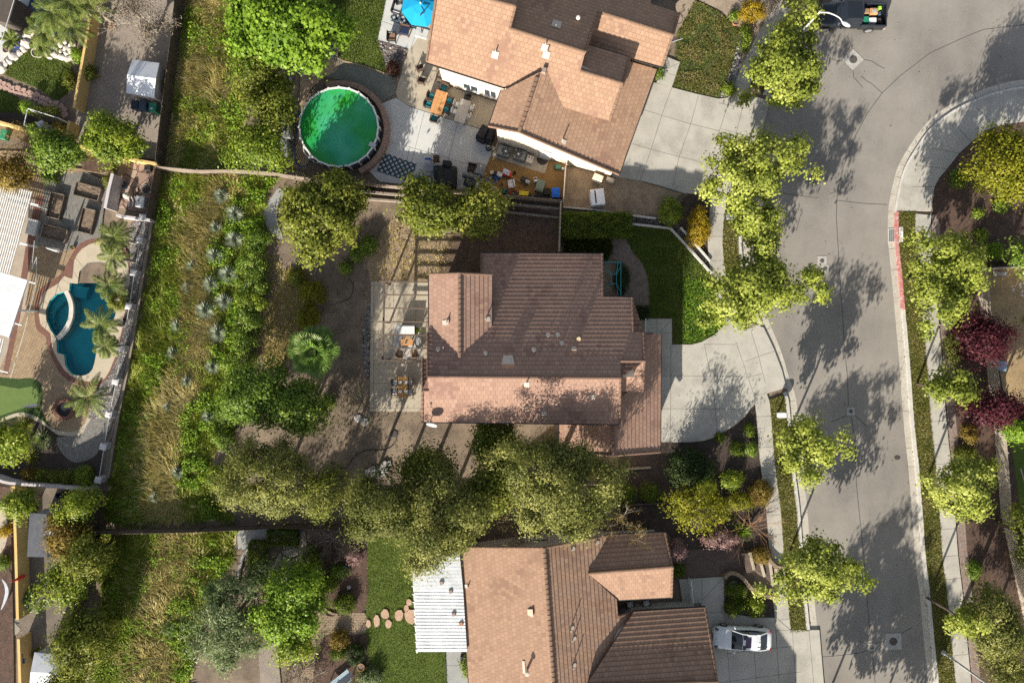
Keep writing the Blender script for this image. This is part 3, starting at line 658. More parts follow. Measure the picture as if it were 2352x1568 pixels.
# bottom-left lots
area('side_yard', [(25, 1115), (230, 1125), (210, 1250), (185, 1440), (170, 1600), (50, 1600), (45, 1300)], surf('grey soil', (.17, .14, .11), (.12, .098, .078), 1.2, (.24, .205, .165), 14, .97, .5, 40))
area('mulch_bed', [(-60, 1110), (26, 1118), (33, 1430), (35, 1600), (-60, 1600)], M_mulch)
area('patio', smooth([(-60, 1140), (0, 1145), (18, 1190), (20, 1230), (0, 1275), (-60, 1290)], 2, True), M_tanconc)
area('lawn', smooth([(-60, 1470), (5, 1475), (22, 1500), (28, 1540), (20, 1600), (-60, 1600)], 2, True), M_lawn, dz=.05)
area('stone_path', smooth([(5, 1450), (32, 1420), (55, 1412), (55, 1440), (34, 1460), (8, 1488)], 1, True), M_flaggrey, dz=.055)
# ------------------------------------------------------------------ east side
area('mulch_bed', offset(between(RIGHT, 484, 1600), 99)+[(2700, 250), (2700, 1600)], M_mulch)
area('rock_mulch', band(offset(between(RIGHT, 484, 1600), 99), offset(between(RIGHT, 484, 1600), 118)), surf('pale bark chips', (.27, .20, .17), (.18, .13, .11), 5, (.40, .33, .29), 24, .97, .9, 32))
area('mulch_bed', ro[1:]+[(2450, 420), (2400, 520), (2160, 520)], M_mulch)
area('back_yard', [(2262, 618), (2420, 615), (2440, 1000), (2320, 1000), (2290, 830)], surf('yellow dirt', (.34, .235, .12), (.22, .155, .085), .8, (.42, .32, .18), 12, .97, .5, 40))
LAWN_G = [(2318, 1005), (2440, 1000), (2440, 1500), (2370, 1500), (2345, 1200)]
area('lawn', LAWN_G, M_lawn)
# ================================================================== HOUSES
PITCH = .417
class Plane:
    def __init__(s, p0, d, t=PITCH):
        l = math.hypot(*d); s.d = (d[0]/l, d[1]/l); s.t = t; s.c = p0[2]+t*(p0[0]*s.d[0]+p0[1]*s.d[1])
    def z(s, x, y): return s.c-s.t*(x*s.d[0]+y*s.d[1])
    def P(s, px, py):
        q = s.t*((px-CX)/K*s.d[0]+(CY-py)/K*s.d[1]); return W(px, py, (s.c-q)/(1-q/HC))
def tilemat(name, a, b):
    return brickmat(name, a, b, tuple(x*.5 for x in a), .34, .34, .018, grime=None, rough=.9, bump=.3)
def roofmat(name, a, b, dark):
    """concrete tiles: every tile its own tone, patches of darker weathered tiles"""
    m, nt, ns, ls = newmat(name)
    uv = ns.new('ShaderNodeUVMap').outputs[0]; geo = ns.new('ShaderNodeNewGeometry')
    bt = nd(ns, 'ShaderNodeTexBrick', offset=.5, i_Color1=c4(a), i_Color2=c4(b), i_Mortar=c4(tuple(x*.5 for x in a)), i_Scale=1, i_Bias=0)
    bt.inputs['Mortar Size'].default_value = .014; bt.inputs['Brick Width'].default_value = .34; bt.inputs['Row Height'].default_value = .34; bt.inputs['Mortar Smooth'].default_value = .2
    ls.new(uv, bt.inputs['Vector'])
    b2 = nd(ns, 'ShaderNodeTexBrick', offset=.5, i_Color1=(0, 0, 0, 1), i_Color2=(1, 1, 1, 1), i_Mortar=(0, 0, 0, 1), i_Scale=1, i_Bias=0)
    b2.inputs['Mortar Size'].default_value = 0; b2.inputs['Brick Width'].default_value = .34; b2.inputs['Row Height'].default_value = .34
    mp = ns.new('ShaderNodeMapping'); mp.inputs['Location'].default_value = (3.4*7, .34*40, 0); ls.new(uv, mp.inputs[0]); ls.new(mp.outputs[0], b2.inputs['Vector'])
    big = noise(ns, ls, geo.outputs['Position'], .35, 4, .6)
    ad = nd(ns, 'ShaderNodeMath', operation='MULTIPLY_ADD'); ls.new(b2.outputs['Color'], ad.inputs[0]); ad.inputs[1].default_value = .22; ls.new(big, ad.inputs[2])
    out = mixc(ns, ls, ramp(ns, ls, ad.outputs[0], .68, .80), bt.outputs['Color'], dark)
    f = ramp(ns, ls, noise(ns, ls, geo.outputs['Position'], 9, 5, .75), .1, .9)
    mm = ns.new('ShaderNodeMix'); mm.data_type = 'RGBA'; mm.blend_type = 'MULTIPLY'; mm.inputs[0].default_value = .30
    ls.new(out, mm.inputs[6]); ls.new(f, mm.inputs[7])
    p = nd(ns, 'ShaderNodeBsdfPrincipled', i_Roughness=.9); p.inputs['Specular IOR Level'].default_value = .2
    ls.new(mm.outputs[2], p.inputs['Base Color'])
    o = ns.new('ShaderNodeOutputMaterial'); ls.new(p.outputs[0], o.inputs[0]); return m
M_roof1 = roofmat('rose brown tile', (.42, .268, .197), (.355, .22, .165), (.28, .168, .13))
M_roof2 = roofmat('terracotta tile', (.455, .29, .195), (.385, .24, .16), (.32, .19, .135))
M_roof3 = roofmat('brown tile', (.41, .262, .18), (.345, .215, .148), (.28, .172, .12))
M_fascia = flat('fascia', (.20, .13, .10)); M_gut = flat('dark gutter', (.03, .028, .028), .4); M_gutl = flat('light gutter', (.35, .30, .25), .5)
M_stucco = surf('cream stucco', (.60, .51, .40), (.55, .47, .37), 1.5, (.63, .55, .44), 30, .92, .15, 60)
M_stucco2 = surf('grey stucco', (.40, .385, .36), (.36, .345, .32), 1.5, (.44, .42, .39), 30, .92, .15, 60)
M_glass = glassy('window glass', (.03, .04, .05)); M_wframe = flat('white frame', (.75, .74, .70))
M_pipe = flat('grey pipe', (.42, .38, .34), .6); M_flash = flat('vent flashing', (.55, .47, .39), .7)
def roofface(house, plane, poly, mat, row=.34, lift=.032, name='roof', thick=.16):
    d = Vector((plane.d[0], plane.d[1], 0)); N = Vector((d.x*plane.t, d.y*plane.t, 1)).normalized()
    U = Vector((-d.y, d.x, 0)); V = Vector((d.x, d.y, -plane.t)).normalized()
    pts = [plane.P(*p) for p in poly]
    uv = [(p.dot(U), p.dot(V)) for p in pts]
    vmax = max(v for _, v in uv); O = pts[0]-U*uv[0][0]-V*uv[0][1]
    bm = bmesh.new(); f = bm.faces.new([bm.verts.new((u, v, 0)) for u, v in uv])
    bmesh.ops.triangulate(bm, faces=[f])
    vmin = min(v for _, v in uv); n = int((vmax-vmin)/row)+1
    for k in range(1, n+1):
        bmesh.ops.bisect_plane(bm, geom=bm.verts[:]+bm.edges[:]+bm.faces[:], plane_co=(0, vmax-k*row, 0), plane_no=(0, 1, 0), dist=1e-5)
    mb = MB(); UV = []
    def pt(u, v, w): UV.append((u, v-vmax)); return O+U*u+V*v+N*w
    for fc in bm.faces:
        vc = fc.calc_center_median().y; k = int((vmax-vc)/row); v1 = vmax-k*row; v0 = v1-row
        vs = [(x.co.x, x.co.y) for x in fc.verts]
        nn = fc.normal.z
        if nn < 0: vs = vs[::-1]
        mb.face([pt(u, v, .015+lift*(v-v0)/row) for u, v in vs])
        for (ua, va), (ub, vb) in zip(vs, vs[1:]+vs[:1]):
            if abs(va-v1) < 1e-4 and abs(vb-v1) < 1e-4:
                mb.face([pt(ua, va, .015+lift), pt(ua, va, -.02), pt(ub, vb, -.02), pt(ub, vb, .015+lift)])
    bm.free()
    mb.cur = 1
    a = sum(p[0]*q[1]-q[0]*p[1] for p, q in zip(uv, uv[1:]+uv[:1]))
    L = uv if a > 0 else uv[::-1]
    for (ua, va), (ub, vb) in zip(L, L[1:]+L[:1]):
        A = pt(ua, va, .005); B = pt(ub, vb, .005); UV.pop(); UV.pop()
        mb.face([A, A-Vector((0, 0, thick)), B-Vector((0, 0, thick)), B]); UV.extend([(0, 0)]*4)
    mb.sheet([O+U*u+V*v-Vector((0, 0, thick)) for u, v in L]); UV.extend([(0, 0)]*len(L))
    return mb.build(name, [mat, M_fascia], house, uv=UV)
def ridgecap(house, A, B, mat, r=.13, step=.38, name='ridge_cap'):
    A = Vector(A); B = Vector(B); d = B-A; L = d.length; d.normalize(); n = max(1, round(L/step)); sd = Vector((-d.y, d.x, 0)).normalized(); up = sd.cross(d)*-1
    if up.z < 0: up = -up
    mb = MB(); UV = []
    for k in range(n):
        a = A+d*(L*k/n); b = A+d*(L*(k+1)/n+.05)
        for (p, rr) in ((a, r), (b, r*.8)): pass
        ring = lambda p, rr, dz: [p+sd*math.cos(R(t))*rr+up*(math.sin(R(t))*rr*.75+dz) for t in (0, 35, 70, 110, 145, 180)]
        r0 = ring(a, r, .05); r1 = ring(b, r*.84, .03)
        for i in range(5): mb.face([r0[i], r0[i+1], r1[i+1], r1[i]])
        mb.face(r0); UV.extend([(k*.34+.1, .1)]*26)
    o = mb.build(name, mat, house)
    l = o.data.uv_layers.new(name='UVMap'); q = 0
    for k in range(n):
        for i in range(26): l.data[q].uv = (k*.34+.17, .17+(k % 2)*0); q += 1
    return o
def gutter(house, A, B, mat, r=.07, name='gutter'):
    mb = MB(); seg(mb, Vector(A)+Vector((0, 0, -.05)), Vector(B)+Vector((0, 0, -.05)), .13, .12); return mb.build(name, mat, house)
def profblock(house, axis, prof, a0, a1, mat, name='wall'):
    """wall block: profile in (across, z) swept along the axis direction; axis = unit (x,y), across = axis turned +90 degrees"""
    ax = Vector((axis[0], axis[1], 0)); ac = Vector((-axis[1], axis[0], 0)); mb = MB()
    lo = [ax*a0+ac*c+Vector((0, 0, z)) for c, z in prof]; hi = [ax*a1+ac*c+Vector((0, 0, z)) for c, z in prof]
    n = len(prof)
    for k in range(n): mb.face([lo[k], lo[(k+1) % n], hi[(k+1) % n], hi[k]])
    mb.face(lo[::-1]); mb.face(hi)
    return mb.build(name, mat, house)
def ventpipe(house, plane, px, py, h=.45, r=.05, plate=.36):
    p = plane.P(px, py); mb = MB(); mb.lathe(p+Vector((0, 0, -.05)), [(r, 0), (r, h+.05), (r*.7, h+.05)], 8)
    o = mb.build('vent_pipe', M_pipe, house)
    d = Vector((plane.d[0], plane.d[1], -plane.t)).normalized(); u = Vector((-plane.d[1], plane.d[0], 0)); n = u.cross(d); n = n if n.z > 0 else -n
    c = p+n*.075+d*.1; mb = MB(); mb.face([c-u*plate/2-d*plate*.4, c+u*plate/2-d*plate*.4, c+u*plate/2+d*plate*.6, c-u*plate/2+d*plate*.6][::-1 if u.cross(d).z < 0 else 1])
    mb.build('flashing', M_flash, o)
def boxvent(house, plane, px, py, w=.55, mat=None, h=.22):
    p = plane.P(px, py); d = Vector((plane.d[0], plane.d[1], -plane.t)).normalized(); u = Vector((-plane.d[1], plane.d[0], 0)); n = Vector((plane.d[0]*plane.t, plane.d[1]*plane.t, 1)).normalized()
    mb = MB(); q = lambda a, b, c: p+u*a+d*b+n*c
    t = w/2
    vs = [q(-t*.7, -t*.3, .05), q(t*.7, -t*.3, .05), q(t*.55, t*1.1, .05), q(-t*.55, t*1.1, .05), q(-t, -t*.5, h), q(t, -t*.5, h), q(t*.7, t*1.1, .09), q(-t*.7, t*1.1, .09)]
    mb.add(vs, [(4, 5, 6, 7), (0, 1, 5, 4), (1, 2, 6, 5), (2, 3, 7, 6), (3, 0, 4, 7)]); mb.build('roof_vent', mat or M_flash, house)

# ---------------------------------------------------------------- main house
h1 = thing('house', 'middle house with rose brown tile roofs beside the patio with the pergola', 'house', G(1230, 790))
pN = Plane(W(1200, 866, 7.5), (0, 1)); pS = Plane(W(1200, 866, 7.5), (0, -1))
wr = W(1056, 720, 6.92); pWW = Plane(wr, (-1, 0)); pWE = Plane(wr, (1, 0))
bz = pN.P(1450, 829); pB = Plane(bz, (0, -1))
gr = W(1408, 1000, 4.38); pGW = Plane(gr, (-1, 0)); pGE = Plane(gr, (1, 0))
cz = pS.P(975, 897); pC = Plane(cz, (0, 1))
roofface(h1, pN, [(983, 864), (983, 740), (1105, 740), (1105, 582), (1384, 584), (1385, 682), (1453, 684), (1455, 763), (1479, 764), (1481, 829), (1425, 829), (1425, 868), (1200, 866)], M_roof1)
roofface(h1, pS, [(983, 864), (1200, 866), (1425, 868), (1423, 973), (969, 968), (969, 897), (983, 897)], M_roof1)
roofface(h1, pWW, [(1056, 627), (1056, 821), (986, 765), (986, 629)], M_roof1)
roofface(h1, pWE, [(1056, 627), (1130, 630), (1129, 752), (1056, 821)], M_roof1)
roofface(h1, pB, [(1425, 829), (1481, 829), (1476, 899), (1425, 898)], M_roof1)
roofface(h1, pGE, [(1408, 930), (1440, 900), (1440, 766), (1518, 767), (1516, 1038), (1408, 1046)], M_roof1)
roofface(h1, pGW, [(1408, 930), (1408, 1046), (1285, 1039), (1285, 930)], M_roof1)
roofface(h1, pC, [(970, 897), (971, 823), (984, 823), (984, 897)], M_roof1)
up = Vector((0, 0, .02))
ridgecap(h1, pS.P(983, 865)+up, pS.P(1425, 868)+up, M_roof1); ridgecap(h1, pWW.P(1056, 627)+up, pWW.P(1056, 821)+up, M_roof1, .15)
ridgecap(h1, pB.P(1425, 829)+up, pB.P(1481, 829)+up, M_roof1); ridgecap(h1, pGE.P(1408, 945)+up, pGE.P(1408, 1046)+up, M_roof1)
for a, b, pl in (((983, 865), (983, 765), pN), ((1106, 627), (1106, 583), pN), ((1383, 584), (1384, 681), pN), ((1452, 684), (1454, 762), pN), ((1478, 765), (1480, 828), pN), ((1424, 868), (1423, 973), pS), ((970, 897), (970, 968), pS), ((971, 823), (971, 897), pC), ((984, 897), (971, 897), pC), ((1408, 1045), (1515, 1037), pGE), ((1408, 1045), (1286, 1038), pGW), ((1056, 628), (987, 630), pWW), ((1056, 628), (1129, 631), pWE), ((1480, 829), (1475, 898), pB)):
    ridgecap(h1, pl.P(*a)+up*2, pl.P(*b)+up*2, M_roof1, .10, name='verge_tiles')
for a, b, pl in (((1105, 581), (1384, 583), pN), ((1386, 681), (1454, 683), pN), ((1455, 763), (1479, 763), pN), ((969, 969), (1423, 974), pS), ((985, 629), (985, 765), pWW), ((1131, 631), (1130, 750), pWE), ((1518, 767), (1517, 1038), pGE), ((1284, 975), (1284, 1038), pGW)):
    gutter(h1, pl.P(*a), pl.P(*b), M_gut)
s6 = 1-6/HC
X = lambda px, z: (px-CX)/K*(1-z/HC)
Yv = lambda py, z: (CY-py)/K*(1-z/HC)
yr = pS.P(1200, 866).y; ys_ = Yv(970, 6)+.45
# profiles run along +x: across = +y
profblock(h1, (1, 0), [(ys_, -.1), (1.0, -.1), (1.0, pN.z(0, 1.0)-.2), (yr, pN.z(0, yr)-.2), (ys_, pS.z(0, ys_)-.2)], X(984, 6)+.45, X(1423, 6)-.4, M_stucco)
yn = Yv(582, 3.6)-.45
profblock(h1, (1, 0), [(.9, -.1), (yn, -.1), (yn, pN.z(0, yn)-.2), (.9, pN.z(0, .9)-.22)], X(1105, 4)+.3, X(1384, 4)-.3, M_stucco)
yn2 = Yv(682, 4.6)-.4
profblock(h1, (1, 0), [(yr, -.1), (yn2, -.1), (yn2, pN.z(0, yn2)-.21), (yr, pN.z(0, yr)-.24)], X(1384, 4.6)-.6, X(1453, 5)-.3, M_stucco)
yn3 = Yv(763, 5.8)-.35
profblock(h1, (1, 0), [(Yv(899, 6)+.4, -.1), (yn3, -.1), (yn3, pN.z(0, yn3)-.23), (bz.y, bz.z-.23), (Yv(899, 6)+.4, pB.z(0, Yv(899, 6)+.4)-.23)], X(1425, 6)-.5, X(1479, 6.4)-.3, M_stucco)
xw0, xw1 = X(986, 6)+.4, X(1130, 6)-.4
profblock(h1, (0, 1), [(-xw0, -.1), (-xw0, pWW.z(xw0, 0)-.2), (-wr.x, wr.z-.2), (-xw1, pWE.z(xw1, 0)-.2), (-xw1, -.1)], .8, Yv(627, 6.5)-.4, M_stucco)
xg0, xg1 = X(1285, 2.8)+.4, X(1517, 2.8)-.4
profblock(h1, (0, 1), [(-xg0, -.1), (-xg0, pGW.z(xg0, 0)-.2), (-gr.x, gr.z-.2), (-xg1, pGE.z(xg1, 0)-.2), (-xg1, -.1)], Yv(1043, 3.5)+.35, Yv(770, 3)-.3, M_stucco)
for x, y, h in ((1026, 741, .5), (1019, 798, .35),): ventpipe(h1, pWW, x, y, h)
ventpipe(h1, pWE, 1116, 733, .5)
ventpipe(h1, pS, 1210, 878, .5); ventpipe(h1, pS, 1362, 907, .3); ventpipe(h1, pS, 1250, 944, .2)
boxvent(h1, pWW, 1031, 739, .35); boxvent(h1, pN, 1167, 832, .95); boxvent(h1, pN, 1318, 803, .4); 
for x, y in ((1259, 773), (1281, 773), (1290, 792), (1226, 807), (1006, 806), (1115, 815)): ventpipe(h1, pN, x, y, .12, .04, .3)
mb = MB(); mb.lathe(pN.P(1329, 778)+Vector((0, 0, 0)), [(.16, 0), (.16, .25), (.13, .3)], 12); mb.build('sun_tube', flat('sun tube', (.65, .50, .30)), h1)
# satellite dish on the south-west corner
p = pS.P(991, 960); dsh = thing('satellite_dish', 'grey satellite dish on the lower left roof corner of the middle house', 'satellite dish', p)
mb = MB(); mb.tube([p, p+Vector((.0, -.1, .45)), p+Vector((.1, -.3, .6))], .03, 6); mb.build('mast', M_pipe, dsh)
mb = MB(); mb.lathe(p+Vector((.12, -.33, .62)), [(.02, 0), (.25, .04), (.40, .11), (.41, .12), (.25, .06), (.02, .02)], 20, 1, .7, tilt=(R(58), R(-12))); mb.build('reflector', flat('dish grey', (.45, .45, .45)), dsh)
mb = MB(); mb.tube([p+Vector((.12, -.35, .5)), p+Vector((-.25, .25, .7)), p+Vector((-.3, .3, .85))], .02, 6); mb.box(p+Vector((-.3, .3, .9)), (.1, .1, .14)); mb.build('feed_arm', flat('dark metal', (.06, .06, .06)), dsh)

# ---------------------------------------------------------------- house with the green pool
h2 = thing('house', 'large house with pale terracotta tile roofs beside the round green pool', 'house', G(1290, 170))
A2 = R(17.5); e2 = (math.cos(A2), -math.sin(A2)); s2 = (-math.sin(A2), -math.cos(A2)); n2 = (math.sin(A2), math.cos(A2)); w2 = (-e2[0], -e2[1])
qS = Plane(W(1070, 172, 5.2), s2)
qA = Plane(qS.P(1154, 8), n2); qB = Plane(qS.P(1257, 93), n2); qC = Plane(qS.P(1382, 179), n2)
qD = Plane(qB.P(1464, 56.5), s2)
qE = Plane(W(1463, 283, 2.75), e2)
rp = qE.P(1192, 304)
qW = Plane(rp, w2)
qlog = (qS.P(1234, 167).z, rp.z, qE.P(1234, 167).z, qB.P(1464, 56).z, qD.P(1488, 145).z)
roofface(h2, qS, [(1004, -30), (979, 143), (1160, 201), (1169, 206), (1234, 168), (1266, 237), (1364, 267), (1401, 277), (1430, 193), (1333, 164), (1344, 121), (1170, 66), (1184, 16), (1124, 0), (1040, -30)], M_roof2)
roofface(h2, qA, [(1124, 0), (1184, 16), (1196, -30), (1120, -30)], M_roof2)
roofface(h2, qB, [(1170, 66), (1344, 121), (1375, 28), (1383, 31), (1545, 82), (1560, 31), (1494, 10), (1497, -30), (1200, -30)], M_roof2)
roofface(h2, qC, [(1333, 164), (1430, 193), (1447, 133), (1349, 104)], M_roof2)
roofface(h2, qD, [(1383, 31), (1545, 82), (1520, 153), (1456, 135), (1345, 101), (1372, 27)], M_roof2)
roofface(h2, qE, [(1238, 167), (1192, 304), (1421, 402), (1508, 160), (1440, 140)], M_roof2)
roofface(h2, qW, [(1238, 167), (1165, 205), (1152, 206), (1123, 291), (1192, 304)], M_roof2)
for a, b, pl in (((1124, 0), (1184, 16), qS), ((1170, 66), (1344, 121), qS), ((1333, 164), (1430, 193), qS), ((1383, 31), (1545, 82), qD), ((1233, 180), (1192, 304), qE)):
    ridgecap(h2, pl.P(*a)+up, pl.P(*b)+up, M_roof2, .15)
for a, b, pl in (((1184, 17), (1171, 65), qS), ((1344, 121), (1374, 30), qB), ((1429, 193), (1401, 276), qS), ((1430, 192), (1446, 134), qC), ((1545, 82), (1521, 152), qD), ((1545, 82), (1560, 32), qB), ((980, 141), (1004, -20), qS), ((1192, 304), (1420, 401), qE), ((1192, 304), (1124, 291), qW)):
    ridgecap(h2, pl.P(*a)+up*2, pl.P(*b)+up*2, M_roof2, .10, name='verge_tiles')
for a, b, pl in (((978, 144), (1160, 202), qS), ((1151, 207), (1122, 291), qW), ((1508, 161), (1422, 402), qE), ((1348, 103), (1447, 132), qC), ((1456, 136), (1520, 154), qD)):
    gutter(h2, pl.P(*a), pl.P(*b), M_gut)
sw = Vector((s2[0], s2[1], 0)); ew = Vector((e2[0], e2[1], 0))
def footprint(house, corners, plane_z, mat, name='wall', low=-.1):
    """wall block over world plan corners, each with its own top"""
    mb = MB(); mb.prism([(c.x, c.y) for c in corners], low, list(plane_z)); return mb.build(name, mat, house)
c0 = qS.P(981, 143)-sw*.55+ew*.55; c1 = qS.P(1401, 277)-ew*.5; c1 += sw*((c0-c1).dot(sw)); c2 = qS.P(1430, 193)-ew*.5; c3 = qS.P(1004, -25)+ew*.5
footprint(h2, [c0, c1, c2, c3], [qS.z(c.x, c.y)-.22 for c in (c0, c1, c2, c3)], M_stucco)
d0 = qC.P(1347, 110)-sw*-.5; d = [qC.P(1346, 112)+sw*.5, qC.P(1443, 140)+sw*.4-ew*.4, qS.P(1430, 193)-ew*.45, qS.P(1330, 165)]
footprint(h2, d, [min(qS.z(c.x, c.y), qC.z(c.x, c.y))-.24 for c in d], M_stucco)
d = [qB.P(1160, 60), qS.P(1344, 121)-ew*.3, qB.P(1372, 35)-ew*.3, qB.P(1385, -25), qB.P(1200, -25)]
footprint(h2, d, [qB.z(c.x, c.y)-.25 for c in d], M_stucco)
d = [qD.P(1360, 104)-sw*.4, qD.P(1516, 150)-sw*.5-ew*.4, qD.P(1543, 83)-ew*.5, qB.P(1556, 36)-ew*.5+sw*.4, qB.P(1490, 14)+sw*.4, qB.P(1380, 0)]
footprint(h2, d, [min(qB.z(c.x, c.y), qD.z(c.x, c.y))-.25 for c in d], M_stucco)
# garage wing with the long gable wall
g0 = qW.P(1123, 291)+ew*.45-sw*.42; g1 = rp-sw*.42; g2 = qE.P(1421, 402)-ew*.45-sw*.42; g3 = qE.P(1508, 161)-ew*.45; g4 = qE.P(1250, 150); g5 = qW.P(1160, 195)+ew*.3
footprint(h2, [g0, g1, g2, g3, g4, g5], [min(qE.z(c.x, c.y), qW.z(c.x, c.y))-.22 for c in (g0, g1, g2, g3, g4, g5)], M_stucco)
def wallwindow(house, a, b, z0, z1, out, panes=2, sill=True):
    """window on a vertical wall between world points a, b (plan), z range; out = outward unit vector"""
    a = Vector((a.x, a.y, 0)); b = Vector((b.x, b.y, 0)); u = (b-a).normalized(); L = (b-a).length; mb = MB()
    o = lambda t, z, dpt: a+u*t+Vector((0, 0, z))+out*dpt
    f = .06
    for t0, t1, za, zb in ((0, L, z0, z0+f), (0, L, z1-f, z1), (0, f, z0+f, z1-f), (L-f, L, z0+f, z1-f))+tuple((L*k/panes-f/2, L*k/panes+f/2, z0+f, z1-f) for k in range(1, panes)):
        vs = [o(t0, za, -.03), o(t1, za, -.03), o(t1, zb, -.03), o(t0, zb, -.03), o(t0, za, .04), o(t1, za, .04), o(t1, zb, .04), o(t0, zb, .04)]
        mb.add(vs, [(4, 5, 6, 7), (0, 1, 5, 4), (1, 2, 6, 5), (2, 3, 7, 6), (3, 0, 4, 7)])
    wdw = mb.build('window', M_wframe, house)
    mb = MB(); mb.face([o(f, z0+f, .025), o(L-f, z0+f, .025), o(L-f, z1-f, .025), o(f, z1-f, .025)]); mb.build('pane', M_glass, wdw)
    if sill:
        mb = MB(); m = (a+b)/2; seg(mb, o(-.08, z0-.05, .06), o(L+.08, z0-.05, .06), .14, .07); mb.build('sill', M_wframe, wdw)
def on_wall(px, py, p0, n):
    """world point where the sight line through a plan pixel meets the vertical wall through p0 with normal n"""
    ax, ay = (px-CX)/K, (CY-py)/K; k = (p0.x*n.x+p0.y*n.y)/(ax*n.x+ay*n.y); return Vector((ax*k, ay*k, HC*(1-k)))
for (xa, ya), (xb, yb), hgt in (((1062, 189), (1098, 201), 1.1), ((1112, 211), (1141, 221), 1.3)):
    a = on_wall(xa, ya, c0, sw); b = on_wall(xb, yb, c0, sw); z1 = (a.z+b.z)/2
    wallwindow(h2, a, b, max(.6, z1-hgt), max(.6, z1-hgt)+hgt, sw)
# side door standing open in the garage wall
gn = Vector((s2[0], s2[1], 0)); a = on_wall(1240, 353, g1, gn); b = on_wall(1262, 360, g1, gn)
u = (Vector((b.x, b.y, 0))-Vector((a.x, a.y, 0))).normalized(); mb = MB(); A0 = Vector((a.x, a.y, 0))
mb.face([A0+gn*.02, A0+u*.95+gn*.02, A0+u*.95+gn*.02+Vector((0, 0, 2.05)), A0+gn*.02+Vector((0, 0, 2.05))]); dr = mb.build('door', flat('door white', (.7, .7, .7)), h2)
mb = MB(); seg(mb, A0+u*.85+gn*.06+Vector((0, 0, .95)), A0+u*.93+gn*.06+Vector((0, 0, .95)), .05, .05); mb.build('handle', M_pipe, dr)
for x, y, h in ((984, 53+0, 0),): pass
for x, y, h in ((1138.5, 122, .5), (1253, 106, .5), (1256, 122, .5)): ventpipe(h2, qS, x, y, h, .05, .5)
ventpipe(h2, qE, 1291, 325, .6); 
mb = MB(); p = qS.P(1249, 167); mb.box(p+Vector((0, 0, .25)), (.3, .35, .5), -A2); mb.build('flue', flat('flue metal', (.30, .24, .20)), h2)
mb = MB(); p = qB.P(1327, 46); mb.lathe(p, [(.1, 0), (.1, .3), (.17, .34), (.12, .48), (.02, .5)], 10); mb.build('turbine_vent', flat('vent cream', (.7, .65, .55)), h2)
ventpipe(h2, qB, 1277, 61, .2, .05, .7)
mb = MB(); pts = [(1522, 142), (1516, 148), (1528, 150), (1520, 158), (1516, 165), (1524, 168), (1521, 178), (1510, 186)]
mb.tube([qE.P(x, y-2)+Vector((0, 0, .13)) for x, y in smooth([(1526, 141), (1519, 146), (1526, 152), (1518, 158), (1515, 165), (1522, 168), (1520, 178), (1509, 188)], 3) if True], .025, 5)
one('cable', mb, flat('black cable', (.03, .03, .03)), 'loose black cable lying on the garage roof of the terracotta house', 'cable')

# ---------------------------------------------------------------- bottom house
h3 = thing('house', 'bottom house with brown tile roofs, a white patio cover and a white car', 'house', G(1330, 1420))
A3 = R(4.2); e3 = (math.cos(A3), math.sin(A3)); n3 = (-math.sin(A3), math.cos(A3)); w3 = (-e3[0], -e3[1]); s3 = (-n3[0], -n3[1])
r3 = W(1262, 1420, 5.0); tW = Plane(r3, w3); tE = Plane(r3, e3)
wp = tE.P(1348, 1315); tN = Plane(wp, n3); tS = Plane(wp, s3)
tG = Plane(W(1540, 1399, 2.6), n3); gp = tG.P(1500, 1566); tGS = Plane(gp, s3)
def xr(y): return 1250+(y-1257)*.0715
roofface(h3, tW, [(1057, 1255), (1250, 1257), (xr(1610), 1610), (1080, 1610)], M_roof3)
roofface(h3, tE, [(1250, 1257), (1396, 1229), (1349, 1315), (1416, 1376), (1419, 1414), (1456, 1404), (1348, 1568), (1344, 1610), (xr(1610), 1610)], M_roof3)
roofface(h3, tN, [(1348, 1315), (1396, 1228), (1529, 1222), (1544, 1300)], M_roof3)
roofface(h3, tS, [(1348, 1315), (1544, 1300), (1543, 1370), (1415, 1377)], M_roof3)
roofface(h3, tG, [(1456, 1404), (1620, 1394), (1648, 1564), (1347, 1572)], M_roof3)
roofface(h3, tGS, [(1347, 1572), (1648, 1564), (1660, 1610), (1340, 1616)], M_roof3)
for a, b, pl in (((1250, 1257), (xr(1600), 1600), tW), ((1350, 1315), (1544, 1300), tN), ((1349, 1571), (1648, 1564), tG)): ridgecap(h3, pl.P(*a)+up, pl.P(*b)+up, M_roof3, .15)
for a, b, pl in (((1250, 1257), (1058, 1256), tW), ((1250, 1257), (1394, 1229), tE), ((1528, 1223), (1543, 1299), tN), ((1544, 1300), (1542, 1369), tS), ((1619, 1395), (1647, 1563), tG), ((1420, 1414), (1455, 1404), tE)): ridgecap(h3, pl.P(*a)+up*2, pl.P(*b)+up*2, M_roof3, .10, name='verge_tiles')
for a, b, pl in (((1056, 1257), (1079, 1605), tW), ((1397, 1228), (1529, 1221), tN), ((1543, 1371), (1416, 1378), tS), ((1457, 1403), (1620, 1393), tG), ((1415, 1378), (1418, 1412), tE)): gutter(h3, pl.P(*a), pl.P(*b), M_gut)
nw = Vector((n3[0], n3[1], 0)); e3v = Vector((e3[0], e3[1], 0))
k0 = tW.P(1057, 1256)+e3v*.5-nw*.4; k1 = tW.P(1250, 1257)-nw*.4; k2 = tE.P(1396, 1230)-nw*.4; k3 = tE.P(1418, 1405)-e3v*.4; k4 = tE.P(1345, 1605); k5 = tW.P(1272, 1605); k6 = tW.P(1080, 1605)+e3v*.5
ks = [k0, k1, k2, k3, k4, k5, k6]; footprint(h3, ks, [min(tW.z(c.x, c.y), tE.z(c.x, c.y))-.22 for c in ks], M_stucco2)
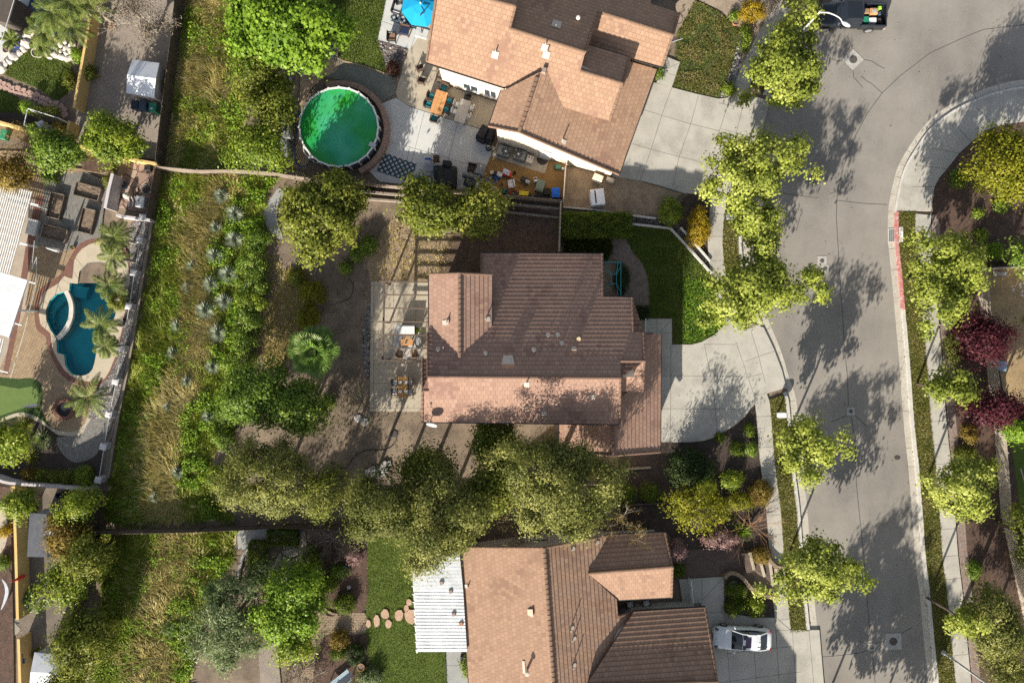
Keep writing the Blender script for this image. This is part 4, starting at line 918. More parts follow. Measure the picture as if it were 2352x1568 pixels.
ks = [tE.P(1370, 1300), tN.P(1398, 1229)-nw*.45, tN.P(1528, 1222)-nw*.45-e3v*.4, tN.P(1544, 1300)-e3v*.4, tS.P(1543, 1370)+nw*.45-e3v*.4, tS.P(1416, 1377)+nw*.45]
footprint(h3, ks, [min(tN.z(c.x, c.y), tS.z(c.x, c.y))-.25 for c in ks], M_stucco2)
ks = [tG.P(1420, 1450), tG.P(1456, 1404)-nw*.4, tG.P(1620, 1394)-nw*.45-e3v*.45, tG.P(1648, 1564)-e3v*.45, tGS.P(1655, 1606)-e3v*.45, tGS.P(1345, 1612)]
footprint(h3, ks, [min(tG.z(c.x, c.y), tGS.z(c.x, c.y))-.24 for c in ks], M_stucco2)
a = on_wall(1222, 1246, k1, nw); b = on_wall(1263, 1244, k1, nw); wallwindow(h3, b, a, a.z-.7, a.z-.1, nw, 2, False)
for x, y, h, pl in ((1075, 1345, .35, tW), (1310, 1442, .6, tE), (1315, 1466, .45, tE), (1315, 1527, .6, tE), (1313, 1260, .4, tE), (1368, 1246, .3, tE)): ventpipe(h3, pl, x, y, h, .05, .28)
boxvent(h3, tW, 1222, 1405, .62, flat('tan vent', (.55, .42, .31)))
mb = MB(); p = tW.P(1211, 1535); mb.lathe(p, [(.09, -.1), (.09, .7), (.17, .72), (.17, .85), (.1, .87)], 14); mb.build('flue', flat('flue pale', (.55, .45, .35)), h3)
mb = MB(); p = tW.P(1203, 1530)+Vector((0, 0, .09)); u = Vector((0, 0, 0)); mb.box(p, (.2, .95, .02), R(4), (0, R(-22))); mb.build('flue_flashing', M_flash, h3)

h4 = thing('house', 'tall house just below the picture, seen by its shadow across the white car', 'house', (14, -40, 0))
profblock(h4, (0, 1), [(-18.3, -.1), (-18.3, 5.6), (-13, 7.4), (-7.5, 5.6), (-7.5, -.1)], -50, -37.2, M_stucco2); pT = Plane((13, -40, 7.7), (1, 0)); pT2 = Plane((13, -40, 7.7), (-1, 0))
def _pp(x, y, pl): z = pl.z(x, y); return (CX+x*K/(1-z/HC), CY-y*K/(1-z/HC))
roofface(h4, pT, [_pp(x, y, pT) for x, y in ((13, -50), (18.7, -50), (18.7, -36.8), (13, -36.8))], M_roof3); roofface(h4, pT2, [_pp(x, y, pT2) for x, y in ((13, -50), (13, -36.8), (7.2, -36.8), (7.2, -50))], M_roof3)
# ================================================================== PLANTS
L_maple = leafmat('maple leaves', (.12, .155, .022), (.30, .345, .055), (.52, .54, .14), .35)
L_lime = leafmat('lime leaves', (.08, .15, .014), (.20, .32, .028), (.36, .46, .07), .35)
L_olive = leafmat('olive leaves', (.055, .075, .010), (.155, .18, .024), (.33, .33, .06), .3)
L_laurel = leafmat('laurel leaves', (.045, .082, .009), (.125, .20, .018), (.29, .37, .06), .25, .09)
L_pepper = leafmat('pepper leaves', (.048, .062, .012), (.145, .16, .034), (.36, .355, .10), .3)
L_grey = leafmat('silver leaves', (.055, .09, .03), (.16, .215, .08), (.42, .47, .24), .25)
L_purple = leafmat('plum leaves', (.035, .010, .014), (.085, .02, .028), (.16, .05, .055), .3)
L_gold = leafmat('golden leaves', (.14, .10, .012), (.36, .24, .016), (.52, .40, .04), .3)
L_citrus = leafmat('citrus leaves', (.06, .105, .009), (.18, .25, .02), (.42, .44, .05), .3, .1)
L_yg = leafmat('yellow green leaves', (.10, .115, .010), (.22, .22, .016), (.34, .33, .035), .35)
L_dark = leafmat('dark leaves', (.014, .030, .008), (.032, .055, .014), (.07, .10, .03), .2)
L_hedge = leafmat('hedge leaves', (.035, .06, .008), (.10, .145, .014), (.21, .26, .035), .25)
L_rust = leafmat('rust leaves', (.11, .07, .015), (.22, .15, .03), (.36, .28, .06), .3)
L_pink = leafmat('pink blossom', (.22, .13, .12), (.36, .22, .20), (.50, .36, .33), .3)
L_twig = leafmat('dry twigs', (.13, .10, .075), (.22, .18, .135), (.34, .29, .22), .1, 0)
L_palm = leafmat('palm fronds', (.04, .07, .012), (.12, .165, .03), (.34, .34, .11), .25, .1)
L_fan = leafmat('fan palm fronds', (.05, .10, .018), (.15, .25, .045), (.42, .48, .18), .3, .1)
L_grass = leafmat('green blades', (.11, .155, .014), (.26, .33, .03), (.46, .47, .08), .5)
L_straw = leafmat('straw blades', (.40, .34, .10), (.66, .56, .20), (.86, .76, .42), .5)
L_turf = leafmat('turf blades', (.06, .095, .010), (.12, .17, .02), (.22, .26, .05), .45, .02)
L_turfdry = leafmat('tired turf blades', (.10, .12, .014), (.21, .21, .04), (.38, .31, .13), .45, .02)
ST = 'young street trees'
# street trees: lobed light green leaves
for lab, px, py, rx, ry, zc, rz, n, per in (
    ('street tree with a light green crown beside the lawn of the top house', 1808, 146, 108, 104, 4.9, 2.2, 130, 64),
    ('street tree with a wide light green crown over the driveway pavement of the top house', 1730, 385, 122, 92, 4.9, 2.1, 125, 64),
    ('narrow street tree squeezed between two wider crowns on the left kerb', 1742, 520, 62, 62, 4.5, 1.9, 60, 60),
    ('street tree with the broadest crown, beside the front lawn of the middle house', 1746, 660, 124, 100, 4.9, 2.1, 145, 64),
    ('thin young street tree below the curved driveway of the middle house', 1860, 1032, 78, 82, 4.6, 2.0, 68, 58),
    ('dense street tree on the kerb above the white car', 1868, 1312, 98, 80, 4.6, 2.0, 110, 64),
    ('street tree behind the red painted kerb', 2165, 632, 98, 108, 4.6, 2.0, 105, 62),
    ('small sparse street tree on the right pavement level with the middle house', 2175, 888, 66, 40, 4.0, 1.0, 30, 50),
    ('street tree with a green crown over the right pavement, left of the plank fence', 2210, 1122, 70, 84, 4.4, 1.9, 85, 62),
    ('sparse little street tree over the right pavement near the lower street lamp', 2214, 1424, 48, 46, 4.6, 1.5, 24, 48)):
    tree(lab, px, py, rx, ry, zc, rz, L_maple, int(n*.8), int(per*2.3), .31, .185, .42, 'street_tree', ST, lobed=True, aspect=.9, trunk=.11, hollow=.12, low=-.8)
tree('street tree just below the picture, seen by its shadow on the road', 1946, 1735, 120, 105, 4.9, 2.2, L_maple, 120, 90, .30, .2, .48, 'street_tree', ST, lobed=True, trunk=.11, low=-.7)
tree('street tree beyond the lower right corner, seen by its shadow on the road', 2050, 1830, 95, 90, 4.9, 2.1, L_maple, 110, 90, .30, .2, .48, 'street_tree', ST, lobed=True, trunk=.11, low=-.7)
# back garden and boundary trees
T = tree
T('big bright green tree beside the lawn of the green pool house', 648, 62, 132, 118, 4.4, 2.6, L_lime, 240, 100, .36, .24, .25, lobed=True, seed=3)
T('dark olive green tree between the dry slope and the blue hose', 590, 165, 58, 66, 3.0, 2.0, L_olive, 80, 90, .4, .2)
T('olive green tree below it, left of the stone blocks', 628, 250, 52, 58, 3.0, 2.0, L_olive, 70, 80, .38, .2, .3)
T('bushy green tree beside the covered bench by the round pool', 595, 340, 60, 60, 3.0, 2.0, L_citrus, 80, 90, .38, .18, .25)
T('big olive green tree by the curved concrete path', 738, 498, 90, 104, 3.2, 2.1, L_olive, 150, 125, .36, .25, .25, trunk=.2)
T('left of two round trees between the fence and the middle house yard', 990, 480, 78, 60, 3.2, 1.9, L_olive, 95, 120, .34, .23, .25, group='pair of olive green trees by the fence')
T('right of two round trees, its crown over the low retaining walls', 1112, 488, 58, 54, 3.0, 1.8, L_olive, 70, 120, .34, .23, .3, group='pair of olive green trees by the fence')
T('glossy dark green tree left of the fan palm, upper of two', 590, 905, 82, 78, 3.4, 2.0, L_laurel, 140, 95, .38, .2, .2)
T('glossy dark green tree below the fan palm with pale leaf tips', 688, 935, 62, 66, 3.2, 2.0, L_laurel, 100, 95, .38, .21, .25)
T('large dull green willow-like tree at the lower end of the slope hedge', 620, 1095, 108, 92, 4.8, 2.6, L_pepper, 120, 186, .37, .20, .32, aspect=.42, hollow=.55)
T('small dark conifer between two willow-like trees', 742, 1128, 56, 62, 3.5, 2.2, L_olive, 60, 90, .36, .15, .3)
T('pale twiggy young tree in front of the stone rubble', 835, 1130, 40, 40, 3.8, 1.3, L_pepper, 18, 60, .36, .15, .4)
T('willow-like tree left of the tall one behind the white patio cover', 885, 1165, 88, 74, 6.4, 2.4, L_pepper, 92, 186, .37, .20, .32, aspect=.42, hollow=.55)
T('tall willow-like tree hanging over the corner of the white patio cover', 1022, 1185, 100, 110, 6.8, 2.5, L_pepper, 128, 186, .37, .20, .32, aspect=.42, hollow=.55)
T('shaded tree behind the willow-like trees, close to the dry yard', 985, 1080, 70, 54, 4.6, 2.0, L_olive, 80, 90, .42, .19, .2)
T('largest crown, yellow green, spreading between the two lower houses', 1285, 1112, 148, 118, 7.2, 2.8, L_pepper, 184, 193, .37, .20, .32, aspect=.42, hollow=.55, trunk=.26)
T('leafy tree between the hanging willow-like crown and the largest crown', 1122, 1128, 46, 56, 5.4, 2.0, L_olive, 70, 140, .36, .22, .4)
T('dark green tree in the shade below the roof eave of the middle house', 1140, 1018, 58, 54, 3.2, 2.0, L_hedge, 80, 90, .42, .19, .2)
T('silver grey tree at the foot of the lower slope', 528, 1420, 100, 118, 3.2, 2.1, L_grey, 130, 140, .36, .26, .4, aspect=.25, low=-.6)
T('light green tree in front of the silver grey tree', 670, 1390, 82, 88, 3.4, 2.0, L_lime, 140, 85, .38, .22, .28)
T('green tree below the light green tree, over the dirt path', 678, 1475, 42, 44, 2.6, 1.5, L_citrus, 50, 80, .34, .2, .25)
T('citrus tree full of yellow green leaves in the gravel yard', 258, 320, 62, 56, 2.6, 1.7, L_citrus, 100, 90, .3, .2, .2, hollow=.5)
T('dark glossy tree with pale blossom at the yellow garden wall', 125, 345, 58, 44, 2.6, 1.7, L_laurel, 75, 85, .32, .2, .3)
T('bushy tree with brown tips at the left edge of the paver yard', 25, 398, 44, 42, 2.4, 1.6, L_rust, 55, 85, .3, .17, .25)
T('round lemon tree in the lower left planting bed', 25, 1010, 46, 52, 2.6, 1.6, L_citrus, 55, 75, .32, .2, .35)
T('bushy lime green tree against the top of the yellow wall', 48, 1155, 30, 34, 2.4, 1.6, L_citrus, 50, 80, .26, .17, .2)
T('lime green tree at the corner of the grey shed', 186, 1160, 38, 42, 2.8, 1.7, L_citrus, 55, 85, .3, .17, .25)
T('reddish flowering tree leaning over the grey shed roof', 155, 1222, 44, 50, 3.0, 1.6, L_rust, 60, 75, .34, .2, .3)
T('dull green tree at the dark fence beside the shed', 205, 1270, 48, 44, 3.2, 1.8, L_olive, 60, 80, .36, .19, .25)
T('lime green loose tree below the grey shed', 150, 1335, 72, 56, 3.0, 1.4, L_citrus, 75, 65, .34, .2, .45, hollow=.2)
T('dark green tree over the white tent roof in the lower left corner', 198, 1470, 62, 80, 3.6, 2.2, L_olive, 120, 90, .4, .19, .25)
T('dark tree at the lower left corner of the picture beside the tent', 160, 1565, 48, 38, 3.2, 1.8, L_olive, 55, 90, .36, .18, .25)
T('yellow green round tree beside the curved pavement', 2308, 382, 88, 84, 3.9, 1.9, L_yg, 150, 90, .4, .19, .2)
T('purple leaved plum tree over the plank fence, upper of two', 2252, 776, 62, 56, 3.4, 1.8, L_purple, 85, 85, .36, .19, .3, group='purple plum trees')
T('purple leaved plum tree over the plank fence, lower of two', 2284, 944, 62, 44, 3.4, 1.8, L_purple, 75, 85, .36, .19, .35, group='purple plum trees')
T('bright green tree cut by the right edge, behind the plank fence', 2338, 978, 34, 34, 3.6, 1.6, L_lime, 45, 80, .34, .2, .2)
T('large feathery green tree at the lower right corner', 2288, 1440, 62, 100, 4.0, 2.2, L_pepper, 120, 110, .36, .2, .35, aspect=.4)
T('feathery tree at the very bottom of the right edge', 2320, 1548, 50, 44, 3.8, 2.0, L_pepper, 70, 90, .42, .17, .3, aspect=.3)
T('dark green tree at the right edge beside the black mulch', 2372, 590, 40, 44, 3.6, 1.8, L_laurel, 50, 80, .36, .19, .25)
T('green tree at the lower right edge behind the plank fence', 2352, 1225, 18, 70, 3.2, 1.8, L_olive, 50, 80, .36, .18, .25)
T('loose yellow green tree above the garage roof of the bottom house', 1600, 1165, 88, 62, 3.2, 1.5, L_yg, 60, 60, .34, .17, .4, hollow=.2)
T('low spreading juniper in the mulch below the driveway', 1582, 1075, 48, 48, .8, .8, L_dark, 100, 85, .28, .15, .2, low=-.1, trunk=.06, cat='shrub', name='juniper')
# shrubs: label, px, py, rx, ry, height, material
for a in (
    ('yellow green round shrub beside the bare soil west of the patio', 717, 672, 29, 30, 1.3, L_yg),
    ('yellow green shrub right above the fan palm', 709, 727, 26, 26, 1.1, L_yg),
    ('dark olive shrub on the dry slope above the yellow green shrubs', 682, 638, 19, 22, 1.1, L_olive),
    ('clipped green bush, the largest of three in the bare west yard', 847, 565, 20, 20, 1.0, L_laurel),
    ('loose green bush beside the clipped bush in the west yard', 819, 584, 15, 17, .8, L_laurel),
    ('smallest green bush in the bare west yard', 795, 613, 11, 13, .6, L_laurel),
    ('small bright bush at the foot of the glossy trees', 753, 924, 15, 15, .8, L_laurel),
    ('yellow green round shrub at the corner of the gravel border', 1540, 485, 30, 29, 1.4, L_citrus),
    ('golden orange shrub beside the left pavement', 1602, 522, 27, 46, 1.2, L_gold),
    ('clipped green bush nearest the eave tree, first of the lower front row', 1441, 1132, 22, 21, 1.0, L_hedge),
    ('clipped round green bush, second of the lower front row', 1495, 1130, 22, 21, 1.1, L_hedge),
    ('bright green leafy bush with white flowers, third of the lower front row', 1620, 1116, 25, 19, 1.0, L_citrus),
    ('bright green leafy bush, uppermost of the lower front row', 1678, 1102, 23, 22, 1.0, L_citrus),
    ('rust tipped square bush beside the left pavement', 1748, 1133, 28, 27, 1.3, L_rust),
    ('small green plant in the dark mulch close to the driveway curve', 1719, 987, 10, 12, .5, L_hedge),
    ('left of two low green plants side by side in the dark mulch', 1690, 1029, 16, 14, .6, L_hedge),
    ('right of two low green plants side by side in the dark mulch', 1725, 1031, 11, 14, .6, L_laurel),
    ('faint small plant on the edge of the driveway curve', 1655, 1004, 9, 7, .4, L_hedge),
    ('yellow green low shrub row above the bottom house, left half', 1640, 1156, 36, 18, 1.1, L_yg),
    ('yellow green low shrub row above the bottom house, right half', 1700, 1150, 36, 18, 1.1, L_yg),
    ('upper round bush in the bed between the driveway and the paver steps', 1690, 1357, 22, 18, .9, L_hedge),
    ('lower left round bush in the bed above the white car', 1686, 1393, 21, 20, .9, L_hedge),
    ('leafy yellow green bush, right one in the bed above the white car', 1733, 1390, 23, 24, .9, L_citrus),
    ('small dark green bush at the corner of the gable roof', 1557, 1310, 13, 15, .8, L_hedge),
    ('pale buff flowering bush behind the paver court', 1655, 1240, 42, 22, 1.0, L_pink),
    ('pink flowering shrub by the end of the gable roof', 1555, 1262, 20, 24, 1.1, L_pink),
    ('dry brown bush beside the top of the paver steps', 1750, 1275, 24, 16, .9, L_rust),
    ('rounded grey green bush beside the brick path', 793, 1386, 23, 22, 1.0, L_hedge),
    ('lime green small bush in the mulch above the brick path', 753, 1340, 18, 22, .7, L_citrus),
    ('dusty rose flowering shrub next to the lawn of the bottom house', 810, 1278, 16, 24, .9, L_pink),
    ('green shrub in the upper mulch bed of the bottom house', 778, 1310, 16, 16, .8, L_laurel),
    ('dark green shrub between the flagstones and the mulch bed', 712, 1290, 26, 42, 1.2, L_laurel),
    ('brown dry shrub below the brick path', 778, 1470, 22, 22, .8, L_rust),
    ('green bush below the dry shrub', 776, 1500, 16, 15, .7, L_hedge),
    ('grey bush with pale twigs right of the blue bench', 852, 1555, 24, 24, .8, L_grey),
    ('dark green bush left of the terracotta bowl', 815, 1500, 22, 22, .9, L_dark),
    ('yellow flowering shrub at the top edge beside the dry front garden', 1727, 28, 30, 24, 1.5, L_gold),
    ('dark green shrub beside the rock edge of the top lawn', 1712, 90, 13, 34, 1.0, L_hedge),
    ('small green plant beside the terracotta pot at the top lawn', 1688, 38, 9, 10, .5, L_laurel),
    ('little green bush at the top garage corner', 1513, 168, 9, 13, .8, L_laurel),
    ('low green shrub at the end of the rock edge', 1675, 205, 13, 13, .7, L_citrus),
    ('dark green shrub in the right bark bed under the yellow green tree', 2202, 412, 20, 20, 1.1, L_laurel),
    ('round green shrub in the right bark bed near the black mulch', 2297, 470, 16, 18, .9, L_laurel),
    ('small bright bush in the middle of the right bark bed', 2245, 490, 10, 9, .6, L_citrus),
    ('small green plant at the corner of the black mulch', 2252, 540, 13, 13, .7, L_citrus),
    ('bright lime bush at the top of the plank fence', 2278, 576, 22, 18, 1.1, L_lime),
    ('grassy olive bush beside the right pavement, below the purple tree', 2190, 800, 24, 38, .9, L_pepper),
    ('brown green bush left of the lower plum tree', 2228, 905, 16, 14, .8, L_rust),
    ('ochre bush below the lower plum tree', 2228, 995, 18, 22, .9, L_rust),
    ('grassy green bush above the green crowned street tree', 2215, 1042, 24, 20, .9, L_olive),
    ('small green bush in the lower right bark bed', 2238, 1305, 14, 20, .9, L_laurel),
    ('climbing plant at the outer side of the yellow wall', 205, 166, 13, 18, 1.2, L_olive),
    ('small bright plant inside the yellow wall, near the pale rocks', 177, 128, 9, 16, .9, L_lime),
    ('bush at the lower lawn edge beside the yellow wall', 160, 185, 9, 18, .9, L_olive),
    ('first shrub of the low row above the shaded wall', 68, 1092, 18, 15, .9, L_rust),
    ('second shrub of the low row above the shaded wall', 98, 1096, 18, 16, .9, L_olive),
    ('third shrub of the low row above the shaded wall', 130, 1096, 18, 16, .9, L_olive),
    ('fourth, greyish shrub of the low row above the shaded wall', 160, 1098, 18, 16, .9, L_olive),
    ('tallest yellow green shrub at the end of the low row by the pillar', 193, 1092, 20, 24, 1.1, L_citrus),
    ('bush with gold flowers left of the yellow wall', 12, 1218, 9, 13, .8, L_gold),
    ('dark leafy plant left of the yellow wall', 8, 1290, 10, 18, .7, L_laurel),
    ('leafless looking grey bush in front of the lower yellow wall', 66, 1375, 14, 24, 1.0, L_grey),
    ('weedy green tuft beside the tent', 90, 1500, 14, 8, .5, L_olive),
    ('vine covered corner post bush over the pool equipment', 66, 248, 15, 12, 1.3, L_lime),
    ('vine along the shaded trellis beside the flagstone path', 112, 258, 32, 9, 1.3, L_olive),
    ('bush at the end of the lower yellow wall', 138, 295, 13, 15, 1.2, L_rust),
    ('loose green shrub by the lilac equipment wall', 252, 417, 10, 16, .8, L_pepper),
    ('flowering plant below the eave of the bottom house', 1070, 1530, 10, 26, .8, L_citrus)):
    shrub(*a, n=int(14+a[3]*a[4]/14), per=52)
for i, (px, py, r, h, lab) in enumerate((
    (590, 552, 28, 1.2, 'top shrub of the green hedge row along the slope, below the concrete path'), (578, 600, 33, 1.3, 'second shrub of the slope hedge row'), (583, 645, 34, 1.4, 'third shrub of the slope hedge row, widest part'),
    (580, 690, 33, 1.4, 'fourth shrub of the slope hedge row, lime tinted'), (572, 730, 30, 1.3, 'fifth shrub of the slope hedge row beside the shaded dip'), (558, 782, 32, 1.3, 'sixth shrub of the slope hedge row, left of the fan palm'),
    (548, 832, 34, 1.3, 'seventh shrub of the slope hedge row'), (522, 940, 28, 1.2, 'eighth shrub of the slope hedge row at the glossy trees'), (512, 1000, 28, 1.2, 'ninth shrub of the slope hedge row with white blossom'), (500, 1098, 28, 1.3, 'last bright shrub of the slope hedge row beside the willow-like tree'))):
    shrub(lab, px, py, r, r, h, L_citrus if i in (3, 9) else L_laurel, n=44, per=70, spread=.19, leaf=.13, lob=.45, group='hedge row along the slope')
for px, rx, lab in ((1318, 30, 'left block of the long clipped hedge'), (1372, 28, 'middle block of the long clipped hedge'), (1420, 26, 'right block of the long clipped hedge')):
    shrub(lab+' below the side yard', px, 518, rx, 25, 1.1, L_hedge, n=120, per=60, spread=.22, leaf=.12, boxy=True, group='clipped hedge by the front lawn', name='hedge', cat='hedge')
shrub('low dark hedge at the house corner beside the front path', 1470, 718, 18, 12, .6, L_dark, n=50, per=50, boxy=True, name='hedge', cat='hedge')
shrub('clipped yellow green hedge bending along the flagstone terrace', 650, 1232, 34, 18, .7, L_hedge, n=90, per=55, boxy=True, name='hedge', cat='hedge', group='curved hedge by the flagstones')
shrub('shaded lower run of the hedge beside the flagstone terrace', 592, 1290, 18, 48, .7, L_hedge, n=110, per=55, boxy=True, name='hedge', cat='hedge', group='curved hedge by the flagstones')
shrub('dark planting under the gazebo frame', 1428, 640, 14, 36, .5, L_dark, n=60, per=50)

# bare and twiggy trees
def branches(mb, p, d, L, r, depth, sp=.55, up_=.1, pos=None):
    n = 3; pts = [p]
    for i in range(n):
        d = (d+Vector((random.gauss(0, .16), random.gauss(0, .16), random.gauss(0, .1)+up_*.3))).normalized(); pts.append(pts[-1]+d*L/n)
    mb.tube(pts, r, 3 if r < .03 else 5, r*.55, cap=False)
    if pos is not None and depth <= 1: pos.extend(pts[1:])
    if depth <= 0: return
    for i in range(3 if depth > 1 else 4):
        q = pts[random.randint(1, n)]; a = (d+Vector((random.gauss(0, sp), random.gauss(0, sp), random.gauss(up_, sp*.5)))).normalized()
        branches(mb, q, a, L*random.uniform(.5, .8), r*.5, depth-1, sp, up_, pos)
def baretree(label, px, py, h, L, n, depth, mat, leafm=None, leaf=.08, dens=6, r=.09, sp=.6, name='bare_tree', cat='tree', spread=.9, jit=.15):
    b = G(px, py); t = thing(name, label, cat, b); mb = MB(); pos = []
    mb.tube([b-Vector((0, 0, .1)), b+Vector((.05, .03, h))], r*1.3, 7, r)
    for k in range(n):
        a = 2*math.pi*(k+random.random()*.7)/n; d = Vector((math.cos(a)*spread, math.sin(a)*spread, random.uniform(.25, .9))).normalized()
        branches(mb, b+Vector((0, 0, h*random.uniform(.7, 1))), d, L*random.uniform(.7, 1.1), r*.7, depth, sp, .05, pos)
    mb.build('trunk', mat, t)
    if leafm:
        P = np.repeat(np.array([tuple(p) for p in pos]), dens, 0); P = P+RNG.normal(size=P.shape)*jit
        leaves_mesh('crown', P, unit(RNG.normal(size=P.shape)+np.array([0, 0, .6])), leaf*(.6+RNG.random(len(P))*.8), RNG.random(len(P)), leafm, t, aspect=.25)
    return t
MB_ = MATS
baretree('large leafless grey tree in the gravel yard beside the wooden fence', 362, 75, 1.6, 2.2, 9, 3, MATS['pale bark'], L_twig, .2, 3, .10, .6, jit=.25)
baretree('dry grey shrub with fine twigs above the upper mulch bed', 770, 1235, .4, 1.5, 8, 2, MATS['pale bark'], L_twig, .16, 6, .05)
baretree('bare orange brown shrub with long stems beside the left pavement', 1722, 1205, .5, 1.9, 10, 2, surf('orange bark', (.30, .17, .09), (.22, .12, .07), 6, rough=.9), None, r=.045, sp=.4)
baretree('bare pale branched tree in front of the bottom house gable, left one', 1195, 1190, 1.8, 1.7, 7, 3, MATS['pale bark'], L_rust, .12, 2, .06)
baretree('bare pale branched tree in front of the bottom house gable, right one', 1425, 1190, 1.6, 1.6, 7, 3, MATS['pale bark'], L_rust, .12, 2, .06)
baretree('bare pale branched tree in front of the bottom house gable, middle one', 1320, 1205, 1.6, 1.5, 7, 2, MATS['pale bark'], L_rust, .14, 4, .05)
baretree('twiggy flowering shrub with thin stems at the corner of the patio', 822, 942, .4, 1.5, 9, 2, MATS['pale bark'], L_olive, .12, 3, .035)
baretree('twiggy pale bush at the yellow garden wall', 78, 322, .5, 1.3, 8, 2, MATS['pale bark'], L_rust, .14, 5, .04)
baretree('thin bare branches beside the yellow shrub at the top edge', 1795, 12, .5, 1.8, 9, 3, MATS['pale bark'], L_twig, .14, 4, .05)
baretree('leafless shrub on the lower dry slope', 455, 1470, .3, 1.0, 8, 2, MATS['pale bark'], None, r=.03)
baretree('twiggy shrub at the bottom edge between the paths', 690, 1545, .3, 1.3, 9, 2, MATS['pale bark'], L_twig, .14, 6, .04)

# palms
def strips(name, quads, tint, mat, parent):
    q = np.array(quads, float)-np.array(ORG[parent]); n = len(q); m = 4
    me = bpy.data.meshes.new(name); me.vertices.add(n*m); me.vertices.foreach_set('co', q.reshape(-1).astype(np.float32))
    me.loops.add(n*m); me.loops.foreach_set('vertex_index', np.arange(n*m, dtype=np.int32))
    me.polygons.add(n); me.polygons.foreach_set('loop_start', np.arange(0, n*m, m, dtype=np.int32)); me.polygons.foreach_set('loop_total', np.full(n, m, np.int32))
    at = me.attributes.new('tint', 'FLOAT', 'FACE'); at.data.foreach_set('value', np.clip(tint, 0, 1).astype(np.float32))
    me.materials.append(mat); me.update(); return link(me, name, parent)
def featherpalm(label, px, py, zc, L, n=15, name='palm_tree', group=None, cat='palm', droop=1.0, mat=None, tilt=.9, lw=.055, ll=.5, stem=True):
    g0 = gz(px, py); c = W(px, py, g0+zc); b = Vector((c.x, c.y, g0)); t = thing(name, label, cat, b, group)
    mb = MB(); mb.tube([b-Vector((0, 0, .1)), b+Vector((.03, 0, zc*.5)), c], .15 if zc > 1.5 else .08, 8, .11 if zc > 1.5 else .07); mb.build('trunk', MATS['pale bark'], t)
    for k in range(n):
        a = 2.39996*k+random.uniform(-.2, .2); el = tilt*(1-k/n*.95); l = L*random.uniform(.8, 1.1)
        D = Vector((math.cos(a), math.sin(a), 0)); S_ = Vector((-D.y, D.x, 0)); Q = []; tn = []; base_t = random.random()*.4
        P = lambda u: c+D*(l*u*math.cos(el*(1-u*.6)))+Vector((0, 0, l*(u*math.sin(el)-droop*.55*u*u)))
        for i in range(9):
            p, q = P(i/9), P((i+1)/9); w = .02; Q.append([p-S_*w, q-S_*w, q+S_*w, p+S_*w]); tn.append(.75)
        for i in range(3, 36):
            u = i/36; p = P(u); tg = (P(min(1, u+.03))-p).normalized()
            for sg in (-1, 1):
                le = ll*math.sin(math.pi*min(1, .12+u*.88))**.6*random.uniform(.8, 1.1)
                d = (S_*sg+tg*.75+Vector((0, 0, -.35+random.uniform(-.15, .25)))).normalized(); e = p+d*le; wv = tg*lw*.5
                Q.append([p-wv, p+d*le*.5-wv*1.1+Vector((0, 0, .03)), e, p+d*le*.5+wv*1.1+Vector((0, 0, .03))]); tn.append(base_t+random.random()*.6)
        strips('frond', Q, np.array(tn), mat or L_palm, t)
    return t
PG = 'feathery palms by the swimming pool'
featherpalm('bushy feathery palm above the swimming pool, at the stone pillars', 262, 545, 3.0, 1.7, 13, group=PG)
featherpalm('feathery palm with fronds over the upper edge of the swimming pool', 258, 590, 3.2, 1.6, 9, group=PG)
featherpalm('feathery palm over the middle of the swimming pool', 250, 655, 3.0, 1.5, 9, group=PG)
featherpalm('feathery palm over the narrow part of the swimming pool', 232, 745, 3.2, 1.75, 11, group=PG)
featherpalm('feathery palm at the lower right pool edge beside a stone pillar', 243, 795, 3.0, 1.2, 10, group=PG)
featherpalm('feathery palm beside the round fire pit', 204, 912, 3.2, 2.0, 13, group=PG)
shrub('dense round palm-like bush between the pool and the pillars', 272, 690, 20, 24, 1.5, L_olive, n=50, per=60, leaf=.2, aspect=.2)
PG2 = 'feathery palms over the upper left pool'
featherpalm('large feathery palm over the blue pool corner at the top left', 118, 28, 3.0, 2.1, 17, group=PG2)
featherpalm('feathery palm beside the pale rocks at the top left', 165, 62, 2.6, 1.9, 15, group=PG2)
featherpalm('feathery palm at the edge of the dark pool, top left', 100, 72, 2.2, 1.6, 12, group=PG2)
featherpalm('feathery palm against the top of the yellow wall', 205, 10, 3.0, 1.8, 14, group=PG2)
featherpalm('feathery palm at the top edge left of the yellow wall', 160, 5, 3.2, 1.9, 14, group=PG2)
featherpalm('small feathery palm in the white pot on the lawn corner', 92, 104, .9, 1.1, 12, group=PG2)
featherpalm('sago palm in the blue glazed pot on the white concrete', 26, 92, 1.0, .95, 22, 'sago_palm', None, 'palm', .5, None, .75, .05, .2)
def spiky(label, px, py, r, h, n, mat, name='spiky_plant', cat='plant', group=None, w=.05, z=0, dr=.35, org=None):
    b = G(px, py, z) if org is None else org; t0 = []; Q = []
    for k in range(n):
        a = 2.39996*k; el = R(85)*(1-(k+.5)/n)**.8+R(8); l = r*random.uniform(.8, 1.1)
        D = Vector((math.cos(a)*math.cos(el), math.sin(a)*math.cos(el), math.sin(el)*h/r)); S_ = Vector((-math.sin(a), math.cos(a), 0))*w/2
        m = b+D*l*.55; e = b+D*l-Vector((0, 0, dr*l*.5*math.cos(el))); Q.append([b-S_*.5, m-S_, e, m+S_]); t0.append(random.random())
    o = bpy.data.objects.new('tmp', None); ORG[o] = b
    ob = strips(name, Q, np.array(t0), mat, o); ob.parent = None; ob.location = b; ORG[ob] = b; bpy.data.objects.remove(o)
    return tag(ob, label, cat, group)
spiky('bright spiky yucca beside the bare orange shrub', 1703, 1218, 1.25, 1.0, 70, L_lime, 'yucca', w=.07)
L_silver = leafmat('pale silver leaves', (.17, .21, .14), (.32, .37, .27), (.55, .58, .45), .25)
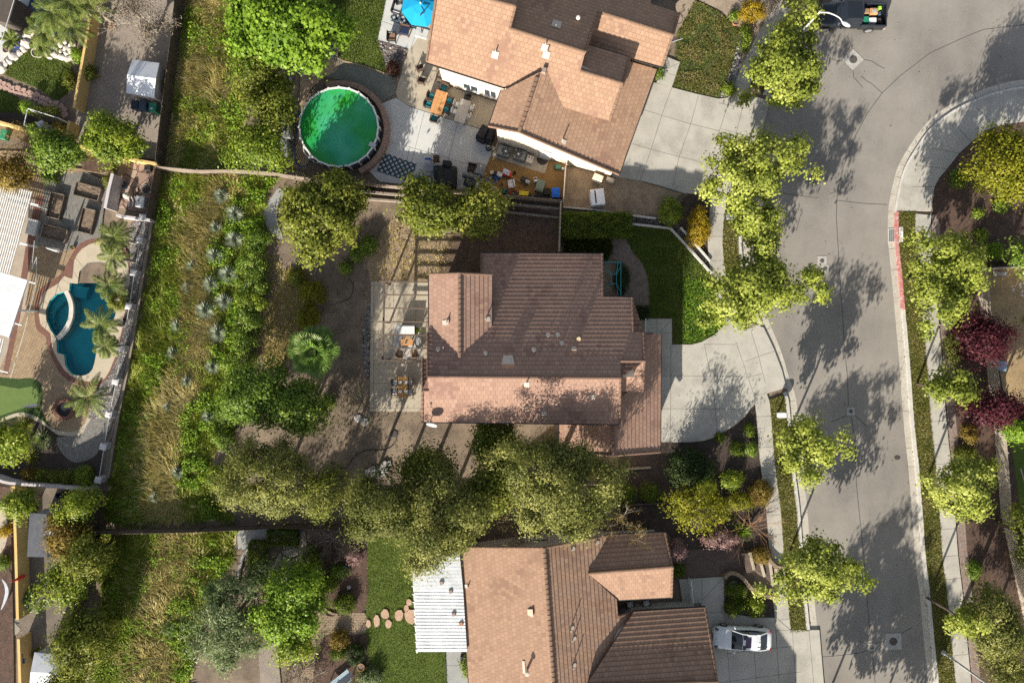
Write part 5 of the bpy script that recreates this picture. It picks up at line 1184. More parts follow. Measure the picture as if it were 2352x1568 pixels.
GS = 'silvery tufted shrubs on the slope'
for i, (px, py, r) in enumerate(((511, 452, .75), (542, 494, .9), (497, 524, .6), (541, 553, .9), (496, 589, .85), (527, 633, .95), (487, 654, .8), (518, 694, .85), (474, 714, .95), (503, 766, .9), (445, 612, .6), (435, 662, .6), (412, 750, .7), (402, 812, .7), (432, 876, .6), (491, 842, .7), (390, 934, .6), (483, 958, .7), (410, 1084, .6), (360, 1142, .6))):
    spots = ('below the wooden fence corner', 'level with the curved concrete path', 'among the golden grass', 'beside the top hedge shrub', 'left of the second hedge shrub', 'left of the third hedge shrub', 'in the golden grass left of the hedge', 'left of the fourth hedge shrub', 'in the middle of the slope, level with the palm bush', 'left of the sixth hedge shrub', 'in the green weeds right of the pool palms', 'in the green weeds right of the round pool bush', 'right of the concrete slab', 'below the concrete slab', 'in the straw grass level with the dining table', 'left of the seventh hedge shrub', 'in the straw grass level with the fire pit', 'left of the ninth hedge shrub', 'on the lower slope beside the willow-like tree', 'lowest one, near the long dark fence')
    spiky('silvery tufted shrub '+spots[i], px, py, r*1.15, r*1.1, 190, L_silver, 'silver_shrub', 'shrub', GS, .06)
spiky('spiky grey green plant in the dark bed beside the lemon tree', 62, 978, 1.3, 1.0, 150, L_olive, w=.06)
spiky('second spiky grey green plant in the dark bed, closer to the gravel', 102, 1008, 1.3, 1.0, 150, L_grey, w=.06)
spiky('shaded spiky plant in the lower dark bed', 78, 1050, 1.0, .9, 110, L_olive, w=.05)
# fan palm: every frond a part
fp = G(720, 808); zc = 3.6; c = W(720, 808, zc); b = Vector((c.x, c.y, 0)); fan = thing('fan_palm', 'fan palm with big green fan fronds between the slope and the patio', 'palm', b)
mb = MB(); mb.tube([b, c-Vector((0, 0, .2))], .24, 10, .2); mb.build('trunk', MATS['bark'], fan)
for k in range(25):
    a = 2.39996*k; el = R(78)*(1-k/25)**.8-R(8); pl = .55+.8*k/25
    D = Vector((math.cos(a)*math.cos(el), math.sin(a)*math.cos(el), math.sin(el))); S_ = Vector((-math.sin(a), math.cos(a), 0)); N = S_.cross(D)*-1; N = N if N.z > 0 else -N
    h = c+D*pl; Q = [[c-S_*.02, h-S_*.02, h+S_*.02, c+S_*.02]]; tn = [.9]; bt = random.random()*.45-.1
    for i in range(-13, 14):
        th = i*R(8.6); d = (D*math.cos(th)+S_*math.sin(th)).normalized(); l = 1.05*(.72+.28*math.cos(th*.8)); fold = N*(.05 if i % 2 else -.02)
        m = h+d*l*.55+fold; e = h+d*l-Vector((0, 0, .16+.1*random.random())); w = (S_*math.cos(th)-D*math.sin(th))*.066
        Q.append([h, m-w, e, m+w]); tn.append(bt+.1+.45*random.random()+(.15 if abs(i) > 11 else 0))
    strips('frond', Q, np.array(tn), L_fan, fan)

# ------------------------------------------------------------------ grass and weeds (nobody could count them)
SL1 = [(428, -40), (520, -40), (535, 60), (570, 170), (560, 300), (545, 396), (376, 390), (396, 280), (414, 130)]
SL2 = [(376, 404), (640, 410), (612, 440), (605, 520), (570, 560), (560, 700), (535, 860), (505, 1000), (480, 1080), (500, 1150), (540, 1190), (242, 1200), (268, 1040), (300, 860), (346, 640), (360, 500)]
SL3 = [(232, 1214), (545, 1214), (530, 1290), (480, 1380), (450, 1480), (430, 1610), (200, 1610), (240, 1450), (228, 1300)]
def strawness(p, poly):
    f = np.interp(p[:, 1], [a for a, _ in FOOT], [b_ for _, b_ in FOOT]); s = p[:, 0]-f
    n = vnoise(p, .02, 5)*.6+vnoise(p, .055, 9)*.4
    if poly is SL1: return .25+n*.75
    if poly is SL2: return np.clip(.55*np.exp(-((s-135+18*np.sin(p[:, 1]/70.))/48.)**2)+n*.62-.02+.1*(p[:, 1] > 850)*np.exp(-((s-110)/50.)**2), 0, 1)
    return np.clip(.5*np.exp(-((s-175)/75.)**2)+n*.6-.02, 0, 1)
M_sl_ = surf('slope turf', (.36, .32, .11), (.22, .25, .05), .45, (.48, .41, .19), 12, .97, .8, 20, patch=(.52, .44, .21), pscale=.22, plo=.45, phi=.6)
for q_ in (SL1, SL2, SL3):
    mb = MB(); P_ = np.array(q_); x0, y0 = P_.min(0); x1, y1 = P_.max(0); st_ = 9.
    for i in range(int((x1-x0)/st_)+1):
        for j in range(int((y1-y0)/st_)+1):
            c_ = np.array([[x0+st_*(i+.5), y0+st_*(j+.5)]])
            if inpoly(c_, q_)[0]: mb.face([G(x0+st_*(i+a_), y0+st_*(j+b_), .03) for a_, b_ in ((0, 1), (1, 1), (1, 0), (0, 0))])
    tag(mb.build('slope', M_sl_), kind='structure')
pg = []; ps = []
for poly, dn in ((SL1, 120), (SL2, 140), (SL3, 120)):
    p = scatter(poly, dn); st = strawness(p, poly)+RNG.normal(size=len(p))*.10; m = st > .60
    ps.append(p[m]); pg.append(p[~m])
p = np.concatenate(ps); ang = 1.2+vnoise(p, .03, 21)*4.2
blades('tall_dry_grass', p, .22, .07, 2.9, .25+.5*vnoise(p, .05, 3)+RNG.normal(size=len(p))*.16, L_straw, 'long straw coloured grass swept over the slope', ang)
p = np.concatenate(pg); ang = vnoise(p, .04, 22)*6.3
blades('tall_green_grass', p, .20, .08, 2.5, .25+.55*vnoise(p, .06, 4)+RNG.normal(size=len(p))*.18, L_grass, 'rank green grass and weeds on the slope', ang)
p = p[vnoise(p, .045, 8) > .52]; p = np.repeat(p, 2, 0)+RNG.normal(size=(len(p)*2, 2))*2
z = gz_np(p)+RNG.random(len(p))*.45; P3 = plan_np(p, z)
o = leaves_mesh('weeds', P3, unit(RNG.normal(size=P3.shape)*.6+np.array([0, 0, 1])), .11+RNG.random(len(p))*.12, vnoise(p, .07, 6)*.5+RNG.random(len(p))*.5, L_lime); tag(o, 'broad leaved weeds among the slope grass', None, None, 'stuff')
p = np.concatenate([scatter(DRY_A, 45), scatter(DRY_B, 260), scatter([(600, 545), (660, 620), (640, 700), (590, 860), (570, 850)], 60)]); 
blades('dry_grass', p, .16, .045, 1.3, .2+.5*vnoise(p, .06, 13)+RNG.normal(size=len(p))*.2, L_straw, 'short dead grass lying on the bare yard')
p = scatter([(470, 1100), (545, 1200), (700, 1195), (720, 1000), (640, 420), (860, 430), (850, 640), (800, 900), (1000, 960), (1080, 1080), (800, 1120)], 14)
blades('dead_leaves', p, .05, .06, 2.0, RNG.random(len(p)), L_twig, 'scattered litter on the bare yard')
pt = []; pd = []
for poly, dn, dry, dz in ((LAWN_A, 420, 0, .12), (LAWN_B, 380, 0, .12), (LAWN_D, 380, 0, .15), (LAWN_G, 300, 0, .15), (LAWN_E, 380, 0, .06), (LAWN_F, 300, 0, .06), (LAWN_C, 380, 1, .13)):
    q = scatter(poly, dn)
    if dry: m = vnoise(q, .045, 31)*.6+vnoise(q, .12, 32)*.4 > .47; pd.append(q[m]); q = q[~m]
    pt.append(q)
p = np.concatenate(pt); blades('lawn_grass', p, .06, .04, 1.5, .3+.5*vnoise(p, .05, 41)+RNG.normal(size=len(p))*.2, L_turf, 'short dense lawn grass', dz=.06)
L_weed = leafmat('weed blades', (.07, .15, .012), (.16, .30, .025), (.34, .46, .07), .45)
# taller weeds on the part of the front lawn by the street
q = scatter([(1570, 640), (1640, 650), (1664, 742), (1636, 768), (1590, 788), (1572, 788)], 200)
blades('weedy_grass', q, .12, .07, 2.2, .35+.4*vnoise(q, .08, 43)+RNG.normal(size=len(q))*.25, L_weed, 'longer weedy grass on the street side of the front lawn', dz=.06)
q = np.concatenate([scatter(x, 380) for x in PARK]+pd)
blades('verge_grass', q, .07, .04, 1.5, .3+.5*vnoise(q, .04, 42)+RNG.normal(size=len(q))*.25, L_turfdry, 'tired olive grass of the verges and the worn front lawn', dz=.125)
q = scatter([(1300, 545), (1400, 545), (1408, 575), (1395, 600), (1290, 592)], 420); blades('ornamental_grass', q, .3, .035, .8, .3+RNG.random(len(q))*.6, L_turf, 'soft green ornamental grass behind the middle house')
# loose stones and bark
def pebbles(name, poly, dens, r0, r1, mat, label, dz=.05):
    p = scatter(poly, dens); n = len(p)
    if n == 0: return
    b3 = plan_np(p, gz_np(p)+dz)
    ico = np.array([(0, 0, 1), (.9, 0, .2), (.28, .85, .2), (-.72, .52, .2), (-.72, -.52, .2), (.28, -.85, .2), (0, 0, -.6)]); fc = [(0, 1, 2), (0, 2, 3), (0, 3, 4), (0, 4, 5), (0, 5, 1), (6, 2, 1), (6, 3, 2), (6, 4, 3), (6, 5, 4), (6, 1, 5)]
    v = ico[None]*(1+RNG.normal(size=(n, 7, 3))*.22); a = RNG.random(n)*6.28; ca, sa = np.cos(a)[:, None], np.sin(a)[:, None]
    x = v[..., 0]*ca-v[..., 1]*sa; y = v[..., 0]*sa+v[..., 1]*ca; r = (r0+(r1-r0)*RNG.random(n)**2)[:, None]
    v = np.stack([x*r*1.2, y*r, v[..., 2]*r*.7], -1)+b3[:, None]
    me = bpy.data.meshes.new(name); me.vertices.add(n*7); me.vertices.foreach_set('co', v.reshape(-1).astype(np.float32))
    f = (np.array(fc)[None]+np.arange(n)[:, None, None]*7).reshape(-1).astype(np.int32); m = n*10
    me.loops.add(m*3); me.loops.foreach_set('vertex_index', f); me.polygons.add(m); me.polygons.foreach_set('loop_start', np.arange(0, m*3, 3, dtype=np.int32)); me.polygons.foreach_set('loop_total', np.full(m, 3, np.int32))
    at = me.attributes.new('tint', 'FLOAT', 'FACE'); at.data.foreach_set('value', np.repeat(RNG.random(n), 10).astype(np.float32))
    me.materials.append(mat); me.update(); o = link(me, name); return tag(o, label, None, None, 'stuff')
P_grey = leafmat('grey pebbles', (.07, .07, .07), (.20, .185, .175), (.42, .38, .35), 0, .02)
P_dark = leafmat('dark pebbles', (.04, .038, .036), (.12, .11, .10), (.32, .26, .20), 0, .02)
P_bark = leafmat('bark chips', (.045, .028, .02), (.13, .085, .06), (.34, .25, .19), 0, 0)
pebbles('river_stones', [(320, 500), (345, 508), (322, 650), (305, 760), (288, 860), (268, 960), (205, 960), (225, 890), (250, 868), (268, 830), (285, 760), (300, 660), (300, 570), (298, 520)], 40, .06, .16, P_grey, 'loose river stones between the pillars and the pool')
pebbles('river_stones', [(745, 62), (776, 100), (776, 134), (740, 138)], 60, .06, .15, P_grey, 'river stones beside the bright green tree')
pebbles('river_stones', [(868, 96), (936, 115), (912, 174), (894, 170)], 40, .05, .13, P_grey, 'stones scattered in the dark bed below the patio')
pebbles('river_stones', [(1697, 70), (1710, 70), (1711, 100), (1702, 150), (1680, 205), (1672, 225), (1652, 226), (1664, 200), (1684, 145)], 60, .05, .14, P_grey, 'river stones along the top front lawn')
pebbles('border_stones', [(1413, 492), (1506, 503), (1565, 523), (1632, 600), (1632, 622), (1541, 520), (1446, 510)], 60, .05, .12, P_dark, 'dark stones in the border between the two front gardens')
pebbles('border_stones', [(1105, 446), (1180, 440), (1292, 454), (1292, 464), (1170, 454)], 70, .06, .15, P_dark, 'dark stones along the fence below the cluttered yard')
pebbles('bark_chips', offset(between(RIGHT, 484, 1600), 100)+[(2262, 1600), (2262, 1100), (2235, 760), (2230, 520), (2160, 500)], 50, .04, .11, P_bark, 'bark chips in the right hand beds', .05)
pebbles('gravel', [(165, 397), (250, 420), (238, 490), (230, 550), (170, 572), (80, 562), (95, 470), (112, 402)], 50, .03, .08, P_grey, 'gravel round the raised beds')
pebbles('gravel', [(140, 1010), (190, 1000), (255, 965), (240, 1015), (185, 1055), (160, 1050)], 60, .03, .08, P_grey, 'fan of grey gravel below the fire pit')
pebbles('patio_edge_stones', [(852, 690), (848, 870), (838, 850), (830, 790), (838, 730)], 60, .05, .13, P_grey, 'pale stones along the patio edge')
for ln, sg in ((LEFT, -1), (RIGHT, 1)): pebbles('gutter_litter', band(offset(ln, sg*14.5), offset(ln, sg*17.2)), 26, .03, .08, P_bark, 'brown leaf litter lying along the '+('left' if sg < 0 else 'right')+' gutter', .02)
pebbles('leaf_litter', [(1520, 770), (1700, 745), (1790, 860), (1720, 940), (1600, 1010), (1520, 1010)], .8, .02, .05, P_bark, 'scattered dead leaves on the curved driveway', .14)
pebbles('leaf_litter', LEFT[6:]+list(reversed(RIGHT)), .35, .02, .06, P_bark, 'scattered dead leaves on the road', .01)
# ================================================================== WALLS AND FENCES
M_wood = surf('weathered wood', (.46, .395, .32), (.36, .305, .25), 1.5, (.55, .48, .40), 12, .9, .3, 30, stretch=(1, 1, 1))
M_wooddk = surf('dark fence wood', (.12, .09, .065), (.075, .058, .045), 2, (.17, .13, .095), 12, .92, .3, 30)
M_woodbr = surf('brown fence wood', (.22, .175, .14), (.16, .125, .10), 2, (.28, .23, .185), 12, .92, .3, 30)
M_beam = surf('pergola brown', (.12, .088, .068), (.09, .066, .052), 2, (.16, .12, .095), 14, .85, .2, 40)
M_white = flat('white paint', (.78, .78, .76), .5); M_whitecloth = surf('white sheeting', (.74, .75, .77), (.66, .67, .70), 1.2, rough=.6)
M_black = surf('black vinyl', (.022, .022, .024), (.014, .014, .015), 2, (.04, .04, .042), 9, .55, .2, 12); M_blackm = flat('black metal', (.025, .025, .027), .45)
M_grey = flat('grey metal', (.36, .37, .37), .5); M_ltgrey = flat('light grey', (.52, .52, .51), .6); M_lilac = surf('lilac grey stucco', (.50, .46, .47), (.45, .41, .42), 2, rough=.9, bump=.15)
M_yellow = surf('yellow stucco', (.62, .43, .17), (.56, .385, .15), 2, (.66, .48, .21), 30, .92, .15, 60)
M_timber = surf('retaining timber', (.27, .225, .18), (.20, .165, .13), 2, (.33, .28, .23), 12, .92, .2, 30)
M_teal = flat('teal cushion', (.015, .17, .20), .8); M_navy = flat('navy cushion', (.010, .025, .075), .8); M_brownw = flat('brown wicker', (.075, .045, .032), .8); M_tanw = flat('tan wicker', (.30, .20, .12), .8)
M_terra = flat('terracotta', (.42, .19, .09), .8); M_tableo = surf('orange wood', (.52, .27, .115), (.46, .23, .095), 1.5, (.38, .19, .08), 5, .55, .1, 20)
M_tableb = surf('honey wood', (.36, .20, .06), (.27, .14, .045), 2.5, (.44, .27, .10), 8, .5, .1, 20); M_bluep = flat('blue plastic', (.015, .14, .60), .4); M_red = flat('red plastic', (.55, .035, .025), .5)
M_green = flat('green plastic', (.02, .22, .13), .5); M_bluegrey = flat('blue grey plastic', (.045, .075, .12), .5); M_yelp = flat('yellow plastic', (.72, .55, .02), .5); M_orange = flat('orange plastic', (.75, .12, .02), .5)
M_cream = flat('cream plastic', (.62, .56, .44), .6); M_soilp = surf('potting soil', (.19, .14, .10), (.12, .09, .065), 3, (.27, .21, .16), 9, .97, .9, 14)
M_stone = surf('pale boulder', (.58, .53, .47), (.46, .42, .37), 2, (.66, .62, .56), 8, .9, .3, 20); M_slab = surf('grey slab', (.36, .345, .33), (.28, .27, .26), 2, (.44, .42, .4), 8, .9, .3, 20)
M_gravelgrey = flat('grey tarpaulin', (.21, .21, .22), .7)
lowwall('garden_wall', [(232, -30), (207, 115), (182, 254)], .2, 1.45, M_yellow, 'long yellow stucco wall between the top left lawn and the gravel yard')
lowwall('garden_wall', [(172, 284), (164, 318)], .2, 1.45, M_yellow, 'short yellow stucco wall between the flagstone gateway and the citrus tree')
lowwall('garden_wall', [(-40, 272), (52, 297), (105, 313)], .2, 1.3, M_yellow, 'cream lit wall behind the pool equipment at the left edge')
lowwall('garden_wall', [(178, 334), (215, 346), (290, 366), (366, 379)], .2, .9, M_yellow, 'low cream wall along the foot of the gravel yard')
lowwall('garden_wall', [(46, 1112), (51, 1260), (55, 1414)], .22, 1.5, M_yellow, 'tall yellow wall beside the grey shed')
lowwall('garden_wall', [(57, 1458), (62, 1610)], .22, 1.5, M_yellow, 'yellow wall beside the white tent with the pool nets hung on it')
lowwall('garden_wall', smooth([(-40, 1086), (0, 1096), (34, 1106), (130, 1113), (220, 1122)], 3), .22, 1.2, M_lilac, 'shaded lilac wall behind the low row of shrubs')
lowwall('equipment_wall', [(271, 404), (262, 440), (254, 482)], .25, 1.6, M_lilac, 'lilac wall screening the pool equipment on its left')
lowwall('equipment_wall', [(275, 497), (310, 502), (352, 508)], .2, 1.1, M_lilac, 'low lilac wall below the pool equipment')
lowwall('retaining_wall', [(800, 438), (931, 450), (1060, 460), (1162, 469), (1289, 481)], .18, .55, M_timber, 'upper grey timber retaining wall below the yard fence')
lowwall('retaining_wall', [(813, 455), (916, 463), (1060, 476), (1167, 488), (1289, 501)], .16, .4, M_timber, 'lower grey timber retaining wall in the middle house yard')
lowwall('garden_edging', [(1412, 490), (1506, 502)], .14, .35, M_kerb, 'straight grey edging above the dark stone border')
lowwall('garden_edging', [(1293, 476), (1360, 482), (1413, 489)], .14, .35, M_kerb, 'grey edging above the long clipped hedge')
lowwall('garden_edging', [(1445, 514), (1540, 525), (1587, 576), (1634, 628)], .16, .3, M_kerb, 'bent concrete edging of the front lawn')
lowwall('garden_edging', [(1563, 523), (1600, 564), (1631, 600)], .14, .3, M_kerb, 'short diagonal edging below the golden shrub')
lowwall('garden_edging', [(1432, 1077), (1495, 1073)], .16, .2, M_timber, 'short timber edging in the mulch below the garage')
lowwall('garden_edging', smooth([(1422, 1160), (1490, 1156), (1545, 1152), (1600, 1146), (1650, 1140)], 3), .12, .3, M_wooddk, 'dark curved edging below the clipped bushes')
lowwall('garden_edging', smooth([(734, 600), (728, 615), (722, 632)], 3), .1, .2, M_timber, 'short curved wooden edging below the big olive tree')
lowwall('lawn_edging', smooth([(892, 172), (835, 152), (777, 135), (779, 100), (772, 70)], 3), .1, .1, M_sand, 'sandy brick edging along the top lawn')
lowwall('brick_edging', smooth([(545, 1345), (550, 1310), (560, 1275), (580, 1254), (620, 1240), (640, 1236)], 4), .22, .25, M_slab, 'curved row of grey blocks beside the flagstone terrace')
lowwall('brick_edging', smooth([(746, 1255), (732, 1290), (729, 1330), (737, 1375), (752, 1402), (776, 1410)], 4), .18, .2, M_wallblock, 'curved tan edging round the upper mulch bed')
def plankfence(label, line, h, mat, bw=.14, jit=.03, name='wooden_fence', group=None, posts=2.4):
    b0 = G(*line[0]); t = thing(name, label, 'fence', b0, group); mb = MB(); rl = MB(); pm = []
    for (ax, ay), (bx, by) in zip(line, line[1:]):
        A = G(ax, ay); B = G(bx, by); d = B-A; L = d.length; n = max(1, int(L/bw)); rz = math.atan2(d.y, d.x)
        for i in range(n):
            c = A+d*((i+.5)/n); hh = h*random.uniform(1-jit, 1+jit*.3); mb.box((c.x, c.y, c.z+hh/2-.02), (bw*.93, .03+random.random()*.01, hh), rz+random.uniform(-.03, .03))
        sd = Vector((-d.y, d.x, 0)).normalized()*.05
        for z in (.35, h-.25): seg(rl, A+sd+Vector((0, 0, z)), B+sd+Vector((0, 0, z)), .05, .09)
        m = max(1, int(L/posts))
        for i in range(m): 
            c = A+d*(i/m)+sd; pm.append((c.x, c.y, c.z+h*.5, rz))
    mb.build('boards', mat, t); rl.build('rails', mat, t)
    for q in pm: mb = MB(); mb.box(q[:3], (.09, .09, h), q[3]); mb.build('post', mat, t)
    return t
plankfence('dark wooden fence between the gravel yard and the dry slope', [(430, -40), (414, 100), (394, 260), (379, 385)], 1.7, M_wooddk)
plankfence('dark wooden fence at the pool equipment, above the green weeds', [(376, 395), (366, 450), (357, 508)], 1.5, M_wooddk)
plankfence('brown plank fence across the top of the green slope', [(378, 392), (471, 401), (558, 400), (640, 406), (694, 415)], 1.5, M_woodbr)
plankfence('brown plank fence behind the round pool and the pair of trees', [(694, 415), (781, 424), (931, 438), (1060, 449), (1153, 457), (1290, 469)], 1.5, M_woodbr)
plankfence('thin wooden fence beside the blue bin', [(1297, 388), (1291, 466)], 1.5, M_wood)
plankfence('thin wooden fence from the corner post to the middle house roof', [(1285, 472), (1283, 530), (1282, 582)], 1.5, M_wood)
plankfence('long dark fence across the foot of the slope gardens', [(222, 1214), (350, 1213), (471, 1210), (600, 1204), (662, 1200), (800, 1205), (940, 1215), (1100, 1222)], 1.6, M_wooddk)
plankfence('dark fence beside the lower left trees', [(236, 1130), (226, 1205), (205, 1310), (186, 1430), (172, 1540)], 1.5, M_wooddk)
plankfence('weathered grey plank fence on the right, upper part by the plum trees', [(2240, 621), (2250, 725), (2263, 840), (2278, 960)], 1.45, M_wood, .17)
plankfence('weathered grey plank fence on the right, long lower part', [(2280, 962), (2296, 1176), (2325, 1310), (2354, 1441), (2390, 1600)], 1.45, M_wood, .17)
plankfence('plank fence turning off to the right edge above the yellow dirt', [(2240, 621), (2300, 617), (2420, 612)], 1.45, M_wood, .17)
PILL = [(327, 499, 'at the pool equipment wall'), (319, 551, 'beside the bushy palm'), (306, 626, 'near the upper pool steps'), (294, 703, 'beside the round palm-like bush'), (278, 800, 'at the lower pool edge'), (264, 876, 'below the pool end'), (249, 951, 'right of the fire pit'), (236, 1026, 'at the grey gravel fan'), (224, 1103, 'at the end of the shrub row')]
pb = []
for i, (px, py, w_) in enumerate(PILL):
    c = W(px, py, ZL+1.15); t = thing('pillar', 'square lilac pillar '+w_, 'pillar', (c.x, c.y, ZL), 'lilac pillars between the pool garden and the slope'); rz = R(-12) if i else R(-6); pb.append(c)
    mb = MB(); mb.box((c.x, c.y, ZL+.5), (.46, .46, 1.06), rz); mb.build('shaft', M_lilac, t)
    mb = MB(); mb.box((c.x, c.y, ZL+1.07), (.54, .54, .10), rz); mb.box((c.x, c.y, ZL+1.15), (.54, .54, .06), rz, taper=.55); mb.build('cap', surf('pillar cap', (.60, .57, .57), (.54, .51, .51), 3), t)
for i in range(8):
    a, b = pb[i], pb[i+1]; t = thing('railing', 'thin railing running down from the pillar '+PILL[i][2], 'railing', (a.x, a.y, ZL), 'thin railings between the lilac pillars')
    d = (b-a).normalized(); A = Vector((a.x, a.y, ZL))+d*.3; B = Vector((b.x, b.y, ZL))-d*.3; z = Vector((0, 0, 1))
    mb = MB(); seg(mb, A+z*.95, B+z*.95, .05, .05); mb.build('top_rail', M_ltgrey, t)
    mb = MB(); n = int((B-A).length/.14)
    for k in range(n+1): c = A+(B-A)*(k/n); mb.box((c.x, c.y, ZL+.5), (.018, .018, .9))
    seg(mb, A+z*.12, B+z*.12, .035, .035); mb.build('balusters', M_grey, t)
lowwall('retaining_wall', [(p.x*K/(1-ZL/HC)+CX+7, CY-p.y*K/(1-ZL/HC)) for p in pb], .25, .35, surf('buff kerb wall', (.25, .20, .155), (.19, .155, .12), 2, rough=.9), 'low buff kerb wall under the pillars and railings')

# ================================================================== POOLS
POOL = PHOLE
wl = ZL-.12
pt_ = thing('swimming_pool', 'kidney shaped swimming pool with blue green water and a round spa bay', 'swimming pool', W(200, 730, ZL-1.4))
M_plaster = surf('pool plaster', (.07, .55, .58), (.05, .47, .52), 1.2, rough=.7)
PW = [W(x, y, ZL) for x, y in POOL]
mb = MB()
for a, b in zip(PW, PW[1:]+PW[:1]): mb.face([a+Vector((0, 0, .02)), b+Vector((0, 0, .02)), b-Vector((0, 0, 1.0)), a-Vector((0, 0, 1.0))])
mb.sheet([p-Vector((0, 0, 1.0)) for p in PW]); mb.build('basin', M_plaster, pt_)
for poly, dz in (([(184, 625), (196, 626), (196, 640), (192, 656), (178, 654)], .35), ([(204, 606), (217, 616), (220, 640), (198, 650), (196, 628)], .7), ([(162, 652), (190, 658), (205, 660), (196, 686), (172, 682), (164, 672)], .35), ([(109, 712), (118, 690), (134, 677), (152, 670), (152, 690), (130, 712), (124, 735), (120, 755), (110, 735)], .55)):
    mb = MB(); q = [W(x, y, ZL-dz) for x, y in poly]; mb.prism([(v.x, v.y) for v in q], ZL-.98, ZL-dz); mb.build('step', M_plaster, pt_)
dam = smooth([(152, 668), (160, 685), (165, 705), (163, 730), (154, 752), (140, 770), (133, 776)], 4)
mb = MB(); a, b = offset(dam, -5.5), offset(dam, 4.5)
for p, q, r_, s_ in zip(a, a[1:], b[1:], b): P = [W(*t, ZL) for t in (p, q, r_, s_)]; mb.prism([(v.x, v.y) for v in P], ZL-1.4, ZL+.12)
mb.build('spa_wall', surf('spa wall', (.56, .53, .47), (.50, .47, .41), 2), pt_)
m, nt, ns, ls = newmat('pool water')
tr = ns.new('ShaderNodeBsdfTransparent'); tr.inputs[0].default_value = (.60, .92, .94, 1); gl = nd(ns, 'ShaderNodeBsdfGlossy', i_Roughness=.03); fr = nd(ns, 'ShaderNodeFresnel', i_IOR=1.33)
nz = nd(ns, 'ShaderNodeTexNoise', i_Scale=3.0, i_Detail=3); bp = nd(ns, 'ShaderNodeBump', i_Strength=.15, i_Distance=.05); ls.new(nz.outputs['Fac'], bp.inputs['Height']); ls.new(bp.outputs[0], gl.inputs['Normal']); ls.new(bp.outputs[0], fr.inputs['Normal'])
mx = ns.new('ShaderNodeMixShader'); ls.new(fr.outputs[0], mx.inputs[0]); ls.new(tr.outputs[0], mx.inputs[1]); ls.new(gl.outputs[0], mx.inputs[2]); o = ns.new('ShaderNodeOutputMaterial'); ls.new(mx.outputs[0], o.inputs[0])
mb = MB(); mb.sheet([Vector((p.x, p.y, wl)) for p in PW]); mb.build('water', m, pt_)
p2 = thing('swimming_pool', 'dark blue pool corner with pale rocks under the palms at the top left', 'swimming pool', W(130, 30, ZL))
pp = smooth([(66, 30), (58, 55), (64, 82), (80, 100), (102, 118), (125, 105), (150, 85), (180, 60), (185, 30), (170, -20), (90, -20)], 2, True)
mb = MB(); mb.sheet([W(x, y, ZL)+Vector((0, 0, .09)) for x, y in pp]); mb.build('water', glassy('deep pool water', (.008, .035, .085), .04), p2)
mb = MB()
for a, b, c_, d_ in zip(pp, pp[1:]+pp[:1], offset(pp, 3)[1:]+offset(pp, 3)[:1], offset(pp, 3)): P = [W(*t, ZL) for t in (a, b, c_, d_)]; mb.prism([(v.x, v.y) for v in P], ZL, ZL+.13)
mb.build('rim', M_bluegrey, p2)
# round pool full of green water
gp_ = W(778, 292, 1.15); gpool = thing('round_pool', 'round above ground pool full of murky green water', 'swimming pool', (gp_.x, gp_.y, 0)); Rg = 90/K*(1-1.15/HC)
mb = MB(); mb.lathe((gp_.x, gp_.y, 0), [(Rg+.05, 0), (Rg+.06, 1.15), (Rg, 1.15), (Rg-.02, .9)], 48); mb.build('wall', flat('pool wall blue', (.10, .13, .16)), gpool)
m, nt, ns, ls = newmat('murky green water'); geo = ns.new('ShaderNodeNewGeometry'); v = geo.outputs['Position']
c_ = mixc(ns, ls, ramp(ns, ls, noise(ns, ls, v, .26, 1, .4), .36, .66), (.008, .27, .15), (.03, .31, .03)); c_ = mixc(ns, ls, ramp(ns, ls, noise(ns, ls, v, .42, 2, .45), .48, .78), c_, (.07, .42, .25)); c_ = mixc(ns, ls, ramp(ns, ls, noise(ns, ls, v, 1.3, 3, .55), .66, .95), c_, (.02, .2, .04))
p = nd(ns, 'ShaderNodeBsdfPrincipled', i_Roughness=.12); p.inputs['Specular IOR Level'].default_value = .35; ls.new(c_, p.inputs['Base Color']); o = ns.new('ShaderNodeOutputMaterial'); ls.new(p.outputs[0], o.inputs[0])
mb = MB(); mb.sheet([(gp_.x+Rg*math.cos(t*.13090), gp_.y+Rg*math.sin(t*.13090), 1.05) for t in range(48)]); mb.build('water', m, gpool)
mb = MB()
for k in range(24):
    a0, a1 = k*R(15), (k+1)*R(15)-R(.8); pts = [(gp_.x+r_*math.cos(a), gp_.y+r_*math.sin(a)) for r_, a in ((Rg-.04, a0), (Rg+.09, a0), (Rg+.09, a1), (Rg-.04, a1))]; mb.prism(pts, 1.13, 1.19)
mb.build('rim', M_white, gpool)
mb = MB()
for k in range(24): a = k*R(15); mb = MB(); mb.box((gp_.x+(Rg+.08)*math.cos(a), gp_.y+(Rg+.08)*math.sin(a), .6), (.10, .14, 1.2), a); mb.build('upright', M_white, gpool)
mb = MB(); a = R(-28)
mb.box((gp_.x+(Rg-.1)*math.cos(a), gp_.y+(Rg-.1)*math.sin(a), 1.1), (.5, .36, .22), a); mb.build('skimmer', M_ltgrey, gpool)
rs = thing('pool_surround', 'curved brown block seat around the right side of the green pool', 'garden wall', (gp_.x, gp_.y, 0)); mb = MB()
for k in range(44):
    t0 = 108-k*3.95; a0, a1 = R(t0), R(t0-3.7); ra, rb = Rg+.38, Rg+.80
    mb.prism([(gp_.x+r_*math.cos(a), gp_.y+r_*math.sin(a)) for r_, a in ((ra, a0), (rb, a0), (rb, a1), (ra, a1))], 0, .62+.01*(k % 2))
mb.build('blocks', surf('brown block cap', (.33, .215, .16), (.27, .175, .13), 3, (.38, .26, .2), 9, .9, .2), rs)
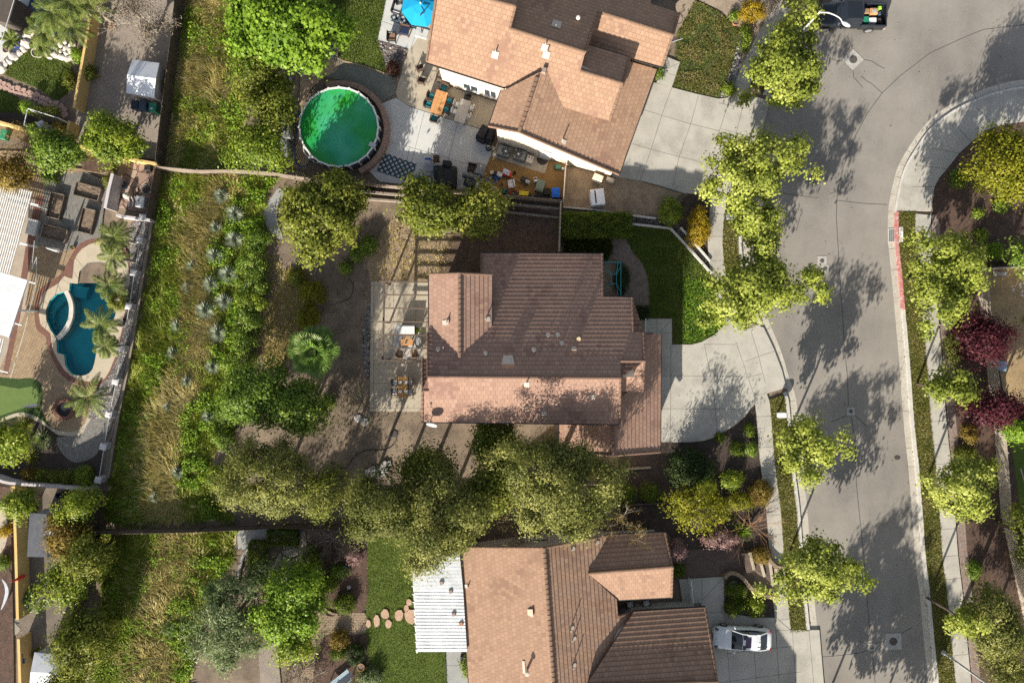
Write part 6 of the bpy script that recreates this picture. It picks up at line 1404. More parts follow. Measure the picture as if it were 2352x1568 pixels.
mb = MB(); mb.tube([G(x, y, .05) for x, y in smooth([(688, 180), (688, 230), (684, 290), (677, 345), (680, 372), (692, 386), (707, 378), (712, 366)], 5)], .035, 6); one('hose', mb, flat('blue hose', (.02, .08, .22)), 'blue hose running from the sandy ground to the pool pump', 'hose')
pm = thing('pool_pump', 'pool pump with pale hoses at the lower left of the green pool', 'pool pump', G(716, 364)); mb = MB(); mb.lathe(G(716, 366), [(.22, 0), (.24, .5), (.12, .7), (.05, .75)], 12); mb.lathe(G(722, 372), [(.13, 0), (.14, .3), (.05, .35)], 10); mb.build('filter', flat('filter grey', (.16, .16, .17)), pm)
for pts in ([(716, 366), (704, 356), (701, 340), (707, 332)], [(716, 366), (728, 368), (740, 372)], [(722, 372), (732, 378), (742, 373)]): mb = MB(); mb.tube([G(x, y, .5) for x, y in smooth(pts, 4)], .03, 6); mb.build('pipe', M_ltgrey, pm)
for px, py, l_ in ((664, 303, 'upper'), (659, 346, 'lower')): mb = MB(); c = G(px, py); mb.rbox((c.x, c.y, .4), (.62, 1.55, .8), .06, R(3)); one('covered_stack', mb, M_gravelgrey, l_+' grey tarpaulin covered stack beside the blue hose', 'covered stack', 'grey covered stacks')
for px, py, l_ in ((655, 372, 'larger white bucket'), (664, 372, 'smaller white bucket')): mb = MB(); mb.lathe(G(px, py), [(.13, 0), (.16, .35), (.14, .35), (.12, .1)], 12); one('bucket', mb, M_cream, l_+' at the foot of the covered stacks', 'bucket')
for i, (px, py) in enumerate(((656, 183), (668, 185), (657, 196), (697, 172), (688, 160), (672, 270), (678, 232))): mb = MB(); c = G(px, py); mb.box((c.x, c.y, .1), (.22, .42, .2), random.uniform(-.2, .2)); one('stone_block', mb, M_slab, 'grey stone block lying beside the blue hose', 'block', 'loose stone blocks by the hose')

# ================================================================== MAIN HOUSE PATIO
pg_ = thing('pergola', 'open brown pergola of bare beams over the patio of the middle house', 'pergola', G(930, 738)); zt = 2.75
def bm_(mb, a, b, z, w=.09, h=.15): seg(mb, W(*a, z), W(*b, z), w, h)
mb = MB(); bm_(mb, (883, 645), (879, 829), zt-.16, .12, .2); mb.build('main_beam', M_beam, pg_)
for y, x0 in ((647, 871), (677, 882), (708, 881), (739, 870), (769, 880), (799, 879), (828, 868)): mb = MB(); bm_(mb, (x0, y-.5), (987, y+.8), zt, .10, .15); mb.build('rafter', M_beam, pg_)
for y in (648, 739, 827): mb = MB(); c = W(882, y, zt-.2); mb.box((c.x, c.y, (zt-.2)/2), (.13, .13, zt-.2)); mb.build('post', M_beam, pg_)
mb = MB(); P = [G(*p, .072) for p in ((905, 745), (968, 745), (967, 823), (904, 823))]; mb.sheet(P)
one('rug', mb, surf('pale rug', (.50, .485, .46), (.40, .385, .36), 1.5, (.55, .54, .52), 9, .95, .2), 'pale faded rug under the pergola furniture', 'rug')
bc = W(934.5, 758, .95); bar = thing('patio_bar', 'white topped patio bar with brown sides under the pergola', 'bar', (bc.x, bc.y, .06))
mb = MB(); mb.box((bc.x, bc.y, .48), (1.22, .72, .84)); mb.build('cabinet', M_beam, bar); mb = MB(); mb.rbox((bc.x, bc.y+.02, .95), (1.26, .62, .08), .03); mb.build('counter', M_white, bar)
mb = MB(); mb.box((bc.x, bc.y+.36, .75), (1.3, .05, .55)); mb.build('backboard', flat('grey board', (.16, .155, .16)), bar)
def pot(label, px, py, r, h, mat, z=0, name='flower_pot', cat='pot', group=None, soil=True):
    c = G(px, py, z); t = thing(name, label, cat, c, group); mb = MB(); mb.lathe(c, [(r*.7, 0), (r, h*.9), (r*1.06, h), (r*.9, h), (r*.85, h*.8)], 18); mb.build('pot', mat, t)
    mb = MB(); mb.sheet([c+Vector((r*.88*math.cos(k*.52), r*.88*math.sin(k*.52), h*.86)) for k in range(12)]); mb.build('soil', M_soilp, t); return t
pot('grey pot of the spiky agave under the pergola', 961, 758, .16, .4, M_slab, .06); spiky('agave with stiff green leaves beside the patio bar', 962, 759, .42, .55, 22, L_citrus, 'agave', w=.09, z=.45, dr=.1)
def table(label, px, py, L_, w, h, rz, mat, name='table', leg=M_beam, cat='table', z=.06, group=None, boards=0):
    c = W(px, py, h+z); t = thing(name, label, cat, (c.x, c.y, z), group, rz); ORG[t] = Vector((0, 0, 0)); mb = MB()
    if boards:
        for k in range(boards): mb.box((0, -w/2+w*(k+.5)/boards, h-.025), (L_, w/boards-.012, .05))
    else: mb.rbox((0, 0, h-.025), (L_, w, .05), .03)
    mb.build('table_top', mat, t)
    for sx in (-1, 1):
        for sy in (-1, 1): mb = MB(); mb.box((sx*(L_/2-.09), sy*(w/2-.09), (h-.05)/2), (.07, .07, h-.05)); mb.build('leg', leg, t)
    return t
table('low orange wood coffee table on the pale rug', 934.5, 786, .98, .52, .42, 0, M_tableo, 'coffee_table', z=.075)
c = W(935, 786, .5); sp = pot('small brown pot standing on the coffee table', 935, 785, .06, .1, M_beam, .47); spiky('little teal succulent on the coffee table', 935, 786, .16, .12, 26, leafmat('teal succulent', (.02, .16, .18), (.05, .30, .32), None, .1), 'succulent', w=.04, z=.56, dr=.1)
def chair(label, name, loc, rz, fr, cu, w=.58, d=.58, arms=True, high=.85, round_=False, group=None, seat_h=.42):
    t = thing(name, label, 'chair', loc, group, rz); ORG[t] = Vector((0, 0, 0))
    mb = MB(); mb.rbox((0, 0, seat_h-.04), (w, d, .07), .08 if not round_ else .2); mb.build('seat', fr, t)
    mb = MB(); mb.rbox((0, .02, seat_h+.05), (w*.82, d*.8, .11), .07 if not round_ else .2); mb.build('cushion', cu, t)
    mb = MB()
    for k in range(5): a = (k-2)/2; mb.box((a*w*.43, -d*.47-(.05 if round_ else 0)*(1-a*a), (seat_h+high)/2), (w*.22, .05, high-seat_h), -a*.25 if round_ else 0, (R(8), 0))
    mb.build('backrest', fr, t)
    if arms:
        for s_ in (-1, 1): mb = MB(); mb.box((s_*w*.49, 0, seat_h+.2), (.06, d*.95, .05)); mb.box((s_*w*.49, d*.4, seat_h*.5+.1), (.05, .05, seat_h+.2)); mb.build('armrest', fr, t)
    for sx in (-1, 1):
        for sy in (-1, 1): mb = MB(); mb.box((sx*w*.42, sy*d*.42, (seat_h-.07)/2), (.045, .045, seat_h-.07)); mb.build('leg', fr, t)
    return t
def at_(px, py, z=0, h=.45): v = W(px, py, z+h); v.z = z; return v
wk = chair('left one of two round tan wicker chairs below the coffee table', 'wicker_chair', at_(918, 812, .075), R(-20), M_tanw, M_tanw, .62, .62, True, .8, True, 'tan wicker chairs')
copytree(wk, at_(952, 811, .075), R(14), 'right one of two round tan wicker chairs below the coffee table')
copytree(wk, at_(937, 771, .075), R(180), 'tan wicker chair tucked between the patio bar and the coffee table')
mb = MB(); c = at_(962, 783, .075); mb.rbox((c.x, c.y, .28), (.42, .62, .38), .06); one('ottoman', mb, flat('grey upholstery', (.30, .30, .30), .9), 'grey upholstered ottoman right of the coffee table', 'ottoman')
table('narrow honey coloured dining table set with four white plates', 925.5, 888.5, 1.66, .78, .75, R(90), M_tableb, 'dining_table')
for px, py, l_ in ((919, 878, 'upper left'), (932.5, 878, 'upper right'), (919.5, 899, 'lower left'), (932.5, 899, 'lower right')):
    c = W(px, py, .815); mb = MB(); mb.lathe((c.x, c.y, .812), [(.08, 0), (.125, .025), (.13, .035), (.10, .02), (.02, .012)], 20); one('plate', mb, M_white, l_+' white plate on the honey coloured dining table', 'plate', 'plates on the dining table')
dc = chair('wooden dining chair with grey cushion, upper left at the set table', 'dining_chair', at_(907, 878, .06), R(-90), M_beam, M_ltgrey, .5, .5, True, .8, False, 'dining chairs at the set table')
for px, py, rz, l_ in ((906.5, 899.5, -90, 'lower left'), (942.5, 878, 90, 'upper right'), (942.5, 899.5, 90, 'lower right')): copytree(dc, at_(px, py, .06), R(rz), 'wooden dining chair with grey cushion, %s at the set table' % l_)
# gazebo frame
gf = thing('gazebo_frame', 'bare teal metal gazebo frame beside the middle house', 'gazebo', G(1405, 640)); M_tealm = flat('teal metal', (.03, .30, .36), .4)
O_ = [W(x, y, 2.1) for x, y in ((1372, 602), (1426, 602), (1426, 681), (1372, 681))]; I_ = [W(x, y, 2.75) for x, y in ((1404, 629), (1416, 629), (1416, 651), (1404, 651))]
mb = MB(); [mb.tube([a, b], .035, 6) for a, b in zip(O_, O_[1:]+O_[:1])]; mb.build('eave_ring', M_tealm, gf); mb = MB(); [mb.tube([a, b], .03, 6) for a, b in zip(I_, I_[1:]+I_[:1])]; mb.build('top_ring', M_tealm, gf)
for k in range(4):
    o1 = O_[k]+(O_[(k+1) % 4]-O_[k])*.12; o2 = O_[k]+(O_[(k-1) % 4]-O_[k])*.12
    for o_ in (o1, o2): mb = MB(); mb.tube([o_, I_[k]], .022, 6); mb.build('rafter', M_tealm, gf)
    mb = MB(); mb.tube([Vector((O_[k].x, O_[k].y, 0)), O_[k]], .04, 6); mb.build('post', M_tealm, gf)
mb = MB(); [mb.box((W(1483, 732+k*3.1, .7).x, W(1483, 732+k*3.1, .7).y, .62), (.035, .05, .95)) for k in range(11)]; seg(mb, W(1483, 731, 1.1), W(1483, 764, 1.1), .05, .06); one('gate', mb, M_white, 'thin white gate across the front path of the middle house', 'gate')
mb = MB(); a, b = W(1585, 1331, .8), W(1591, 1381, .8); seg(mb, a+Vector((0, 0, .3)), b+Vector((0, 0, .3)), .05, .06)
for k in range(15): c = a.lerp(b, k/14); mb.box((c.x, c.y, .6), (.035, .05, .95))
one('gate', mb, M_white, 'thin white gate across the entry of the bottom house', 'gate')
# yard odds and ends
mb = MB(); mb.tube([G(x, y, .03) for x, y in smooth([(914, 990), (906, 1018), (882, 1033), (845, 1033), (818, 1045), (800, 1068), (790, 1075), (760, 1062)], 5)], .03, 5); one('drip_hose', mb, flat('black hose', (.03, .03, .03)), 'black irrigation hose curving over the bare lower yard', 'hose')
mb = MB(); mb.tube([G(x, y, .03) for x, y in smooth([(800, 640), (812, 655), (806, 680), (790, 692), (772, 696)], 4)], .025, 5); one('drip_hose', mb, flat('black hose', (.03, .03, .03)), 'short black irrigation hose near the yellow green shrub', 'hose')
mb = MB(); mb.lathe(G(905, 996), [(.33, 0), (.33, .04), (.28, .06), (.02, .06)], 20); one('valve_lid', mb, flat('dark lid', (.06, .055, .05)), 'round dark lid in the bare lower yard', 'lid')
for i, (px, py, w_, d_, a) in enumerate(((845, 1082, .42, .35, .2), (856, 1076, .5, .4, .5), (866, 1084, .4, .5, 0), (874, 1074, .45, .35, .3), (884, 1080, .55, .35, .1), (884, 1067, .6, .5, .8), (893, 1064, .4, .4, .3), (868, 1094, .45, .25, .1), (880, 1092, .4, .3, .4), (856, 1090, .35, .3, .2))): mb = MB(); c = G(px, py); mb.box((c.x, c.y, .08+.03*(i % 3)), (w_, d_, .12), a, (R(4), R(3))); one('broken_slab', mb, M_slab, 'broken grey concrete slab in the rubble heap above the willow-like trees', 'slab', 'rubble of broken slabs')
for px, py, l_ in ((823, 960, 'pale'), (838, 968, 'darker')): mb = MB(); mb.lathe(G(px, py), [(.32, 0), (.36, .05), (.3, .08), (.02, .08)], 7); one('flat_stone', mb, M_slab, l_+' flat stone under the twiggy shrub by the patio', 'stone')
mb = MB(); mb.lathe(G(668, 486), [(.3, 0), (.34, .3), (.3, .32), (.28, .2)], 18); one('planter_ring', mb, M_brownw, 'brown round tub beside the curved concrete path', 'tub')

# ================================================================== YARD OF THE HOUSE WITH THE GREEN POOL
r2 = -A2
def rug(label, poly, z=.055):
    m = MATS.get('lattice rug')
    if not m:
        m, nt, ns, ls = newmat('lattice rug'); geo = ns.new('ShaderNodeNewGeometry'); mp = ns.new('ShaderNodeMapping'); mp.inputs['Rotation'].default_value = (0, 0, R(45)+A2); ls.new(geo.outputs['Position'], mp.inputs[0])
        vo = nd(ns, 'ShaderNodeTexVoronoi', distance='CHEBYCHEV', i_Scale=3.0, i_Randomness=0.0); ls.new(mp.outputs[0], vo.inputs['Vector'])
        f = ramp(ns, ls, vo.outputs['Distance'], .27, .31); c_ = mixc(ns, ls, f, (.42, .40, .38), (.02, .055, .085)); f2 = ramp(ns, ls, vo.outputs['Distance'], .12, .09); c_ = mixc(ns, ls, f2, c_, (.16, .18, .20))
        p = nd(ns, 'ShaderNodeBsdfPrincipled', i_Roughness=.95); ls.new(c_, p.inputs['Base Color']); o = ns.new('ShaderNodeOutputMaterial'); ls.new(p.outputs[0], o.inputs[0]); MATS['lattice rug'] = m
    mb = MB(); P = [G(*q, z) for q in poly]; mb.prism([(v.x, v.y) for v in P], .02, z); return one('rug', mb, m, label, 'rug')
rug('blue and white lattice rug lying below the round pool', [(882, 351), (957, 377), (944, 419), (866, 393)])
rug('blue and white lattice rug under the turquoise parasol', [(906, 8), (975, 30), (957, 69), (895, 48)])
ub = thing('parasol', 'large turquoise cantilever parasol at the top edge', 'parasol', G(969, 77)); M_turq = surf('turquoise cloth', (.008, .30, .55), (.006, .27, .50), 2, rough=.8)
uc = W(966, 7, 2.75); mb = MB(); n = 8
rim = [uc+Vector((1.62*math.cos(k*math.pi/4+.25), 1.62*math.sin(k*math.pi/4+.25), -.55)) for k in range(n)]; mid = [uc+Vector((.8*math.cos(k*math.pi/4+.25), .8*math.sin(k*math.pi/4+.25), -.2)) for k in range(n)]
for k in range(n): mb.face([uc, mid[k], mid[(k+1) % n]]); mb.face([mid[k], rim[k], rim[(k+1) % n], mid[(k+1) % n]]); mb.face([rim[k], rim[k]-Vector((0, 0, .12)), rim[(k+1) % n]-Vector((0, 0, .12)), rim[(k+1) % n]])
mb.build('canopy', M_turq, ub); mb = MB(); mb.lathe(uc, [(.08, -.02), (.07, .08), (.02, .1)], 10); mb.build('finial', M_ltgrey, ub)
mb = MB(); a = G(969, 77); mb.tube([a, W(966, 34, 2.6), W(976, 28, 2.95), W(968, 15, 2.85)], .045, 8); mb.build('arm', M_blackm, ub); mb = MB(); mb.rbox((a.x, a.y, .07), (1.05, .8, .1), .06, r2); mb.build('base', M_ltgrey, ub)
ls_ = chair('grey cushioned garden seat half under the turquoise parasol', 'patio_armchair', at_(913, 19, .03), r2-R(90), M_blackm, M_ltgrey, .95, .75, True, .8, group='garden seats by the parasol')
chair('brown cushioned lattice back armchair at the end of the paved terrace', 'patio_armchair', at_(900, 85, .03), r2-R(75), M_blackm, flat('brown cushion', (.26, .15, .10), .9), .72, .7, True, .8, group='garden seats by the parasol')
chair('navy cushioned armchair beside the lattice rug', 'patio_armchair', at_(929, 70, .03), r2+R(185), M_brownw, M_navy, .75, .75, True, .75, group='garden seats by the parasol')
chair('pale cushioned garden seat cut by the top edge', 'patio_armchair', at_(919, 2, .03), r2-R(60), M_blackm, M_cream, .7, .7, True, .8, group='garden seats by the parasol')
cb = chair('brown strap chair on the beige terrace, upper of two', 'strap_chair', at_(964, 156, .03), R(20), M_brownw, M_brownw, .55, .55, True, .9, group='brown strap chairs'); copytree(cb, at_(968, 185, .03), R(-12), 'brown strap chair on the beige terrace, lower of two')
wt = thing('wire_table', 'small round wire table beside the strap chair', 'side table', G(985, 187, .03)); mb = MB(); c = G(985, 187, .03); mb.tube([c+Vector((.26*math.cos(k*.4), .26*math.sin(k*.4), .5)) for k in range(17)], .015, 5); mb.build('rim', M_blackm, wt)
for k in range(3): mb = MB(); a = k*2.1; mb.tube([c+Vector((.25*math.cos(a), .25*math.sin(a), .5)), c+Vector((.3*math.cos(a+.3), .3*math.sin(a+.3), 0))], .013, 5); mb.build('leg', M_blackm, wt)
# the two dining tables
table('orange wood outdoor table with six teal cushioned chairs', 1008, 235, 1.88, .98, .75, R(90)-A2, M_tableo, 'outdoor_table', z=.03, boards=3)
table('pale grey outdoor table with white wire chairs', 1062, 255, 1.9, .88, .75, R(90)-A2, surf('grey table top', (.40, .37, .34), (.34, .32, .29), 2, (.45, .42, .39), 12, .8, .1), 'outdoor_table', M_grey, z=.03)
tc = chair('teal cushioned chair at the upper end of the orange table', 'teal_chair', at_(1020, 203, .03), r2+R(180)-R(8), M_brownw, M_teal, .6, .58, True, .85, True, 'teal chairs at the orange table')
for px, py, rz, l_ in ((991, 221, -90, 'left side of the orange table, upper'), (984, 240, -90, 'left side of the orange table, lower'), (1033, 233, 90, 'right side of the orange table, upper'), (1026, 252, 90, 'right side of the orange table, lower'), (997, 273, 4, 'lower end of the orange table')): copytree(tc, at_(px, py, .03), r2+R(rz), 'teal cushioned chair at the '+l_)
wc = chair('white wire chair at the left side of the grey table, upper', 'wire_chair', at_(1050, 240, .03), r2-R(90), M_white, M_white, .44, .44, False, .85, True, 'white wire chairs at the grey table')
for px, py, rz, l_ in ((1045, 256, -90, 'left side of the grey table, lower'), (1081, 247, 90, 'right side of the grey table, upper'), (1074, 266, 90, 'right side of the grey table, lower')): copytree(wc, at_(px, py, .03), r2+R(rz), 'white wire chair at the '+l_)
chair('black chair at the upper end of the grey table', 'black_chair', at_(1073, 224, .03), r2+R(180), M_blackm, M_black, .5, .5, False, .85)
def softcover(label, px, py, w_, d_, h, rz, mat=None, name='covered_furniture', cat='furniture cover', tp=.8):
    c = at_(px, py, .03, h); mb = MB(); mb.rbox((c.x, c.y, h*.4), (w_, d_, h*.8), .12, rz); mb.box((c.x, c.y, h*.88), (w_*.85, d_*.85, h*.24), rz, None, tp); return one(name, mb, mat or M_black, label, cat)
softcover('black covered tall shape at the garage corner, left one', 1109, 303, .8, 1.25, 1.15, r2-R(12)); softcover('black covered tall shape at the garage corner, right one', 1126, 308, .6, 1.2, 1.1, r2)
softcover('large black cover over a square patio set', 1022, 404, 1.85, 1.75, .8, R(-2)); softcover('small black cover joined to the upper side of the large black cover', 1026, 374, .72, .55, .9, R(-6)); softcover('dark grey covered cube beside the smoker', 1102, 388, .85, 1.05, .7, r2, M_gravelgrey)
kg = thing('kettle_grill', 'round black kettle grill beside the concrete pad', 'grill', G(1122, 341)); c = at_(1122, 340, .03, .8); mb = MB(); mb.lathe((c.x, c.y, .55), [(.05, 0), (.2, .05), (.27, .2), (.27, .24), (.2, .38), (.06, .44)], 20); mb.build('bowl', glassy('enamel black', (.012, .012, .014), .25), kg)
for k in range(3): mb = MB(); a = k*2.09; mb.tube([(c.x+.15*math.cos(a), c.y+.15*math.sin(a), .6), (c.x+.3*math.cos(a), c.y+.3*math.sin(a), .03)], .015, 5); mb.build('leg', M_grey, kg)
mb = MB(); mb.lathe((c.x-.05, c.y+.06, .99), [(.03, 0), (.035, .05), (.01, .06)], 8); mb.build('knob', M_white, kg)
mb = MB(); mb.lathe(G(1134, 344, .03), [(.14, 0), (.15, .35), (.12, .36), (.1, .3)], 14); one('canister', mb, M_cream, 'small white canister beside the kettle grill', 'canister')
def acunit(label, px, py, w_, d_, h, fx):
    c = at_(px, py, .05, h); t = thing('air_conditioner', label, 'air conditioner', (c.x, c.y, .05), 'air conditioners on the concrete pad', r2); ORG[t] = Vector((0, 0, 0))
    mb = MB(); mb.rbox((0, 0, h/2), (w_, d_, h), .05); mb.build('case', flat('condenser grey', (.20, .215, .205), .6), t)
    mb = MB(); mb.lathe((fx, 0, h+.004), [(.33, 0), (.33, .012), (.02, .012)], 24); f = mb.build('fan_well', M_blackm, t)
    mb = MB(); [mb.box((fx+.18*math.cos(k*.785), .18*math.sin(k*.785), h+.024), (.30, .02, .012), k*.785) for k in range(8)]; mb.build('fan_guard', M_grey, f)
    mb = MB(); mb.lathe((fx, 0, h+.032), [(.085, 0), (.08, .02), (.02, .022)], 14); mb.build('hub', M_white, f)
acunit('wider air conditioner on the left of the concrete pad', 1157, 346, 1.0, .78, .85, .17); acunit('smaller air conditioner in the middle of the concrete pad', 1194, 355, .95, .76, .85, -.12)
mb = MB(); c = at_(1217, 365, .05, .5); mb.box((c.x, c.y, .28), (.55, .6, .5), r2); o = one('crate_stack', mb, M_cream, 'cream crate with a plate and papers beside the air conditioners', 'crate')
mb = MB(); mb.lathe((c.x-.06, c.y+.1, .55), [(.14, 0), (.18, .03), (.02, .03)], 16); mb.cur = 1; mb.lathe((c.x-.06, c.y+.1, .575), [(.1, 0), (.09, .04), (.02, .05)], 9); mb.build('plate', [M_white, M_terra], o)
mb = MB(); c = G(1246, 366, .05); P = [(c.x+.47*math.cos(R(a)+r2), c.y+.47*math.sin(R(a)+r2)) for a in range(180, 361, 12)]; mb.prism(P, .05, .09); one('door_mat', mb, surf('doormat', (.06, .05, .04), (.045, .038, .03), 3, rough=.95), 'dark half round doormat at the open side door', 'doormat')
def bits(name, label, cat, px, py, dims, mat, rz=0.0, z=.03, kind='box', group=None, soft=.03):
    c = at_(px, py, z, dims[2]); mb = MB()
    if kind == 'box': mb.rbox((c.x, c.y, z+dims[2]/2), dims, soft, rz)
    elif kind == 'tub': mb.lathe((c.x, c.y, z), [(dims[0]*.42, 0), (dims[0]*.5, dims[2]), (dims[0]*.44, dims[2]), (dims[0]*.36, dims[2]*.15), (.01, dims[2]*.12)], 18, 1, dims[1]/dims[0], rz)
    return one(name, mb, mat, label, cat, group)
bits('cooler', 'red cooler with a pale blue towel on it', 'cooler', 1165, 397, (.72, .5, .4), M_red, r2); bits('towel', 'pale blue patterned towel on the red cooler', 'towel', 1163, 395, (.6, .42, .03), surf('printed towel', (.30, .44, .62), (.50, .55, .60), 4, (.5, .16, .12), 6, .9), r2-.1, .44)
bits('tub', 'small round black tub beside the red cooler', 'tub', 1182, 397, (.26, .26, .25), M_black, kind='tub'); bits('paddling_pool', 'oval blue paddling tub full of odds and ends', 'tub', 1129, 414, (.95, .62, .25), flat('slate blue plastic', (.12, .17, .26)), 0, kind='tub')
bits('tarpaulin', 'crumpled blue tarpaulin above the paddling tub', 'tarpaulin', 1140, 406, (.7, .32, .22), flat('blue tarp', (.01, .06, .22)), r2, soft=.12); bits('bag', 'grey bag leaning on the blue tarpaulin', 'bag', 1147, 400, (.5, .38, .4), M_ltgrey, r2-.1, soft=.15); bits('bag', 'black bag left of the grey bag', 'bag', 1137, 398, (.26, .4, .45), M_black, r2-.4, soft=.1)
bits('toy_heap', 'cream and blue toys left of the black bag', 'toy', 1130, 396, (.35, .3, .25), M_cream, .3, soft=.1)
chair('white plastic chair tipped among the yard clutter', 'plastic_chair', at_(1174, 423, .03), R(100), M_white, M_white, .55, .52, True, .8)
for px, py, m_, l_ in ((1135, 433, M_white, 'white bucket below the paddling tub'), (1153, 438, M_green, 'left of two green buckets'), (1163, 439, flat('mint plastic', (.12, .36, .27)), 'right of two green buckets'), (1153, 422, M_terra, 'small cup shaped terracotta pot by the plastic chair')): bits('bucket', l_, 'bucket', px, py, (.36, .36, .32) if 'bucket' in l_ else (.2, .2, .2), m_, kind='tub')
mb = MB(); seg(mb, W(1165, 426, .3), W(1174, 445, .3), .1, .06); one('toy_bat', mb, M_red, 'red toy bat beside the plastic chair', 'toy'); bits('ball', 'orange cone right of the red bat', 'cone', 1183, 438, (.18, .18, .22), M_orange, kind='tub')
bits('crate', 'bright yellow tray at the fence', 'tray', 1203, 444, (.78, .38, .2), M_yelp, R(-3)); c = at_(1241, 426, .03, .8)
gc = thing('metal_cabinet', 'sage green metal cabinet lying beside the fence', 'cabinet', (c.x, c.y, .03)); mb = MB(); mb.box((c.x, c.y, .43), (.66, .92, .8), r2); mb.build('case', flat('sage green', (.16, .20, .145), .5), gc); mb = MB(); mb.box((c.x-.1, c.y-.34, .845), (.5, .03, .02), r2); mb.build('vent_slot', M_blackm, gc)
bb = at_(1277, 442, .03, .9); bn = thing('bin', 'bright blue lidded bin in the fence corner', 'bin', (bb.x, bb.y, .03)); mb = MB(); mb.box((bb.x, bb.y, .42), (.5, .62, .78), 0, None, 1.1); mb.build('body', M_bluep, bn); mb = MB(); mb.rbox((bb.x, bb.y, .86), (.66, .8, .09), .08); mb.rbox((bb.x, bb.y+.05, .92), (.42, .5, .04), .05); mb.build('lid', M_bluep, bn)
bits('box', 'white and maroon box beside the sage cabinet', 'box', 1230, 412, (.3, .38, .4), M_white, R(5)); bits('lid', 'maroon lid on the white box', 'lid', 1230, 410, (.24, .14, .02), flat('maroon', (.12, .02, .03)), R(5), .44); bits('box', 'low black box left of the blue bin', 'box', 1256, 440, (.62, .55, .35), M_black)
bits('cart', 'black garden cart in the middle of the golden ground', 'cart', 1207, 413, (.75, .42, .4), M_blackm, R(-25)); bits('tray', 'dark grey tray at the end of the black cart', 'tray', 1212, 417, (.38, .28, .1), M_grey, R(-20), .44)
mb = MB(); seg(mb, W(1172, 403, .25), W(1203, 421, .2), .04, .04); one('broom', mb, M_tableo, 'long broom handle lying beside the black cart', 'broom'); bits('dolly', 'dark green hand truck by the house wall', 'hand truck', 1281, 383, (.6, .4, .25), flat('dark green', (.03, .09, .06)), R(-15)); bits('planter_pot', 'small white square pot by the hand truck', 'pot', 1293, 387, (.2, .2, .2), M_white, R(-15))
mb = MB(); [seg(mb, W(1281+k*5, 360+k*4, .2), W(1290+k*6, 372+k*3, 1.3), .03, .03) for k in range(4)]; one('garden_tools', mb, M_tanw, 'long handled garden tools leaning at the garage wall', 'tools')
sm = thing('barrel_smoker', 'dull grey barrel smoker beside the dark covered cube', 'smoker', G(1082, 407)); c = at_(1082, 406, .03, .9); e = Vector((math.cos(R(-14)), math.sin(R(-14)), 0)); mb = MB(); mb.tube([c-e*.7+Vector((0, 0, .85)), c+e*.7+Vector((0, 0, .85))], .22, 14); mb.build('barrel', flat('smoker grey', (.09, .10, .10), .45), sm)
for s_ in (-1, 1): mb = MB(); p_ = c+e*.5*s_; mb.box((p_.x, p_.y, .4), (.06, .4, .75), R(-14)); mb.build('leg', M_blackm, sm)
mb = MB(); p_ = c+e*.1+Vector((0, 0, 1.07)); mb.lathe(p_, [(.04, 0), (.03, .05), (.01, .06)], 8); mb.build('gauge', M_yelp, sm)
gg = thing('gas_grill', 'black gas grill with side shelves in front of the smoker', 'grill', G(1082, 423)); c = at_(1082, 423, .03, .9); mb = MB(); mb.rbox((c.x, c.y, .5), (.7, .5, .8), .04, R(-12)); mb.build('cabinet', M_blackm, gg); mb = MB(); mb.rbox((c.x, c.y+.03, 1.02), (.68, .46, .26), .14, R(-12)); mb.build('hood', glassy('enamel black', (.012, .012, .014), .25), gg)
for s_ in (-1, 1): mb = MB(); mb.box((c.x+s_*.5*math.cos(R(12)), c.y-s_*.5*math.sin(R(12)), .86), (.28, .46, .05), R(-12)); mb.build('shelf', M_ltgrey if s_ > 0 else M_blackm, gg)
mb = MB(); seg(mb, c+Vector((-.28, .27, 1.03)), c+Vector((.3, .15, 1.03)), .03, .03); mb.build('handle', M_ltgrey, gg)
chair('brown and bare framed chair beside the dark covered cube', 'garden_chair', at_(1084, 386, .03), R(170), M_brownw, M_brownw, .62, .62, True, .8); chair('narrow brown sling chair above the glass table', 'sling_chair', at_(1002, 364, .03), R(2), M_brownw, M_brownw, .5, .6, False, .95); chair('grey cushioned chair left of the large black cover', 'garden_chair', at_(983, 414, .03), R(-88), M_blackm, M_ltgrey, .56, .6, True, .75)
table('small square table with a four paned top left of the black cover', 986, 385, .64, .62, .45, R(-4), flat('frosted pane', (.26, .27, .31), .3), 'glass_table', M_blackm, z=.03)
st = thing('step_stool', 'folding blue step stool on the concrete terrace', 'step stool', G(983, 369)); mb = MB(); c = at_(983, 365, .03, .7); mb.box((c.x, c.y, .7), (.5, .16, .04)); mb.build('step', flat('stool blue', (.01, .04, .25)), st)
for s_ in (-1, 1):
    for q_ in (-.35, .1): mb = MB(); mb.tube([(c.x+s_*.2, c.y, .7), (c.x+s_*.25, c.y+q_, .03)], .02, 5); mb.build('leg', flat('stool blue', (.01, .04, .25)), st)
mb = MB(); c = G(950, 414, .05); pts = [c+Vector(((.2+.012*k)*math.cos(k*.55), (.2+.012*k)*math.sin(k*.55), .02+.003*k)) for k in range(26)]+[G(968, 412, .05), G(973, 399, .05)]; mb.tube(pts, .03, 6); one('hose_coil', mb, flat('teal hose', (.01, .20, .17)), 'coiled teal garden hose at the corner of the lattice rug', 'hose')
